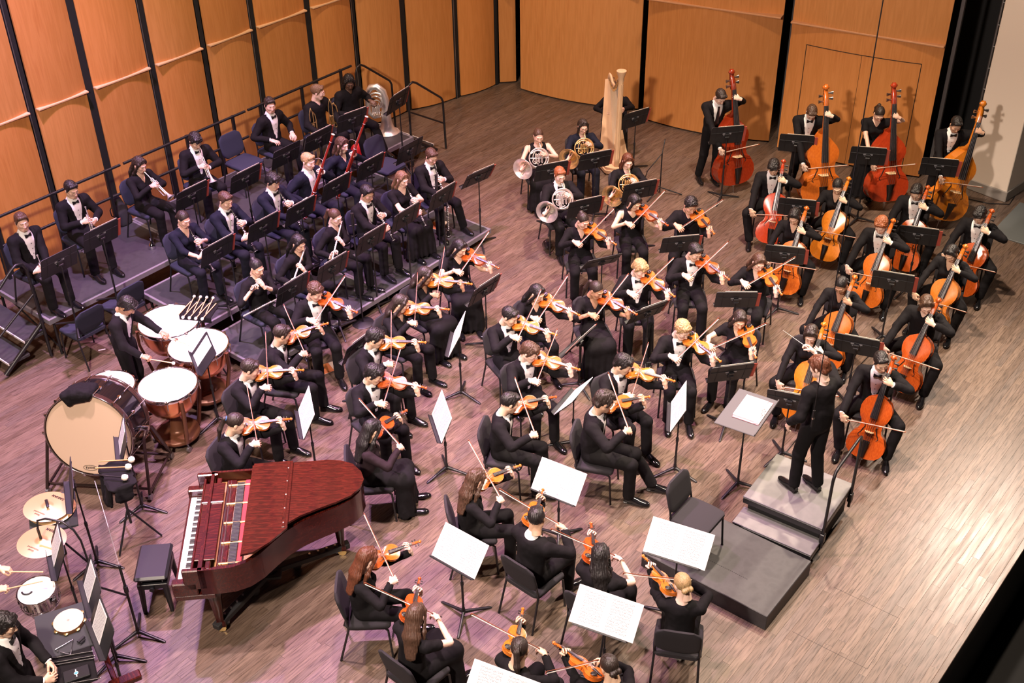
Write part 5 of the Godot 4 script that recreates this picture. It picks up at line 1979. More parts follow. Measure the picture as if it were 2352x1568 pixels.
# ---------------------------------------------------------------- piano and percussion
func build_piano() -> void:
	var org := Vector3(-8.56, 0, -5.09)
	var ax := Vector3(.707, 0, .707)
	var az := Vector3(.707, 0, -.707)
	var o := thing("grand_piano", "glossy mahogany grand piano with its front lid folded back", "piano", Transform3D(Basis(ax, Vector3.UP, -az), org))
	# local: x along the keyboard (0 spine side .. 1.42), -z into the depth (d = -z)
	var ol := [[0, .22], [0, 1.40], [.03, 1.54], [.10, 1.66], [.22, 1.75], [.36, 1.78], [.50, 1.74], [.61, 1.65], [.70, 1.50], [.78, 1.33], [.87, 1.17], [.98, 1.03], [1.12, .91], [1.26, .80], [1.36, .68], [1.41, .54], [1.42, .40], [1.42, .22]]
	var outer := PackedVector3Array()
	var c := Vector2(.55, .8)
	var ringf := func(k: float, y: float) -> PackedVector3Array:
		var r := PackedVector3Array()
		for i in ol.size():
			var a := Vector2(ol[(i + ol.size() - 1) % ol.size()][0], ol[(i + ol.size() - 1) % ol.size()][1])
			var b := Vector2(ol[(i + 1) % ol.size()][0], ol[(i + 1) % ol.size()][1])
			var p := Vector2(ol[i][0], ol[i][1])
			var t := (b - a).normalized()
			var nrm := Vector2(-t.y, t.x)          # outward for this winding is the left of travel
			p += nrm * k
			r.append(Vector3(p.x, y, -p.y))
		return r
	var b := MB.new()
	b.loft([ringf.call(0, .66), ringf.call(0, .66), ringf.call(0, .985), ringf.call(0, .985), ringf.call(-.04, .985), ringf.call(-.04, .985), ringf.call(-.04, .86)], true, false)
	obj("rim", b.mesh(), M.mahogany, o)
	b = MB.new()
	b.loft([ringf.call(-.05, .84), ringf.call(-.05, .86)])
	obj("soundboard_and_plate", b.mesh(), M.goldplate, o)
	# strings over the plate where the lid is folded back
	b = MB.new()
	for i in 60:
		var x := .12 + i * .0205
		b.tube([Vector3(x, .885, -.46), Vector3(x * .9 + .05, .885, -.95 if x < .9 else lerpf(-.95, -.62, (x - .9) / .43))], .0012, 4)
	obj("strings", b.mesh(), M.steel, o)
	obox(o, "pin_block", Vector3(.71, .88, -.42), Vector3(1.32, .03, .10), M.mahogany)
	b = MB.new()
	for i in 64:
		for k in 2:
			b.tube([Vector3(.1 + i * .0195, .89, -.39 - k * .03), Vector3(.1 + i * .0195, .925, -.39 - k * .03)], .003, 5)
	obj("tuning_pins", b.mesh(), M.steel, o)
	b = MB.new()
	for i in 5:
		obox(o, "plate_strut", Vector3(.15 + i * .28, .90, -.55), Vector3(.022, .03, .32), M.goldplate)
	b = MB.new()
	for i in 60:
		b.box(Vector3(.13 + i * .0195, .905, -.52), Vector3(.015, .02, .075), .002)
	obj("dampers", b.mesh(), M.blackmetal, o)
	obox(o, "felt_strip", Vector3(.71, .896, -.585), Vector3(1.28, .012, .05), M.redfelt)
	# main lid, propped a hand's breadth open on the bent side, and the folded front flap
	var open := Transform3D(Basis(), Vector3(0, 1.0, 0)) * Transform3D(Basis(Vector3(0, 0, 1), .075), Vector3.ZERO) * Transform3D(Basis(), Vector3(0, -1.0, 0))
	b = MB.new()
	var lid := []
	var flap := []
	for p in ol:
		if p[1] > .6:
			lid.append(Vector2(p[0] + (.012 if p[0] > .2 else -.012), -p[1] - (.012 if p[1] > 1.3 else 0.0)))
	lid.push_front(Vector2(-.012, -.64))
	lid.append(Vector2(1.40, -.64))
	b.plate(lid, .992, 1.014)
	obj("lid", b.mesh(), M.mahogany_top, o, open)
	b = MB.new()
	b.plate([Vector2(-.01, -.66), Vector2(-.01, -1.06), Vector2(1.08, -1.06), Vector2(1.28, -.90), Vector2(1.40, -.76), Vector2(1.42, -.66)], 1.017, 1.038)
	obj("front_lid_flap", b.mesh(), M.mahogany_top, o, open)
	obox(o, "hinge_strip", Vector3(.54, 1.041, -1.02), Vector3(1.06, .006, .03), M.mahogany).transform = open
	for i in 5:
		obox(o, "hinge_screw", Vector3(.12 + i * .22, 1.046, -1.02), Vector3(.014, .006, .014), M.steel).transform = open
	obox(o, "prop_stick", Vector3(.55, .93, -.66), Vector3(.6, .018, .022), M.mahogany)
	# keyboard
	obox(o, "key_bed", Vector3(.71, .63, -.15), Vector3(1.42, .06, .38), M.mahogany)
	obox(o, "key_slip", Vector3(.71, .69, .035), Vector3(1.26, .06, .02), M.mahogany)
	for s in [.045, 1.375]:
		obox(o, "cheek_block", Vector3(s, .735, -.07), Vector3(.09, .17, .24), M.mahogany, .012)
	obox(o, "arm", Vector3(.025, .86, -.18), Vector3(.05, .25, .22), M.mahogany, .01)
	obox(o, "arm", Vector3(1.395, .86, -.18), Vector3(.05, .25, .22), M.mahogany, .01)
	var kw := 1.225 / 52.0
	var keyb := MB.new()
	keyb.box(Vector3(0, .725, -.055), Vector3(kw - .0012, .022, .15), .002)
	var white := keyb.mesh()
	keyb = MB.new()
	keyb.box(Vector3(0, .742, -.085), Vector3(.011, .016, .092), .002)
	var black := keyb.mesh()
	for i in 52:
		var x := .0975 + (i + .5) * kw
		obj("white_key", white, M.ivorykey, o, Transform3D(Basis(), Vector3(x, 0, 0)))
		if i < 51 and (i + 5) % 7 in [0, 1, 3, 4, 5]:
			obj("black_key", black, M.ebony, o, Transform3D(Basis(), Vector3(x + kw * .5, 0, 0)))
	obox(o, "key_stop", Vector3(.71, .745, -.135), Vector3(1.24, .02, .012), M.redfelt, .002)
	obox(o, "fallboard", Vector3(.71, .85, -.155), Vector3(1.30, .20, .025), M.mahogany, .006)
	obox(o, "music_desk", Vector3(.71, .955, -.27), Vector3(1.10, .02, .20), M.mahogany_top, .006)
	obox(o, "desk_support", Vector3(.71, .93, -.30), Vector3(1.30, .03, .05), M.mahogany, .006)
	obox(o, "desk_arm", Vector3(.46, .972, -.27), Vector3(.015, .015, .22), M.steel, .003)
	# legs, lyre and dolly
	for q in [Vector3(.14, 0, -.30), Vector3(1.28, 0, -.30), Vector3(.36, 0, -1.48)]:
		b = MB.new()
		b.loft([boxring(Vector3.ZERO, .075, .075), boxring(Vector3.ZERO, .075, .075)].map(func(r): return r))
		b = MB.new()
		var lr := []
		for e in [[.66, .085], [.56, .08], [.50, .06], [.16, .035], [.14, .05], [.09, .05]]:
			var r := PackedVector3Array()
			for j in 4:
				var an := PI / 4 + TAU * j / 4.0
				r.append(q + Vector3(cos(an) * e[1] * 1.3, e[0], sin(an) * e[1] * 1.3))
			lr.append(r)
		b.loft(lr)
		var lg := obj("leg", b.mesh(), M.mahogany, o)
		tube_obj("caster", [q + Vector3(-.02, .045, 0), q + Vector3(.02, .045, 0)], .045, M.brass, lg)
	b = MB.new()
	for s in [-.07, .07]:
		b.tube([Vector3(.71 + s, .62, -.42), Vector3(.71 + s * 1.3, .2, -.40)], .016, 8)
	b.box(Vector3(.71, .17, -.38), Vector3(.26, .05, .10), .008)
	obj("pedal_lyre", b.mesh(), M.mahogany, o)
	for i in 3:
		obox(o, "pedal", Vector3(.64 + i * .07, .10, -.30), Vector3(.03, .012, .14), M.brass, .004)
	for i in 3:
		b = MB.new()
		b.torus(Vector3(1.02 - i * .13, .875, -.85 - i * .14), Vector3.UP, .028, .008, 18, 6)
		obj("plate_hole_ring", b.mesh(), M.brass, o)
	var dl := thing("piano_dolly", "battered black steel truck with casters under the piano", "dolly", Transform3D(Basis(ax, Vector3.UP, -az), org))
	var hub := Vector3(.66, .15, -.75)
	for q in [Vector3(.14, .12, -.30), Vector3(1.28, .12, -.30), Vector3(.36, .12, -1.48)]:
		b = MB.new()
		var d: Vector3 = q - hub
		b.t = frame(hub + d * .5 - Vector3(0, .0, 0), d, Vector3.UP)
		b.box(Vector3.ZERO, Vector3(.085, .07, d.length() + .16), .008)
		obj("beam", b.mesh(), M.batteredblack, dl)
		for k in [.35, .95]:
			var w: Vector3 = hub + d * k
			tube_obj("wheel", [Vector3(w.x - .06, .05, w.z), Vector3(w.x - .02, .05, w.z)], .05, M.dullsteel, dl)
		for k in 4:
			var w2: Vector3 = hub + d * (.55 + k * .12) + Vector3(0, .04, 0)
			tube_obj("bolt", [w2, w2 + Vector3(0, .014, 0)], .012, M.steel, dl)
	obox(dl, "hub_plate", hub, Vector3(.24, .05, .24), M.batteredblack, .01)
	# bench
	var bn := thing("piano_bench", "black padded adjustable piano bench in front of the keyboard", "bench", Transform3D(Basis(ax, Vector3.UP, -az), Vector3(-8.30, 0, -4.31)))
	obox(bn, "cushion", Vector3(0, .475, 0), Vector3(.50, .06, .33), M.benchleather, .022)
	obox(bn, "apron", Vector3(0, .36, 0), Vector3(.46, .07, .30), M.blacksatin, .006)
	for i in 3:
		for s in [-1, 1]:
			tube_obj("lift_bar", [Vector3(-.2, .405 + i * .015, s * .1), Vector3(.2, .42 - i * .008, s * .1)], .006, M.dullsteel, bn)
	for s in [-1, 1]:
		tube_obj("adjusting_knob", [Vector3(s * .235, .36, 0), Vector3(s * .275, .36, 0)], .025, M.blacksatin, bn)
		for t in [-1, 1]:
			b = MB.new()
			b.t = Transform3D(Basis(), Vector3(s * .20, 0, t * .12))
			b.loft([boxring2(Vector3(s * .02, 0, t * .015), .017), boxring2(Vector3(0, .34, 0), .026)])
			obj("leg", b.mesh(), M.blacksatin, bn)

func boxring2(c: Vector3, w: float) -> PackedVector3Array:
	return PackedVector3Array([c + Vector3(-w, 0, -w), c + Vector3(-w, 0, w), c + Vector3(w, 0, w), c + Vector3(w, 0, -w)])

func timpano(px: float, py: float, r: float, h: float, label: String, tilt: float) -> void:
	var p := G(px, py, h)
	var o := thing("timpani", label, "timpani", at(Vector3(p.x, 0, p.z), tilt))
	var b := MB.new()
	b.lathe([Vector2(.05, h - r * 1.12), Vector2(r * .42, h - r * 1.08), Vector2(r * .72, h - r * .88), Vector2(r * .90, h - r * .55), Vector2(r * .96, h - r * .2), Vector2(r * .97, h - .03), Vector2(r * .985, h - .02)], 36, true, false)
	obj("copper_bowl", b.mesh(), M.copper, o)
	b = MB.new()
	b.lathe([Vector2(r * .965, h - .012), Vector2(r * .965, h + .003), Vector2(.0004, h + .003)], 40, false, false)
	obj("drumhead", b.mesh(), M.drumhead, o)
	b = MB.new()
	b.lathe([Vector2(r * .965, h - .004), Vector2(r * .97, h + .012), Vector2(r * 1.0, h + .012), Vector2(r * 1.02, h), Vector2(r * 1.02, h - .03), Vector2(r * .985, h - .03)], 40, false, false)
	obj("hoop", b.mesh(), M.chrome, o)
	for i in 8:
		var an := TAU * i / 8.0 + .2
		var q := Vector3(cos(an), 0, sin(an))
		b = MB.new()
		b.tube([q * r * 1.035 + Vector3(0, h + .02, 0), q * r * 1.035 + Vector3(0, h - .11, 0)], .007, 6)
		b.box(q * r * 1.03 + Vector3(0, h - .005, 0), Vector3(.035, .016, .035), .003)
		obj("tuning_rod", b.mesh(), M.chrome, o)
	for i in 4:
		var an := TAU * i / 4.0 + .55
		var q := Vector3(cos(an), 0, sin(an))
		b = MB.new()
		b.loft([strutring(q, r * 1.05, h - .03, .016), strutring(q, r * 1.06, h - r * .6, .016), strutring(q, r * .80, .16, .018), strutring(q, r * .72, .10, .018)])
		obj("strut", b.mesh(), M.copperpaint, o)
	b = MB.new()
	b.lathe([Vector2(.04, .09), Vector2(r * .74, .09), Vector2(r * .76, .11), Vector2(r * .74, .15), Vector2(r * .4, .17), Vector2(.08, .19), Vector2(.045, h - r * 1.1)], 28)
	obj("base", b.mesh(), M.copperpaint, o)
	b = MB.new()
	b.loft([boxring(Vector3(0, .12, -r * .5), .07, .02), boxring(Vector3(0, .08, -r * 1.05), .06, .018)])
	obj("foot_pedal", b.mesh(), M.dullsteel, o)
	for i in 3:
		var an := TAU * i / 3.0 + .55
		var q := Vector3(cos(an) * r * .82, .035, sin(an) * r * .82)
		tube_obj("caster", [q + Vector3(-.015, 0, 0), q + Vector3(.015, 0, 0)], .035, M.dullsteel, o)
		tube_obj("caster_fork", [q + Vector3(0, .03, 0), Vector3(q.x * .9, .1, q.z * .9)], .012, M.chrome, o)

func strutring(q: Vector3, r: float, y: float, w: float) -> PackedVector3Array:
	var s := Vector3(-q.z, 0, q.x) * w * 1.3
	var c := q * r + Vector3(0, y, 0)
	return PackedVector3Array([c + s + q * w, c - s + q * w, c - s - q * w, c + s - q * w])

func mallet_kit(l: float, head: float, hm: String, sm: String) -> Array:
	var b := MB.new()
	b.tube([Vector3.ZERO, Vector3(0, 0, -l)], .0065, 8)
	var k := MB.new()
	k.t = Transform3D(Basis(Vector3.RIGHT, -PI / 2), Vector3(0, 0, -l))
	k.lathe([Vector2(.004, -head), Vector2(head * .8, -head * .7), Vector2(head, 0), Vector2(head * .8, head * .7), Vector2(.004, head)], 12)
	return [["shaft", b.mesh(), sm], ["head", k.mesh(), hm]]

func build_percussion() -> void:
	KIT.mallet = mallet_kit(.36, .02, "felt", "palewood")
	KIT.bd_mallet = mallet_kit(.34, .036, "felt", "bowstick")
	KIT.drumstick = mallet_kit(.40, .008, "palewood", "palewood")
	KIT.rod = mallet_kit(.38, .006, "steel", "ebony")
	var bt := MB.new()
	bt.tube([Vector3(0, 0, .03), Vector3(0, 0, -.36)], [.004, .0015], 6)
	var bh := MB.new()
	bh.t = Transform3D(Basis(Vector3.RIGHT, PI / 2), Vector3.ZERO)
	bh.lathe([Vector2(.004, -.02), Vector2(.012, 0), Vector2(.004, .05)], 10)
	KIT.baton = [["shaft", bt.mesh(), "whitepaint"], ["grip", bh.mesh(), "palewood"]]
	timpano(385, 884, .345, .82, "copper kettle timpani standing between small timpani and violinists", .3)
	timpano(455, 793, .37, .82, "copper kettle timpani in front of the mallet tray", .9)
	timpano(388, 738, .385, .86, "large copper kettle timpani carrying a tray of mallets", .1)
	timpano(247, 888, .315, .82, "small copper kettle timpani half hidden by the bass drum", .5)
	# mallet tray on the large timpani
	var tp := G(458, 712, .92)
	var ml := thing("mallet_tray", "black cloth covered mallet tray at the rim of the large timpani", "tray", at(tp, yaw_of(100)))
	obox(ml, "cloth_top", Vector3(0, 0, 0), Vector3(.30, .02, .42), M.blackcloth, .008)
	obox(ml, "cloth_fold", Vector3(.15, -.035, 0), Vector3(.014, .08, .42), M.blackcloth, .005)
	b_tray_legs(ml, .30, .42, tp.y)
	for i in 9:
		var hm := 1.0 if i % 2 == 0 else -1.0
		put_kit("timpani_mallet", KIT.mallet, at(tp, yaw_of(100)) * frame(Vector3(-.02 + hm * -.12, .024, -.17 + i * .042), Vector3(hm, 0, .12), Vector3.UP), "cream felt timpani mallet lying on the black mallet tray", "mallet", "mallets on the timpani tray")
	# bass drum
	var ray := (G(205, 998, .78) - Vector3(0, CAMY, 0)).normalized()
	var n := -(ray * .84 + (cX * .67 - cY * .74) * .54).normalized()
	var fc := G(205, 998, .80)
	var R := .50
	var dep := .46
	var bd := thing("bass_drum", "large concert bass drum with cream heads and black shell on a tilting stand", "bass drum", Transform3D(Basis(), Vector3(fc.x, 0, fc.z)))
	var df := frame(Vector3(0, fc.y, 0), Vector3.UP, n)        # y along the drum axis, out of the near head
	var x := n.cross(Vector3.UP).normalized()
	df = Transform3D(Basis(x, n, x.cross(n)), Vector3(0, fc.y, 0))
	var b := MB.new()
	b.t = df
	b.lathe([Vector2(R * .985, -dep), Vector2(R * .985, -.005)], 48, false, false)
	obj("shell", b.mesh(), M.blackgloss, bd)
	for y in [0.0, -dep]:
		b = MB.new()
		b.t = df
		b.lathe([Vector2(.0004, y + (.004 if y == 0.0 else -.004)), Vector2(R * .98, y + (.004 if y == 0.0 else -.004))], 48, false, false)
		obj("drumhead", b.mesh(), M.calfskin, bd)
		b = MB.new()
		b.t = df
		b.lathe([Vector2(R * .975, y + (.02 if y == 0.0 else .05)), Vector2(R * 1.01, y + (.02 if y == 0.0 else .05)), Vector2(R * 1.01, y - (.05 if y == 0.0 else .02)), Vector2(R * .99, y - (.05 if y == 0.0 else .02))], 48, false, false)
		obj("hoop", b.mesh(), M.darkhoop, bd)
		b = MB.new()
		b.t = df
		b.torus(Vector3(0, y + (.022 if y == 0.0 else .0), 0), Vector3.UP, R * 1.005, .006, 48, 6)
		obj("hoop_rim", b.mesh(), M.chrome, bd)
	for i in 14:
		var an := TAU * i / 14.0
		b = MB.new()
		b.t = df
		var q := Vector3(cos(an) * R * 1.03, 0, sin(an) * R * 1.03)
		b.tube([q + Vector3(0, .03, 0), q + Vector3(0, -.16, 0)], .006, 6)
		b.tube([q + Vector3(0, -dep + .16, 0), q + Vector3(0, -dep - .03, 0)], .006, 6)
		b.box(q * .985 + Vector3(0, -.17, 0), Vector3(.03, .05, .03), .004)
		b.box(q + Vector3(0, .02, 0), Vector3(.03, .014, .03), .003)
		obj("tension_rod", b.mesh(), M.chrome, bd)
	var tm := TextMesh.new()
	var ft := SystemFont.new()
	ft.font_names = PackedStringArray(["Droid Sans"])
	ft.font_weight = 700
	tm.font = ft
	tm.text = "EVANS"
	tm.font_size = 32
	tm.pixel_size = .0011
	tm.depth = .001
	# upright on the head as the photograph shows it: text up follows the head's uphill direction
	var uph := (Vector3.UP - n * n.y).normalized()
	var tx := uph.cross(n).normalized()
	var tb := Basis(tx, uph, n)
	obj("maker_lettering", tm, M.ebony, bd, Transform3D(tb, df.origin + n * .006 - uph * (R * .83) - tx * .04))
	b = MB.new()
	var ov := []
	for i in 25:
		var an := TAU * i / 24.0
		ov.append(df.origin + n * .006 - uph * (R * .83) - tx * .04 + tx * cos(an) * .082 + uph * sin(an) * .032)
	b.tube(ov, .0022, 5)
	obj("lettering_oval", b.mesh(), M.ebony, bd)
	# stand: two A-frames joined by a base
	var ctr := df.origin - n * dep * .5
	var side := Vector3(n.z, 0, -n.x).normalized()
	var fwd := Vector3(n.x, 0, n.z).normalized()
	for s in [-1, 1]:
		var hub: Vector3 = ctr + side * s * (R + .06)
		for t in [-1, 1]:
			var foot: Vector3 = Vector3(ctr.x, .09, ctr.z) + side * s * (R + .10) + fwd * t * .36
			tube_obj("frame_tube", [hub + Vector3(0, -.02, 0) + fwd * t * .03, hub + Vector3(0, -.08, 0) + fwd * t * .12, foot], .019, M.brownmetal, bd)
			tube_obj("caster", [foot + Vector3(0, -.045, 0) - side * .015, foot + Vector3(0, -.045, 0) + side * .015], .042, M.dullsteel, bd)
		tube_obj("base_tube", [Vector3(ctr.x, .10, ctr.z) + side * s * (R + .10) + fwd * .36, Vector3(ctr.x, .10, ctr.z) + side * s * (R + .10) - fwd * .36], .016, M.brownmetal, bd)
		tube_obj("swivel_clamp", [ctr + side * s * (R - .01), hub + side * s * .03], .03, M.chrome, bd)
	for t in [-1, 1]:
		tube_obj("cross_tube", [Vector3(ctr.x, .11, ctr.z) + side * (R + .10) + fwd * t * .3, Vector3(ctr.x, .11, ctr.z) - side * (R + .10) + fwd * t * .3], .016, M.brownmetal, bd)
	# dark cloth draped on the drum
	var cl := thing("drum_cloth", "crumpled black cloth draped over the top of the bass drum", "cloth", Transform3D(Basis(), Vector3(fc.x, 0, fc.z)))
	sd_new(Vector3(-.75, fc.y - .1, -.75), Vector3(.75, fc.y + .75, .75), .02)
	var cn := FastNoiseLite.new()
	cn.frequency = 6.0
	var topd := uph * .97 - x * 0.0
	for i in 5:
		var an: float = -.12 + i * .13
		var dirr := (uph * cos(an) + tx * sin(an) * -1.0)
		var e := df.origin + dirr * (R + .015)
		sd_cap(e - n * .16, e + n * .03, .042, .042, .06)
		sd_cap(e + n * .03, e + n * .03 - dirr * (.05 + .012 * i), .036, .030, .06)
	sd_fn(func(p: Vector3, f: float) -> float: return f - .016 * cn.get_noise_3dv(p * 2.0))
	obj("cloth", to_mesh(sd_mesh()), M.blackcloth, cl)
	# bass drum mallet tray with a hanging cloth
	var tb2 := G(272, 1092, .92)
	var tyaw := yaw_of(60)
	var tr := thing("cloth_draped_tray", "black cloth draped percussion tray in front of the bass drum", "tray", at(tb2, tyaw))
	sd_new(Vector3(-.34, -.55, -.30), Vector3(.34, .12, .30), .018)
	sd_cap(Vector3(-.18, 0, 0), Vector3(.18, 0, 0), .05, .05, .02, Vector3(1, .4, 3.2))
	sd_cap(Vector3(-.2, -.02, .13), Vector3(-.05, -.30, .17), .05, .07, .04, Vector3(1.6, 1, .5))
	sd_cap(Vector3(.1, -.02, .13), Vector3(.08, -.22, .16), .05, .06, .04, Vector3(1.6, 1, .5))
	sd_cap(Vector3(-.22, 0, 0), Vector3(-.26, -.34, .02), .04, .05, .04, Vector3(.6, 1, 2.2))
	sd_cap(Vector3(.21, 0, 0), Vector3(.24, -.12, .02), .04, .05, .04, Vector3(.6, 1, 2.2))
	sd_fn(func(p: Vector3, f: float) -> float: return f - .012 * cn.get_noise_3dv(p * 2.0))
	obj("cloth", to_mesh(sd_mesh()), M.blackcloth, tr)
	b_tray_legs(tr, .36, .26, tb2.y)
	for i in 3:
		put_kit("bass_drum_mallet", KIT.bd_mallet, Transform3D(Basis(), G([247, 240, 236][i], [1064, 1079, 1094][i], .985)) * frame(Vector3(-.1, 0, .04).rotated(Vector3.UP, 0), Basis(Vector3.UP, yaw_of([86, 88, 99][i])) * Vector3(0, 0, -1), Vector3.UP), ["wooden bass drum mallet with white fleece head nearest the drum", "wooden bass drum mallet with white fleece head between the others", "black bass drum mallet with a white fleece head"][i], "mallet", "bass drum mallets", {"bowstick": "bowstick" if i < 2 else "ebony"})
	# cymbals: a pair on a tray and one on a stand
	var cp := G(118, 1166, .90)
	var ct := thing("cymbal_tray", "black carpeted trap table under a pair of crash cymbals", "table", at(Vector3(cp.x, 0, cp.z), yaw_of(70)))
	obox(ct, "table_top", Vector3(0, .83, 0), Vector3(.56, .03, .46), M.traycarpet, .005)
	b_tray_legs(ct, .5, .4, .83, true)
	var ck := cymbal_kit(.235)
	for i in 2:
		var cym := put_kit("crash_cymbal", ck, Transform3D(Basis(Vector3.UP, 2.3 + i * .4) * Basis(Vector3.RIGHT, .06 + i * .03), Vector3(cp.x - i * .03, .885 + i * .028, cp.z + .02 * i)), ["bronze crash cymbal lying lowest on the tray", "bronze crash cymbal with black strap lying on another cymbal"][i], "cymbal")
		if i == 1:
			var sm := MB.new()
			sm.tube([Vector3(-.06, .045, 0), Vector3(0, .055, .0), Vector3(.09, .02, .0)], .016, 8, true, .35)
			obj("leather_strap", sm.mesh(), M.blackmetal, cym)
			cymbal_text(cym)
	var sp := G(96, 1243, 1.0)
	var su := put_kit("suspended_cymbal", cymbal_kit(.23), Transform3D(Basis(Vector3.UP, 2.5) * Basis(Vector3.RIGHT, .05), Vector3(sp.x, 1.0, sp.z)), "bronze suspended cymbal on a boom stand", "cymbal")
	cymbal_text(su)
	var cs := thing("cymbal_stand", "black tripod cymbal stand with a curved gooseneck", "stand", at(Vector3(sp.x, 0, sp.z)))
	tube_obj("gooseneck", [Vector3(0, 1.16, 0), Vector3(-.02, 1.24, -.03), Vector3(.05, 1.27, -.08), Vector3(.2, 1.26, -.16), Vector3(.3, 1.18, -.2), Vector3(.34, 1.05, -.22), Vector3(.35, .6, -.23)], .011, M.blackmetal, cs)
	tube_obj("pole", [Vector3(.35, .25, -.23), Vector3(.35, .7, -.23)], .014, M.blackmetal, cs)
	tube_obj("hanger", [Vector3(0, 1.17, 0), Vector3(0, 1.04, 0)], .014, M.blackmetal, cs)
	for i in 3:
		var an := TAU * i / 3.0 + .4
		tube_obj("tripod_leg", [Vector3(.35, .42, -.23), Vector3(.35 + cos(an) * .3, .015, -.23 + sin(an) * .3)], .012, M.blackmetal, cs)
	# snare drum
	var sn := G(84, 1356, .80)
	var sd := thing("snare_drum", "chrome snare drum with a white head on a low stand", "snare drum", Transform3D(Basis(Vector3.UP, .5) * Basis(Vector3.RIGHT, .05), sn))
	b = MB.new()
	b.lathe([Vector2(.172, -.14), Vector2(.172, -.01)], 36, false, false)
	obj("shell", b.mesh(), M.chrome, sd)
	b = MB.new()
	b.lathe([Vector2(.0004, .004), Vector2(.172, .004)], 36, false, false)
	obj("drumhead", b.mesh(), M.drumhead, sd)
	for y in [.0, -.15]:
		b = MB.new()
		b.lathe([Vector2(.176, y - .012), Vector2(.182, y - .012), Vector2(.184, y + .012), Vector2(.178, y + .014)], 36, false, false)
		obj("hoop", b.mesh(), M.chrome, sd)
	for i in 10:
		var an := TAU * i / 10.0
		b = MB.new()
		b.tube([Vector3(cos(an) * .188, .01, sin(an) * .188), Vector3(cos(an) * .188, -.155, sin(an) * .188)], .004, 6)
		b.box(Vector3(cos(an) * .18, -.075, sin(an) * .18), Vector3(.018, .04, .018), .003)
		obj("lug", b.mesh(), M.chrome, sd)
	b = MB.new()
	b.torus(Vector3(-.08, .012, .02), Vector3.UP, .05, .009, 12, 6, 2.2, 4.6)
	obj("muffler", b.mesh(), M.blackmetal, sd)
	obox(sd, "strainer", Vector3(.19, -.07, .05), Vector3(.03, .09, .05), M.chrome, .006)
	var ss := thing("snare_stand", "chrome and black stand holding the snare drum", "stand", at(Vector3(sn.x, 0, sn.z)))
	tube_obj("pole", [Vector3(0, .12, 0), Vector3(0, .56, 0)], .014, M.chrome, ss)
	for i in 3:
		var an := TAU * i / 3.0 + 1.0
		tube_obj("tripod_leg", [Vector3(0, .35, 0), Vector3(cos(an) * .26, .015, sin(an) * .26)], .010, M.blackmetal, ss)
		tube_obj("basket_arm", [Vector3(0, .56, 0), Vector3(cos(an) * .17, .61, sin(an) * .17), Vector3(cos(an) * .19, .68, sin(an) * .19)], .008, M.chrome, ss)
	# trap table with tambourine and triangle
	var A := G(73, 1417, .92)
	var B := G(188, 1381, .92)
	var D := G(100, 1516, .92)
	var tbx := (B - A).normalized()
	var tc := (B + D) * .5
	var tt := thing("trap_table", "dark grey carpeted trap table under the tambourine", "table", Transform3D(Basis(tbx, Vector3.UP, tbx.cross(Vector3.UP)), Vector3(tc.x, 0, tc.z)))
	obox(tt, "table_top", Vector3(0, .905, 0), Vector3((B - A).length(), .03, (D - A).length()), M.traycarpet, .005)
	b_tray_legs(tt, .4, .5, .9, true)
	var tam := thing("tambourine", "wooden tambourine with a worn skin head on the carpeted table", "tambourine", Transform3D(Basis(Vector3.RIGHT, .06), G(157, 1424, .965)))
	b = MB.new()
	b.lathe([Vector2(.128, -.045), Vector2(.135, -.045), Vector2(.135, .0), Vector2(.128, .0)], 32, false, false)
	obj("frame", b.mesh(), M.walnut, tam)
	b = MB.new()
	b.lathe([Vector2(.0004, .003), Vector2(.134, .001)], 32, false, false)
	obj("drumhead", b.mesh(), M.oldskin, tam)
	b = MB.new()
	b.lathe([Vector2(.0004, .0042), Vector2(.012, .0042)], 12, false, false)
	obj("worn_spot", b.mesh(), M.greypaint, tam)
	for i in 8:
		var an := TAU * i / 8.0
		b = MB.new()
		b.t = Transform3D(Basis(Vector3.UP, -an), Vector3(cos(an) * .134, -.022, sin(an) * .134))
		b.lathe([Vector2(.003, -.006), Vector2(.022, -.004), Vector2(.022, .004), Vector2(.003, .006)], 12)
		obj("jingle", b.mesh(), M.brass, tam)
	var tg := G(155, 1484, .935)
	var tri := thing("triangle", "steel orchestral triangle lying on the carpeted table", "triangle", at(tg, yaw_of(20)))
	tube_obj("steel_bar", [Vector3(-.02, 0, .075), Vector3(.085, 0, .07), Vector3(.0, 0, -.08), Vector3(-.08, 0, .07), Vector3(-.04, 0, .074)], .006, M.steel, tri)
	var tcl := thing("triangle_clip", "small black triangle clip lying on the carpeted table", "clip", at(G(186, 1468, .94), yaw_of(30)))
	obox(tcl, "jaw", Vector3(0, 0, 0), Vector3(.03, .02, .08), M.blackmetal)
	obox(tcl, "lever", Vector3(.03, .0, .01), Vector3(.015, .02, .06), M.blackmetal)
	# black cloth tray with rods and a case
	var pc := G(168, 1532, .90)
	var pt := thing("stick_tray", "black cloth covered tray holding drumsticks and a small case", "tray", Transform3D(Basis(tbx, Vector3.UP, tbx.cross(Vector3.UP)), pc))
	obox(pt, "cloth_top", Vector3.ZERO, Vector3(.36, .03, .46), M.blackcloth, .01)
	obox(pt, "cloth_front", Vector3(-.185, -.06, 0), Vector3(.014, .14, .44), M.blackcloth, .006)
	b_tray_legs(pt, .34, .44, pc.y)
	for i in 4:
		put_kit("triangle_beater", KIT.rod, Transform3D(Basis(), G([160, 165, 165, 178][i], [1504, 1514, 1520, 1566][i], .93)) * frame(Vector3.ZERO, Basis(Vector3.UP, yaw_of(78)) * Vector3(0, 0, -1), Vector3.UP).translated_local(Vector3(0, 0, .19)), "thin steel beater lying on the black cloth tray", "beater", "beaters on the stick tray")
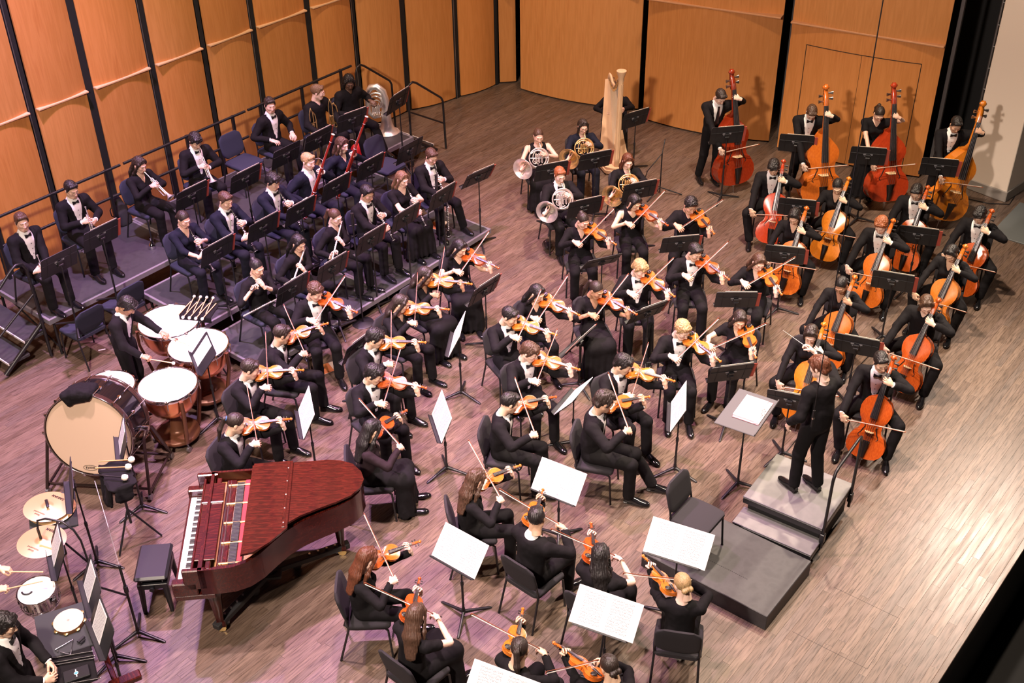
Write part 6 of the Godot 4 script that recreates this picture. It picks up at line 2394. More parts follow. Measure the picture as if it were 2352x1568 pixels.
	var cse := thing("small_case", "flat black case with a blue round emblem on the stick tray", "case", Transform3D(Basis(tbx, Vector3.UP, tbx.cross(Vector3.UP)), G(176, 1548, .935)))
	obox(cse, "box", Vector3.ZERO, Vector3(.22, .03, .13), M.blacksatin, .006)
	b = MB.new()
	b.t = Transform3D(Basis(), Vector3(0, .016, 0))
	b.lathe([Vector2(.016, 0), Vector2(.016, .0015)], 20)
	obj("emblem_disc", b.mesh(), M.emblemblue, cse)
	for s in [-1, 1]:
		obox(cse, "emblem_bar", Vector3(0, .0165, s * .03), Vector3(.008, .002, .024), M.whitepaint, 0)
	b = MB.new()
	b.torus(Vector3(0, .017, 0), Vector3.UP, .017, .0022, 20, 5)
	obj("emblem_ring", b.mesh(), M.whitepaint, cse)
	var wbp := G(288, 1562, .55)
	var wb := thing("wooden_percussion_frame", "dark red wooden percussion instrument end beside the music stand base", "percussion", at(wbp, yaw_of(60)))
	obox(wb, "end_block", Vector3(0, 0, 0), Vector3(.10, .06, .28), M.mahogany, .01)
	obox(wb, "rail", Vector3(-.22, -.02, .08), Vector3(.40, .05, .05), M.mahogany, .008)
	obox(wb, "post", Vector3(0, -.29, 0), Vector3(.06, .52, .06), M.mahogany, .008)
	# clear acrylic sound shield on a stand
	var s0 := G(261, 1257, .55)
	var s1 := G(293, 1366, .55)
	var sh := thing("acrylic_shield", "clear acrylic sound shield panel clamped upright beside the bench", "shield", Transform3D())
	b = MB.new()
	var sdv := (s1 - s0)
	b.t = Transform3D(Basis(sdv.normalized(), Vector3.UP, sdv.normalized().cross(Vector3.UP)), (s0 + s1) * .5 + Vector3(0, .45, 0))
	b.box(Vector3.ZERO, Vector3(sdv.length(), .90, .006), .001)
	obj("acrylic_panel", b.mesh(), M.acrylic, sh)
	var st := thing("shield_stand", "black tripod stand carrying the clear acrylic shield", "stand", at(Vector3(s1.x, 0, s1.z) + sdv.normalized() * .03, .3))
	tube_obj("pole", [Vector3(0, .05, 0), Vector3(0, .98, 0)], .013, M.blackmetal, st)
	tube_obj("clamp", [Vector3(0, .62, 0), Vector3(0, .70, 0)], .022, M.blackmetal, st)
	obj("hub", TP.hub, M.blackmetal, st)
	for i in 3:
		obj("base_leg", TP.base_leg, M.blackmetal, st, Transform3D(Basis(Vector3.UP, .6 + TAU * i / 3.0), Vector3.ZERO))

func b_tray_legs(o: Node3D, w: float, d: float, h: float, base0 := false) -> void:
	var y := 0.0 if base0 else -h
	tube_obj("pole", [Vector3(0, y + .25, 0), Vector3(0, y + h - .02, 0)], .014, M.blackmetal, o)
	for i in 3:
		var an := TAU * i / 3.0 + .9
		tube_obj("tripod_leg", [Vector3(0, y + .45, 0), Vector3(cos(an) * .28, y + .015, sin(an) * .28)], .011, M.blackmetal, o)

func cymbal_kit(r: float) -> Array:
	var b := MB.new()
	var pr := [Vector2(.004, .034), Vector2(.03, .031), Vector2(.05, .02), Vector2(.062, .016)]
	for i in 12:
		pr.append(Vector2(lerpf(.07, r, i / 11.0), lerpf(.0155, 0.0, i / 11.0)))
	b.lathe(pr, 44, false, false)
	return [["bronze_disc", b.mesh(), "cymbal"]]

func cymbal_text(o: Node3D) -> void:
	var ft := SystemFont.new()
	ft.font_names = PackedStringArray(["Droid Sans"])
	ft.font_weight = 700
	var tm := TextMesh.new()
	tm.font = ft
	tm.text = "SABIAN"
	tm.font_size = 24
	tm.pixel_size = .0017
	tm.depth = .0006
	var it := SystemFont.new()
	it.font_names = PackedStringArray(["Droid Serif"])
	it.font_italic = true
	var hm := TextMesh.new()
	hm.font = it
	hm.text = "Hand\nHammered"
	hm.font_size = 18
	hm.pixel_size = .0014
	hm.depth = .0006
	# readable from the drum side: upside down to the camera
	var world := o.global_transform.basis.inverse()
	var upv := (world * (Basis(Vector3.UP, yaw_of(205)) * Vector3(0, 0, -1))).normalized()
	upv = Vector3(upv.x, 0, upv.z).normalized()
	var rt := upv.cross(Vector3.UP).normalized()
	obj("maker_lettering", tm, M.ebony, o, Transform3D(Basis(rt, upv, Vector3.UP), -upv * .15 + Vector3(0, .0115, 0)))
	obj("script_lettering", hm, M.ebony, o, Transform3D(Basis(rt, upv, Vector3.UP), upv * .13 + Vector3(0, .0125, 0)))

# ---------------------------------------------------------------- materials of the place
func L(r: float, g: float, b: float) -> Color:
	return Color(r, g, b).linear_to_srgb()

func make_materials() -> void:
	var sk := mat("skin", Color(1, 1, 1), .5)
	sk.vertex_color_use_as_albedo = true
	sk.subsurf_scatter_enabled = true
	sk.subsurf_scatter_strength = .08
	var hn := noise_tex(.05, [Color(.42, .42, .42), Color(.8, .8, .8), Color(1, 1, 1)], 256, 256, 17, false, 3)
	for k in HCOL:
		var c: Color = HCOL[k]
		var hm := mat("hair_" + k, (c * 1.45).linear_to_srgb(), .5)
		grain(hm, hn, Vector3(16, 2.2, 16))
	var wn := noise_tex(.02, [], 512, 512, 3, true)
	for q in [["blackcloth", L(.0062, .0054, .0066), .85], ["blacktrousers", L(.0056, .005, .006), .85], ["navycloth", L(.007, .0085, .018), .85], ["navytrousers", L(.0085, .009, .016), .85], ["plumcloth", L(.018, .010, .013), .8], ["whitecloth", L(.78, .77, .76), .8]]:
		var m := mat(q[0], q[1], q[2])
		m.metallic_specular = .3
	mat("satin", L(.006, .006, .007), .35)
	mat("patent", L(.006, .006, .007), .12)
	mat("ebony", L(.010, .008, .008), .35)
	mat("fingerboard", L(.018, .017, .02), .28)
	mat("maple", L(.62, .45, .25), .5)
	mat("steel", L(.62, .62, .64), .28, 1.0)
	mat("horsehair", L(.75, .70, .60), .7)
	mat("bowwood", L(.22, .055, .02), .35)
	mat("bowstick", L(.55, .26, .09), .5)
	mat("blackwood", L(.008, .007, .007), .25)
	mat("silver", L(.86, .84, .82), .30, .8)
	mat("brass", L(.85, .60, .25), .26, .85)
	mat("horn", L(.86, .62, .28), .26, .85)
	mat("hornsilver", L(.84, .80, .76), .28, .8)
	mat("bassoonwood", L(.16, .012, .006), .2)
	mat("ivory", L(.75, .68, .55), .5)
	var hw := mat("harpwood", Color(1, 1, 1), .35)
	grain(hw, noise_tex(.015, [L(.60, .38, .22), L(.72, .50, .31)], 256, 256, 4), Vector3(4, .7, 4))
	for q in [["varnish0", [.62, .17, .022], [.42, .085, .010]], ["varnish1", [.50, .10, .014], [.30, .045, .007]], ["varnish2", [.60, .20, .026], [.42, .11, .012]], ["varnish3", [.44, .055, .014], [.30, .025, .007]], ["varnish4", [.60, .21, .018], [.46, .12, .010]], ["varnish5", [.30, .035, .008], [.18, .014, .004]]]:
		var m := mat(q[0], Color(1, 1, 1), .22)
		m.clearcoat_enabled = true
		m.clearcoat = .6
		m.clearcoat_roughness = .1
		grain(m, noise_tex(.03, [L(q[2][0], q[2][1], q[2][2]), L(q[1][0], q[1][1], q[1][2])], 256, 256, 6), Vector3(9, 9, 2.0))
	mat("chairfabric", L(.016, .014, .018), .9)
	mat("chairnavy", L(.013, .015, .034), .9)
	mat("blackmetal", L(.010, .010, .012), .4)
	mat("polemetal", L(.03, .03, .032), .3, .6)
	mat("deskmetal", L(.012, .012, .014), .5)
	mat("markwhite", L(.30, .30, .33), .6)
	mat("redcover", L(.42, .075, .05), .6)
	mat("cream", L(.72, .62, .50), .8)
	mat("paper", L(.66, .65, .64), .8)
	mat("deskgrey", L(.075, .075, .08), .6)
	mat("palewood", L(.66, .40, .22), .5)
	mat("blackpaint", L(.006, .006, .007), .8)
	mat("batteredblack", L(.02, .02, .022), .55)
	mat("blacksatin", L(.010, .010, .012), .3)
	mat("benchleather", L(.016, .017, .018), .32)
	mat("blackgloss", L(.008, .007, .008), .08)
	mat("dullsteel", L(.28, .28, .29), .4, .9)
	mat("chrome", L(.75, .75, .77), .1, 1.0)
	mat("darkceil", L(.02, .018, .018), .9)
	mat("housewall", L(.03, .024, .022), .9)
	mat("darkfloor", L(.004, .004, .004), .9)
	mat("cream_wall", L(.72, .63, .54), .7)
	mat("greypaint", L(.26, .24, .22), .7)
	mat("greyfloor", L(.11, .125, .13), .5)
	mat("edgealu", L(.16, .15, .17), .5)
	mat("nosing", L(.62, .60, .58), .5)
	mat("copperpaint", L(.15, .058, .030), .35, .3)
	var cp := mat("copper", L(.80, .34, .16), .25, 1.0)
	mat("drumhead", L(.82, .78, .77), .6)
	mat("calfskin", L(.58, .43, .31), .6)
	mat("oldskin", L(.50, .42, .33), .6)
	mat("darkhoop", L(.035, .018, .015), .25)
	mat("brownmetal", L(.045, .028, .024), .25, .5)
	mat("felt", L(.75, .68, .58), .95)
	mat("whitepaint", L(.75, .75, .75), .5)
	mat("traycarpet", L(.035, .036, .042), .95)
	mat("walnut", L(.12, .05, .02), .4)
	mat("spectacle", L(.03, .02, .016), .3)
	mat("emblemblue", L(.08, .3, .55), .5)
	mat("cymbal", L(.72, .50, .25), .34, .65)
	mat("ivorykey", L(.80, .80, .82), .3)
	mat("redfelt", L(.35, .03, .04), .9)
	mat("goldplate", L(.55, .32, .13), .35, .6)
	mat("orangeprint", L(.62, .20, .06), .7)
	mat("redplastic", L(.62, .012, .015), .5)
	mat("hairtie", L(.03, .12, .35), .6)
	var ac := mat("acrylic", Color(.92, .90, .94, .34), .05)
	ac.transparency = BaseMaterial3D.TRANSPARENCY_ALPHA
	var dk := mat("deckgrey", Color(1, 1, 1), .55)
	grain(dk, noise_tex(.012, [L(.022, .022, .025), L(.034, .034, .038), L(.026, .026, .029)], 512, 512, 9, false, 5), Vector3(.8, .8, .8), true)
	var pg := mat("podiumgrey", Color(1, 1, 1), .6)
	grain(pg, noise_tex(.012, [L(.135, .135, .132), L(.175, .172, .166)], 512, 512, 10, false, 5), Vector3(1, 1, 1), true)
	var dd := mat("darkdeck", Color(1, 1, 1), .5)
	grain(dd, noise_tex(.01, [L(.016, .0165, .018), L(.030, .030, .032), L(.020, .020, .0215)], 512, 512, 13, false, 5), Vector3(1, 1, 1), true)
	# wood of the shell
	var wt := noise_tex(.008, [L(.48, .185, .050), L(.60, .262, .084), L(.53, .222, .064), L(.64, .285, .096)], 512, 512, 21, false, 5)
	for i in 3:
		var m := mat("panel%d" % i, [Color(1, 1, 1), Color(.95, .93, .90), Color(1.0, .97, .93)][i], .42)
		grain(m, wt, Vector3(2.2, .16, 2.2), true)
		m.uv1_offset = Vector3(i * .31, i * .17, i * .23)
	var pp := mat("panelpale", L(.55, .27, .13), .5)
	# mahogany
	var mh := noise_tex(.012, [L(.010, .0018, .0016), L(.055, .0065, .0045), L(.022, .003, .0024), L(.075, .0095, .0058), L(.030, .004, .003), L(.095, .013, .008)], 512, 512, 31, false, 5)
	for k in ["mahogany", "mahogany_top"]:
		var m := mat(k, Color(1, 1, 1), .24)
		m.clearcoat_enabled = true
		m.clearcoat = .35
		m.clearcoat_roughness = .05
		grain(m, mh, Vector3(.7, 3.0, 4.5) if k == "mahogany" else Vector3(4.6, 2.0, .55))
	# hardwood planks: six tones of one worn finish
	var ramps := [[.100, .068, .050], [.114, .079, .060], [.090, .061, .045], [.108, .075, .059], [.124, .086, .064], [.096, .069, .055]]
	for i in 6:
		var c: Array = ramps[i]
		var m := mat("plank%d" % i, Color(1, 1, 1), .42)
		grain(m, noise_tex(.02, [L(c[0] * .30, c[1] * .27, c[2] * .25), L(c[0] * .75, c[1] * .73, c[2] * .71), L(c[0] * 1.1, c[1] * 1.1, c[2] * 1.1), L(c[0] * 1.25, c[1] * 1.25, c[2] * 1.27), L(c[0] * 1.6, c[1] * 1.62, c[2] * 1.65)], 512, 512, 40 + i, false, 5), Vector3(4.2, 4.2, .36), true)
		m.uv1_offset = Vector3(i * .13, 0, i * .29)
		m.roughness_texture = noise_tex(.01, [Color(.75, .75, .75), Color(1, 1, 1)], 256, 256, 60)
		m.roughness = .42

func build_lights() -> void:
	var env := Environment.new()
	env.background_mode = Environment.BG_COLOR
	env.background_color = Color(0, 0, 0)
	env.tonemap_mode = Environment.TONE_MAPPER_LINEAR
	env.tonemap_exposure = 1.0
	env.sdfgi_enabled = true
	env.ssao_enabled = true
	env.ssil_enabled = true
	var we := WorldEnvironment.new()
	we.name = "environment"
	we.environment = env
	add_child(we)
	var warm := Color(1.0, .90, .80)
	var pink := Color(1.0, .71, .91)
	var lav := Color(.87, .68, 1.0)
	spot("stage_light", Vector3(-3.4, 6.6, -17.2), Vector3(-2.4, 0, -9.5), Color(1, .92, .84), 72, 34, .18)
	spot("stage_light", Vector3(-3.0, 10.4, -10.6), Vector3(-2.9, 0, -9.4), Color(1, .90, .80), 120, 32, .16)
	spot("stage_light", Vector3(-6.0, 10.4, -12.2), Vector3(-5.6, 0, -12.4), warm, 160, 35, .16)
	spot("stage_light", Vector3(-6.2, 10.4, -6.6), Vector3(-5.6, 0, -6.9), Color(1, .84, .89), 125, 34, .16)
	spot("stage_light", Vector3(-9.6, 10.4, -9.2), Vector3(-9.0, 0, -8.8), pink, 165, 34, .16)
	spot("stage_light", Vector3(-10.6, 10.4, -13.4), Vector3(-10.2, 0, -12.2), Color(1, .80, .84), 60, 30, .16)
	spot("stage_light", Vector3(-12.6, 10.4, -6.4), Vector3(-12.1, 0, -6.6), lav, 160, 34, .16)
	spot("stage_light", Vector3(-9.8, 10.4, -4.2), Vector3(-8.6, 0, -4.2), Color(1, .86, .85), 120, 34, .16)
	spot("stage_light", Vector3(-4.2, 10.0, 1.6), Vector3(-8, 1, -10), Color(1, .91, .84), 290, 42, .4)
	spot("stage_light", Vector3(-12.3, 10.6, -6.5), Vector3(-14.7, 2.6, -7.5), Color(1, .89, .76), 34, 45, .16)
	spot("stage_light", Vector3(-12.2, 10.6, -12.0), Vector3(-14.6, 2.6, -12.5), Color(1, .87, .72), 32, 45, .16)
	spot("stage_light", Vector3(-7.5, 10.6, -13.5), Vector3(-8.0, 2.8, -17.6), Color(1, .86, .72), 35, 45, .16)

func lamp_fixtures() -> void:
	for e in lamps:
		var d: Vector3 = (e[2] - e[1]).normalized()
		var o := thing("stage_lantern", "black stage lantern hanging high over the stage, lit", "stage light", frame(e[1] - d * .03, d, Vector3(.01, 0, 1).normalized()), "stage lanterns overhead")
		var b := MB.new()
		b.t = Transform3D(Basis(Vector3.RIGHT, -PI / 2), Vector3.ZERO)
		b.lathe([Vector2(e[3] * .9, -.45), Vector2(e[3] * 1.05, -.35), Vector2(e[3] * 1.05, -.01), Vector2(e[3] * 1.0, 0)], 20, true, false)
		obj("housing", b.mesh(), M.blackmetal, o)
		b = MB.new()
		b.t = Transform3D(Basis(Vector3.RIGHT, -PI / 2), Vector3.ZERO)
		b.lathe([Vector2(.002, -.012), Vector2(e[3], -.012)], 20, false, false)
		var gm := mat("lens_" + str(e[4]), Color(1, 1, 1), .3)
		gm.emission_enabled = true
		gm.emission = e[4]
		gm.emission_energy_multiplier = 6.0
		obj("lens", b.mesh(), gm, o)

# ---------------------------------------------------------------- who sits where
var vtone := 0
func player(px: float, py: float, lv: float, az: float, kind: String, outfit: String, hair: String, hcol: String, tone: String, who: String, o := {}) -> void:
	var r := person(px, py, lv, az, kind, outfit, hair, hcol, tone, who, o)
	var nm := {"violin": "violin", "bow": "violin_bow", "cello": "cello", "cello_bow": "cello_bow", "bass": "double_bass", "clarinet": "clarinet", "oboe": "oboe", "flute": "flute", "piccolo": "piccolo", "trumpet": "trumpet", "horn": "french_horn", "bassoon": "bassoon", "trombone": "trombone", "tuba": "tuba", "harp": "harp", "mallet": "timpani_mallet", "drumstick": "drumstick", "baton": "conductor_baton"}
	var kid: String = who.replace("person in", "player in").replace("person", "player")
	for ei in r.inst.size():
		var e: Array = r.inst[ei]
		var called: String = nm[e[0]]
		var plain: String = called.replace("_", " ")
		var over := {}
		var look := ""
		var v: int = o.get("varnish", vtone)
		if e[0] in ["violin", "cello", "bass"]:
			over = {"varnish": "varnish%d" % v}
			look = ["orange ", "reddish brown ", "amber ", "red ", "golden ", "dark red "][v]
			if not o.has("varnish"):
				vtone = (vtone + 1) % 3
		if e[0] == "horn":
			over = {"horn": "hornsilver" if o.get("silver", false) else "horn"}
			look = "silver " if o.get("silver", false) else "gold "
		if e[0] in ["mallet", "drumstick"]:
			look = "left hand " if ei == 0 else "right hand "
		if e[0] == "tuba":
			e[1] = at(G(890, 303, .6), yaw_of(8))
		if e[0] == "trombone":
			var tq := G(722, 242, 1.62) if ei == 0 else G(771, 218, 1.66)
			e[1] = at(Vector3(tq.x, .6, tq.z), yaw_of(50 + ei * 25)) * Transform3D(Basis.from_scale(Vector3(1, 1.55, 1)), Vector3.ZERO)
			look = "right hand brass " if ei == 0 else "left hand brass "
		if e[0] == "cello_bow" and kind == "bass":
			called = "bass_bow"
			plain = "bass bow"
		put_kit(called, KIT[e[0]], e[1], "%s%s of the %s" % [look, plain, kid], plain.split(" ")[-1] if plain.contains("bow") else plain, "", over)
	if not kind in ["bass", "timpani", "conductor", "tray", "snare"]:
		var cx: Transform3D = r.wx * at(Vector3(0, 0, -.045))
		if kind == "harp":
			cx = r.wx * at(Vector3(0, 0, -.02))
		var navy: bool = lv > 0.0 or o.get("navychair", false)
		chair(cx, ("blue" if navy else "black") + " chair under the " + kid, navy)

func build_people() -> void:
	# brass row
	player(50, 509, .6, 124, "trumpet_rest", "tux", "short", "brown", "light", "person in tuxedo with lowered trumpet beside the riser steps", {"hy": -18, "hp": 2, "tp": Vector3(.06, .80, -.27)})
	player(164, 435, .6, 132, "trumpet_rest", "tux", "short", "black", "asian", "person in tuxedo and glasses holding a trumpet at chest height", {"glasses": true, "hp": 12, "tp": Vector3(-.04, .98, -.25)})
	player(321, 378, .6, 122, "trumpet", "blouse", "wavy", "dark", "light", "person in black blouse playing trumpet on the back riser", {"dn": .75, "hp": 16})
	player(449, 323, .6, 140, "trumpet", "tux", "mop", "black", "asian", "person in tuxedo playing trumpet beside an empty chair", {"dn": 1.9, "hp": 26})
	player(620, 241, .6, 128, "rest", "tux", "short", "dark", "light", "person in tuxedo sitting with empty hands on the back riser", {"hy": -22, "hp": 4, "hands": [Vector3(-.16, .67, -.30), Vector3(.13, .66, -.2)]})
	player(730, 211, .6, 128, "trombone_rest", "shirtblack", "short", "light", "fair", "person in black shirt and glasses holding trombones", {"glasses": true, "hy": 35, "hp": 8})
	player(802, 188, .6, 140, "tuba_rest", "shirtblack", "braids", "black", "dark", "person in black shirt seated with the tuba", {"hy": -20, "hp": 22, "fr": Vector3(.1, .1, -.5), "fl": Vector3(-.25, .1, -.52)})
	# clarinets and bassoons
	player(422, 503, .4, 130, "clarinet", "navythreequarter", "lowbun", "dark", "light", "person in navy blouse playing clarinet above the mallet tray", {"hp": 16})
	player(518, 460, .4, 126, "clarinet", "navytux", "short", "brown", "asian", "person in navy tuxedo playing clarinet, knees apart", {"hp": 14, "dn": 1.3})
	player(627, 417, .4, 126, "clarinet", "navytux", "mop", "black", "asian", "person in navy tuxedo and glasses playing clarinet", {"glasses": true, "hp": 14})
	player(708, 370, .4, 125, "bassoon", "opensuit", "short", "blond", "fair", "person in navy suit with open collar playing bassoon", {"hp": 6})
	player(786, 332, .4, 128, "bassoon", "navyblouse", "wavy", "brown", "fair", "person in navy blouse playing bassoon", {"hp": 8})
	# flutes and oboes
	player(590, 614, .2, 128, "piccolo", "threequarter", "bun", "black", "asian", "person in black polo playing piccolo, flute on lap", {"hp": 14, "dn": .25})
	player(686, 558, .2, 118, "flute", "blouse", "long", "black", "asian", "person in black blouse playing flute next to the piccolo", {"hy": -12, "hp": 18, "dn": .55})
	player(770, 498, .2, 114, "flute", "blouse", "ponytail", "brown", "fair", "person in black blouse and glasses playing flute", {"glasses": true, "hy": -10, "hp": 12, "dn": .62})
	player(843, 444, .2, 130, "oboe", "tux", "short", "black", "olive", "person in tuxedo and glasses playing oboe", {"glasses": true, "hp": 14})
	player(924, 411, .2, 136, "oboe", "shortsleeve+skirt", "long", "light", "fair", "person in black lace top and long skirt playing oboe", {"hp": 12})
	player(991, 359, .2, 145, "clarinet", "tux", "short", "brown", "light", "person in tuxedo and glasses playing reed instrument by platform end", {"glasses": true, "hp": 18, "fl": Vector3(-.28, .1, -.42), "dn": 1.5})
	# horns and harp
	player(1237, 312, 0, 168, "horn", "sleeveless+skirt", "ponytail", "brown", "light", "person in sleeveless black dress playing french horn", {"hp": 10, "silver": true})
	player(1339, 290, 0, 166, "horn", "navyblouse", "bob", "dark", "light", "person in navy blouse and glasses playing french horn", {"glasses": true, "hp": 10})
	player(1286, 402, 0, 162, "horn", "tux", "short", "red", "fair", "person in tuxedo and glasses playing french horn", {"glasses": true, "hp": 8, "silver": true})
	player(1442, 370, 0, 168, "horn", "blouse", "long", "auburn", "fair", "person in black blouse playing french horn beside the microphone stand", {"hp": 12})
	player(1414, 205, 0, 183, "harp", "blouse", "wavy", "light", "light", "person in black blouse seated behind the harp", {"hp": 10, "hy": -14})
	# double basses
	player(1655, 222, 0, 168, "bass", "suit", "short", "dark", "fair", "person in suit and long tie playing double bass", {"hy": 10, "varnish": 5})
	player(1864, 258, 0, 184, "bass", "tux", "short", "brown", "fair", "person in tuxedo playing orange double bass near the shell door", {"varnish": 0, "hp": 34})
	player(2020, 261, 0, 182, "bass", "shortsleeve+skirt", "ponytail", "dark", "light", "person in black top and long skirt playing double bass", {"varnish": 3, "hp": 26})
	player(2196, 286, 0, 180, "bass", "tux", "short", "black", "olive", "person in tuxedo playing golden double bass beside the pillar", {"varnish": 4, "hp": 16, "ba": Vector3(-.2, .95, .18), "bt": Vector3(.04, .17, -.55)})
	# cellos
	player(1777, 384, 0, 186, "cello", "tux", "mop", "black", "asian", "person in tuxedo playing a red cello", {"varnish": 3})
	player(1924, 428, 0, 204, "cello", "blouse", "lowbun", "black", "asian", "person in black blouse playing golden cello in front of basses", {"varnish": 4, "hy": 8})
	player(1825, 497, 0, 200, "cello", "blouse", "long", "black", "asian", "person in black blouse playing cello behind the viola stand", {"varnish": 0})
	player(2105, 441, 0, 202, "cello", "tux", "short", "black", "asian", "person in tuxedo and glasses playing cello below the golden bass", {"varnish": 1, "glasses": true})
	player(2024, 517, 0, 206, "cello", "tux", "curly", "red", "fair", "person in tuxedo playing orange cello mid section", {"varnish": 0})
	player(2250, 494, 0, 210, "cello", "tux", "mop", "black", "asian", "person in tuxedo playing dark cello next to the grey landing", {"varnish": 1})
	player(1932, 655, 0, 206, "cello", "blouse", "lowbun", "black", "tan", "person in black blouse playing cello under the hanging cable", {"varnish": 0})
	player(2185, 582, 0, 214, "cello", "blouse", "long", "black", "asian", "person in black blouse playing amber cello at the outer edge", {"varnish": 2})
	player(1863, 767, 0, 196, "cello", "blouse", "bob", "dark", "fair", "person in scoop neck top playing cello facing the conductor", {"varnish": 4, "tw": 4})
	player(2128, 699, 0, 214, "cello", "shirtblack", "bob", "brown", "fair", "person in black button shirt playing cello at the outer edge", {"varnish": 1, "hy": 26})
	player(2024, 831, 0, 200, "cello", "tux", "short", "black", "asian", "person in tuxedo and glasses playing front cello by podium rail", {"varnish": 1, "glasses": true, "hy": 24, "hp": 8})
	# violas and second violins
	player(1339, 507, 0, 176, "violin", "blouse", "bun", "dark", "light", "person in black cardigan playing viola near the horns", {"varnish": 0})
	player(1458, 465, 0, 176, "violin", "sleeveless", "bob", "black", "asian", "person in sleeveless black top playing viola", {"varnish": 1})
	player(1586, 472, 0, 196, "violin", "shirtblack", "curly", "black", "olive", "person in black shirt playing viola", {"varnish": 0})
	player(1470, 617, 0, 180, "violin", "tux", "mop", "blond", "fair", "person in tuxedo playing viola behind a tilted stand", {"varnish": 0})
	player(1596, 579, 0, 181, "violin", "tux", "short", "black", "asian", "person in tuxedo and glasses playing viola next to violas", {"varnish": 1, "glasses": true})
	player(1743, 602, 0, 202, "violin", "blouse", "long", "brown", "fair", "person in black blouse and glasses playing viola beside cellos", {"varnish": 0, "glasses": true})
	player(1567, 758, 0, 180, "violin", "tux", "curly", "blond", "fair", "person in tuxedo and glasses playing front viola, feet apart", {"varnish": 2, "glasses": true})
	player(1699, 734, 0, 212, "violin", "shortsleeve", "long", "dark", "asian", "person in short sleeved black top playing viola", {"varnish": 0, "s": .7})
	player(1234, 673, 0, 162, "violin", "blouse", "long", "black", "asian", "person in black blouse and glasses playing violin", {"glasses": true})
	player(1370, 666, 0, 168, "violin", "threequarter+skirt", "ponytail", "dark", "tan", "person in black dress with elbow sleeves playing violin", {})
	player(1171, 726, 0, 152, "violin", "tux", "short", "black", "asian", "person in black suit playing violin before a bespectacled blouse player", {"s": .3})
	player(1217, 808, 0, 148, "violin", "tux", "mop", "brown", "fair", "person in tuxedo and glasses playing violin, leg stretched forward", {"glasses": true})
	player(1171, 924, 0, 104, "violin", "tux", "short", "black", "asian", "person in tuxedo playing violin, seen from the side mid stage", {"s": .6})
	player(1432, 836, 0, 146, "violin", "tux", "mop", "black", "asian", "person in tuxedo playing violin behind the front desk", {"s": .5})
	player(1388, 921, 0, 106, "violin", "tux", "mop", "dark", "olive", "person in tuxedo and laced shoes at front violin desk", {"s": .5, "size": 1.06, "fl": Vector3(-.12, .1, -.62)})
	# first violins behind the piano
	player(1056, 569, 0, 162, "violin", "shortsleeve+skirt", "long", "black", "asian", "person in short sleeves and long skirt at the platform corner", {})
	player(977, 632, 0, 132, "violin", "blouse+skirt", "long", "dark", "tan", "person in black blouse and long skirt playing violin near oboes", {"s": .35})
	player(921, 696, 0, 126, "violin", "blouse", "long", "dark", "asian", "person in black blouse and heeled shoes playing violin", {"s": .35})
	player(724, 670, 0, 158, "violin", "tux", "curly", "brown", "light", "person in tuxedo playing violin in front of the piccolo", {"s": .5})
	player(862, 776, 0, 122, "violin", "tux", "mop", "black", "asian", "person in tuxedo playing violin before the heeled violinist", {})
	player(648, 767, 0, 100, "violin", "tux", "short", "dark", "olive", "person in tuxedo playing violin beside the program booklet", {"vp": 4})
	player(859, 859, 0, 140, "violin", "tux", "mop", "black", "asian", "person in tuxedo and glasses playing violin beyond the piano tail", {"glasses": true})
	player(575, 847, 0, 116, "violin", "tux", "short", "dark", "light", "person in tuxedo playing violin next to the timpani", {"s": .3})
	player(543, 971, 0, 108, "violin", "tux", "ponytail", "dark", "asian", "person in tuxedo with blue hair tie behind the piano", {"s": .35, "hairtie": true})
	player(856, 985, 0, 84, "violin", "blouse+skirt", "long", "black", "asian", "person in sheer blouse and long skirt beside the piano tail", {"s": .5, "cloth": "plumcloth", "vy": 44})
	# front desks, seen from behind
	player(1094, 1100, 0, 82, "violin", "blouse", "wavy", "brown", "light", "person in sheer black blouse with legs crossed, playing violin", {"s": .4, "vy": 26})
	player(1232, 1190, 0, 42, "violin", "tux", "short", "black", "olive", "person in black suit playing violin, seen from behind", {"s": .4, "vy": 28})
	player(1379, 1275, 0, 38, "violin", "shortsleeve+skirt", "wavy", "black", "fair", "person in black dress with bare forearm, seen from behind", {"s": .35})
	player(1567, 1340, 0, 12, "violin", "blouse", "lowbun", "blond", "fair", "person in loose black blouse playing violin facing the soloist platform", {"s": .25})
	player(845, 1281, 0, 88, "violin", "blouse", "long", "auburn", "fair", "person in black top playing violin close to the piano dolly", {"s": .4, "vy": 30})
	player(956, 1413, 0, 42, "violin", "shortsleeve+skirt", "long", "brown", "fair", "person in short sleeves and skirt, seen from behind near piano", {"s": .3, "hy": 20})
	player(1194, 1489, 0, 46, "violin", "blouse", "ponytail", "dark", "asian", "person in black sweater playing violin at the frame bottom edge", {"s": .35})
	player(1399, 1528, 0, 4, "violin", "blouse", "lowbun", "dark", "asian", "person in black sleeves behind a large white score", {"s": .2, "vy": 46})
	# standing figures
	player(293, 702, 0, 102, "timpani", "tux", "mop", "black", "tan", "person in tuxedo standing at the timpani with two mallets", {"size": .97})
	player(-95, 1290, 0, 75, "snare", "tux", "short", "black", "asian", "person in tuxedo playing the snare drum with two sticks", {"at": G(84, 1356, .80) * Vector3(1, 0, 1) + Basis(Vector3.UP, yaw_of(72)) * Vector3(0, 0, .68)})
	player(9, 1434, 0, 92, "tray", "tux", "mop", "black", "asian", "person in tuxedo and glasses standing at the carpeted trap table", {"glasses": true, "hp": 14})
	player(1882, 842, .4, -28, "conductor", "shirtblack", "mop", "auburn", "fair", "person conducting in black shirt and trousers on the podium", {"hp": 14, "hy": 14, "hr": 0.0})
	# empty chairs
	chair(at(G(560, 372, 1.05) * Vector3(1, 0, 1) + Vector3(0, .6, 0), yaw_of(128)), "empty dark blue padded chair on the back riser", true)
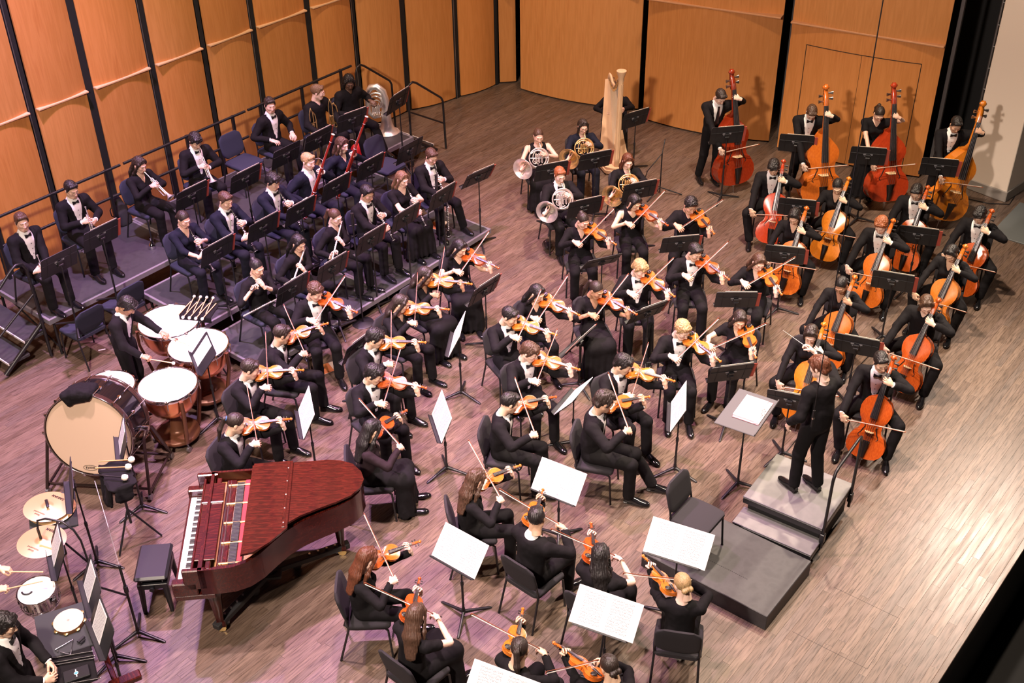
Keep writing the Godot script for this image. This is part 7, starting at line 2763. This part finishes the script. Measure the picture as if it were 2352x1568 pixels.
	chair(at(G(888, 380, .85) * Vector3(1, 0, 1) + Vector3(0, .4, 0), yaw_of(128)), "empty dark blue padded chair beside the bassoons", true)
	chair(at(G(190, 752, .45), yaw_of(-52)) * at(Vector3(0, -.45, 0)), "empty dark blue chair below the trumpets, beside the steps", true)
	chair(at(G(283, 698, .45), yaw_of(-52)) * at(Vector3(0, -.45, 0)), "empty dark blue chair tucked behind the timpanist", true)
	chair(at(G(1600, 1185, .65) * Vector3(1, 0, 1) + Vector3(0, .2, 0), yaw_of(128)), "empty black padded chair on the soloist platform")

func build_stands() -> void:
	var b := 308.0
	stand(136, 602, 1.55, .6, b, "before the trumpeter by the steps")
	stand(232, 541, 1.60, .6, b, "before the trumpeter in glasses", 1)
	stand(440, 450, 1.60, .6, b, "before the trumpeter in black blouse", 1)
	stand(563, 411, 1.60, .6, b, "before the empty chair on the back riser", 1)
	stand(657, 356, 1.60, .6, b, "before the empty-handed tuxedo player")
	stand(730, 321, 1.62, .6, b, "before the trombones", 1)
	stand(808, 276, 1.65, .6, b + 10, "between trombones and tuba", 1)
	stand(914, 232, 1.72, .6, b - 8, "before the tuba player", 1)
	stand(499, 576, 1.30, .4, b, "before the clarinettist in navy blouse", 1)
	stand(604, 523, 1.35, .4, b, "before the clarinettist in navy tuxedo", 1)
	stand(689, 485, 1.35, .4, b, "before the clarinettist in glasses", 1)
	stand(771, 431, 1.40, .4, b, "before the bassoonist in navy suit", 1)
	stand(850, 384, 1.40, .4, b, "before the bassoonist in navy blouse", 1)
	stand(941, 346, 1.45, .4, b, "before the empty chair by the bassoons")
	stand(671, 664, 1.12, .2, b, "before the piccolo player", 1)
	stand(762, 617, 1.15, .2, b, "before the flutist next to the piccolo", 1)
	stand(853, 555, 1.10, 0, b, "before the flutist in glasses", 1, 18, {"base": [866, 708]})
	stand(927, 503, 1.16, 0, b, "before the tuxedo oboist", 1, 18, {"base": [943, 664]})
	stand(1021, 456, 1.10, 0, b, "before the oboist in lace", 1, 18, {"base": [1023, 605]})
	stand(1093, 409, 1.13, 0, b + 10, "at the corner of the low platform", 1, 30, {"base": [1103, 560]})
	stand(1266, 393, .95, 0, 340, "before the horn player in sleeveless dress", 1)
	stand(1366, 368, .98, 0, 340, "before the horn player in navy blouse", 1)
	stand(1342, 476, .92, 0, 338, "before the horn player in tuxedo", 1)
	stand(1468, 437, .98, 0, 340, "before the horn player beside the microphone", 1)
	stand(1458, 273, .92, 0, 328, "beside the harp", 1)
	stand(1669, 310, 1.10, 0, 352, "before the bassist in suit and tie", 1, 15)
	stand(1829, 329, 1.10, 0, 12, "before the bassist at the shell door", 1, 15)
	stand(1993, 358, 1.10, 0, 12, "before the bassist in long skirt", 1, 15)
	stand(2156, 384, 1.10, 0, 14, "before the bassist beside the pillar", 1, 15)
	stand(1830, 476, .90, 0, 14, "of the two back cellists", 1, 18)
	stand(1802, 585, .90, 0, 14, "of the cellist behind the violas", 1, 18)
	stand(2108, 541, .90, 0, 18, "of the cellist in glasses below the bass", 1, 18)
	stand(2050, 646, .90, 0, 20, "of the orange cello and outer cello", 1, 18)
	stand(1967, 793, .90, 0, 22, "between the front cellists", 1, 18)
	stand(1814, 921, .80, 0, 20, "of the cellist facing the conductor", 1, 20)
	stand(1382, 600, .80, 0, 338, "of the viola player in cardigan", 0, 40)
	stand(1561, 560, .85, 0, 352, "of the viola player in black shirt", 1, 22)
	stand(1487, 717, .85, 0, 330, "of the tuxedo viola player", 1, 30)
	stand(1690, 688, .88, 0, 2, "of the viola player beside cellos", 1, 22)
	stand(1678, 856, .80, 0, 350, "of the front viola desk", 1, 22)
	stand(1112, 667, .88, 0, 310, "at the platform corner violin desk", 1, 22)
	stand(1050, 770, .92, 0, 276, "of the heeled violinist", 2, 25)
	stand(824, 796, .85, 0, 305, "of the violinist before the piccolo", 1, 22)
	stand(1330, 784, .70, 0, 305, "of the violinist in elbow sleeves", 1, 34)
	stand(1316, 912, .72, 0, 300, "of the mid stage tuxedo violinists", 2, 40)
	stand(1558, 936, .94, 0, 278, "of the front tuxedo violin desk", 2, 25)
	stand(704, 950, .92, 0, 256, "behind the piano lid", 2, 26)
	stand(1015, 959, .80, 0, 256, "beyond the piano tail", 2, 22)
	stand(1283, 1109, .80, 0, 212, "of the leg-crossed violinist", 2, 42)
	stand(1056, 1268, .90, 0, 218, "of the violinists near the dolly", 2, 42)
	stand(1558, 1252, 1.0, 0, 206, "beside the soloist platform", 3, 48)
	stand(1391, 1413, .98, 0, 206, "before the loose blouse violinist", 3, 48)
	stand(1150, 1592, .98, 0, 206, "at the bottom edge of the view", 3, 48)
	stand(469, 811, 1.04, 0, 246, "of the timpanist", 4, 40)
	stand(282, 1009, 1.02, 0, 252, "at the bass drum", 4, 20)
	stand(164, 1112, 1.15, 0, 250, "beside the crash cymbals", 0, 14)
	stand(132, 1261, 1.12, 0, 246, "beside the suspended cymbal", 4, 24)
	stand(211, 1343, 1.05, 0, 244, "beside the snare drum", 4, 24)
	stand(235, 1437, 1.10, 0, 240, "beside the trap table", 4, 24)
	# the conductor's wide desk
	var cp := G(1715, 945, 1.08)
	var cs := thing("conductor_desk", "wide flat grey conductor's desk on a black tripod before the podium", "music stand", at(Vector3(cp.x, 0, cp.z), yaw_of(122)))
	obox(cs, "desk", Vector3(0, 1.075, 0), Vector3(.70, .016, .46), M.deskgrey, .006)
	obox(cs, "ledge", Vector3(0, 1.09, -.23), Vector3(.70, .03, .012), M.deskgrey, .003)
	tube_obj("upper_pole", [Vector3(0, .55, 0), Vector3(0, 1.07, 0)], .010, M.polemetal, cs)
	tube_obj("lower_pole", [Vector3(0, .05, 0), Vector3(0, .57, 0)], .014, M.blackmetal, cs)
	obj("hub", TP.hub, M.blackmetal, cs)
	for i in 3:
		obj("base_leg", TP.base_leg, M.blackmetal, cs, Transform3D(Basis(Vector3.UP, .3 + TAU * i / 3.0), Vector3.ZERO))
	var sc := thing("conductor_score", "stack of white scores with a pink cover on the conductor's desk", "score", cs.transform * at(Vector3(-.05, 1.085, -.05), 0.0))
	obox(sc, "cover", Vector3(0, .004, 0), Vector3(.44, .006, .30), mat("pinkcover", L(.62, .22, .25), .6), .001)
	obox(sc, "pages", Vector3(-.01, .012, .03), Vector3(.40, .010, .25), M.paper, .001)
	obox(sc, "lower_pages", Vector3(.02, .012, -.12), Vector3(.38, .008, .06), M.paper, .001)
	var gl := thing("spectacles", "folded spectacles lying on the conductor's score", "glasses", sc.transform * at(Vector3(0, .021, -.12), .2))
	var mb := MB.new()
	for s in [-1, 1]:
		mb.torus(Vector3(s * .03, 0, 0), Vector3.UP, .02, .002, 14, 5)
		mb.tube([Vector3(s * .05, 0, 0), Vector3(s * .12, 0, .02)], .0018, 5)
	obj("frame", mb.mesh(), M.ebony, gl)

func build_small() -> void:
	# hanging microphone
	var mp := G(1867, 962, 2.2)
	var hm := thing("hanging_microphone", "small black microphone hanging on a long thin cable over the podium", "microphone", at(mp))
	tube_obj("cable", [Vector3(0, .1, 0), Vector3(0, 9.0, 0)], .005, M.blackmetal, hm)
	tube_obj("capsule", [Vector3(0, -.09, 0), Vector3(0, -.02, 0), Vector3(0, .1, 0)], .011, M.blackmetal, hm)
	tube_obj("band", [Vector3(0, .0, 0), Vector3(0, .02, 0)], .013, M.chrome, hm)
	for e in [[1515, 445, .72, "tripod microphone stand with a drooping boom beside the horns"], [834, 742, 1.55, "microphone stand on a flat base before the flutes"], [1012, 590, 1.2, "microphone stand before the lace oboist"]]:
		var p := G(e[0], e[1])
		var ms := thing("microphone_stand", "black " + e[3], "microphone stand", at(p, yaw_of(250)))
		tube_obj("pole", [Vector3(0, .03, 0), Vector3(0, e[2], 0)], .011, M.blackmetal, ms)
		if e[0] == 1515:
			for i in 3:
				var an := TAU * i / 3.0
				tube_obj("tripod_leg", [Vector3(0, .12, 0), Vector3(cos(an) * .36, .012, sin(an) * .36)], .010, M.blackmetal, ms)
			tube_obj("boom", [Vector3(.08, e[2] + .2, .08), Vector3(0, e[2], 0), Vector3(-.02, e[2] - .25, -.25)], .008, M.blackmetal, ms)
			tube_obj("microphone", [Vector3(-.02, e[2] - .25, -.25), Vector3(-.03, e[2] - .40, -.30)], .014, M.chrome, ms)
		else:
			var b := MB.new()
			b.lathe([Vector2(.15, 0), Vector2(.15, .012), Vector2(.03, .03)], 24)
			obj("base", b.mesh(), M.blackmetal, ms)
			tube_obj("microphone", [Vector3(0, e[2], 0), Vector3(0, e[2] + .04, 0), Vector3(0, e[2] + .16, 0)], .022, M.blackmetal, ms)
			tube_obj("shock_mount", [Vector3(0, e[2] - .02, .05), Vector3(0, e[2] - .02, -.05)], .012, M.blackmetal, ms)
	# flute lying on the piccolo player's lap
	var fl := G(606, 702, .86)
	put_kit("flute", KIT.flute, frame(fl, Basis(Vector3.UP, yaw_of(232)) * Vector3(0, -.12, -1), Vector3.UP) * Transform3D(Basis(), Vector3(0, 0, .3)), "silver flute lying across the piccolo player's lap", "flute")
	# instruments on pegs
	for e in [[538, 612, .4, "clarinet standing on a peg below the navy tuxedo clarinettist"], [1030, 540, .2, "long black reed instrument standing on a peg by the platform end"]]:
		put_kit("clarinet", KIT.clarinet, frame(G(e[0], e[1], e[2] + .03) + Vector3(0, .66, 0), Vector3(0, -1, 0), Vector3(1, 0, 0)), e[3], "clarinet")
	var pr := [[1006, 517, .2, "orange printed program booklet lying on the low platform", 20.0], [752, 846, .0, "orange and white program booklet on the floor under the chair", 60.0], [1300, 1105, 0.0, "", 0.0]]
	for e in pr:
		if e[3]:
			var bk := thing("program_booklet", e[3], "booklet", at(G(e[0], e[1], e[2]), yaw_of(e[4])))
			obox(bk, "pages", Vector3(0, .004, 0), Vector3(.21, .006, .28), M.cream, .001)
			obox(bk, "cover_print", Vector3(0, .008, .04), Vector3(.206, .001, .19), M.orangeprint, 0)
	# mutes
	var mu := MB.new()
	mu.lathe([Vector2(.045, 0), Vector2(.05, .006), Vector2(.05, .05), Vector2(.035, .07), Vector2(.012, .11), Vector2(.012, .16), Vector2(.016, .17)], 20)
	var t1 := thing("trumpet_mute", "small silver trumpet mute standing on the back riser", "mute", at(G(350, 570, .6)))
	obj("cone", mu.mesh(), M.chrome, t1)
	mu = MB.new()
	mu.lathe([Vector2(.03, 0), Vector2(.07, .06), Vector2(.08, .12), Vector2(.03, .24), Vector2(.02, .25)], 20)
	var t2 := thing("horn_mute", "dark glossy horn mute lying on the floor near the horns", "mute", Transform3D(Basis(Vector3.UP, .6) * Basis(Vector3.RIGHT, 1.35), G(1258, 566) + Vector3(0, .075, 0)))
	obj("cone", mu.mesh(), M.blackgloss, t2)
	mu = MB.new()
	mu.lathe([Vector2(.03, -.22), Vector2(.06, -.1), Vector2(.10, -.02), Vector2(.105, 0)], 28, true, false)
	var rp := G(822, 345, .78)
	var t3 := thing("trombone_mute", "large mute with a round red bottom beside the trombones", "mute", frame(rp, -(rp - Vector3(0, CAMY, 0)).normalized() * Vector3(1, .4, 1), Vector3.UP) * Transform3D(Basis(Vector3.RIGHT, -PI / 2), Vector3.ZERO))
	obj("cone", mu.mesh(), M.blacksatin, t3)
	mu = MB.new()
	mu.lathe([Vector2(.002, .004), Vector2(.115, .004), Vector2(.115, -.004), Vector2(.105, -.006)], 32, false, false)
	obj("red_bottom", mu.mesh(), M.redplastic, t3)
	obox(t3, "mute_holder", Vector3(0, -.05, .09), Vector3(.05, .05, .05), M.blackmetal)
	var gb := thing("instrument_case", "soft black instrument case leaning behind the trumpet chairs", "case", at(G(290, 515, .6), yaw_of(128)) * Transform3D(Basis(Vector3.RIGHT, .35), Vector3.ZERO))
	var gm := MB.new()
	var gr := []
	for q in [[0.0, .10, .05], [.06, .13, .07], [.22, .12, .065], [.40, .08, .05], [.46, .04, .03]]:
		var ring := PackedVector3Array()
		for j in 14:
			ring.append(Vector3(cos(TAU * j / 14.0) * q[1], q[0], sin(TAU * j / 14.0) * q[2]))
		gr.append(ring)
	gm.loft(gr)
	obj("soft_shell", gm.mesh(), M.chairfabric, gb)
	tube_obj("handle", [Vector3(.12, .16, .0), Vector3(.16, .2, 0), Vector3(.15, .28, 0), Vector3(.10, .32, 0)], .009, M.blackmetal, gb)
	# cables
	var cb := thing("stage_cable", "thin black cable running straight across the floor to the podium", "cable", Transform3D())
	tube_obj("cable", [G(1700, 1200) + Vector3(0, .006, 0), G(1760, 1095) + Vector3(0, .006, 0), G(1930, 885) + Vector3(0, .006, 0), G(2110, 700) + Vector3(0, .006, 0)], .006, M.blackmetal, cb)
	var c2 := thing("pillar_cable", "black cable lying around the foot of the cream pillar", "cable", Transform3D())
	tube_obj("cable", [G(2215, 455) + Vector3(0, .008, 0), G(2270, 468) + Vector3(0, .008, 0), G(2318, 470) + Vector3(0, .008, 0), G(2330, 452) + Vector3(0, .008, 0)], .008, M.blackmetal, c2)
	var tpz := thing("tape_strip", "short white tape strip stuck on the floor near the chairs", "tape", at(G(234, 803), yaw_of(70)))
	obox(tpz, "tape", Vector3(0, .001, 0), Vector3(.02, .002, .09), M.whitepaint, 0)
	# house side: dark rail and seat strips beyond the stage edge
	for i in 3:
		var hs := thing("house_rail", ["grey rail strip beyond the dark stage edge, nearest the stage", "grey rail strip beyond the dark stage edge, between the others", "grey rail strip beyond the dark stage edge, furthest from stage"][i], "rail", at(Vector3(-.95 + i * .42, -.55 - i * .05, -7.6)))
		obox(hs, "bar", Vector3.ZERO, Vector3(.10, .06, 5.5), M.greypaint, .01)
		for k in 3:
			obox(hs, "bracket", Vector3(0, -.40, -2.2 + k * 2.2), Vector3(.05, .78, .05), M.blackmetal, .005)

func _ready() -> void:
	var t0 := Time.get_ticks_msec()
	setup_view()
	build_lights()
	make_materials()
	make_furniture()
	build_floor()
	build_shell()
	build_risers()
	build_podium()
	make_kits()
	print("setting ", Time.get_ticks_msec() - t0)
	build_templates()
	print("templates ", Time.get_ticks_msec() - t0)
	build_percussion()
	build_piano()
	build_people()
	print("people ", Time.get_ticks_msec() - t0)
	build_stands()
	build_small()
	lamp_fixtures()
	print("done ", Time.get_ticks_msec() - t0)
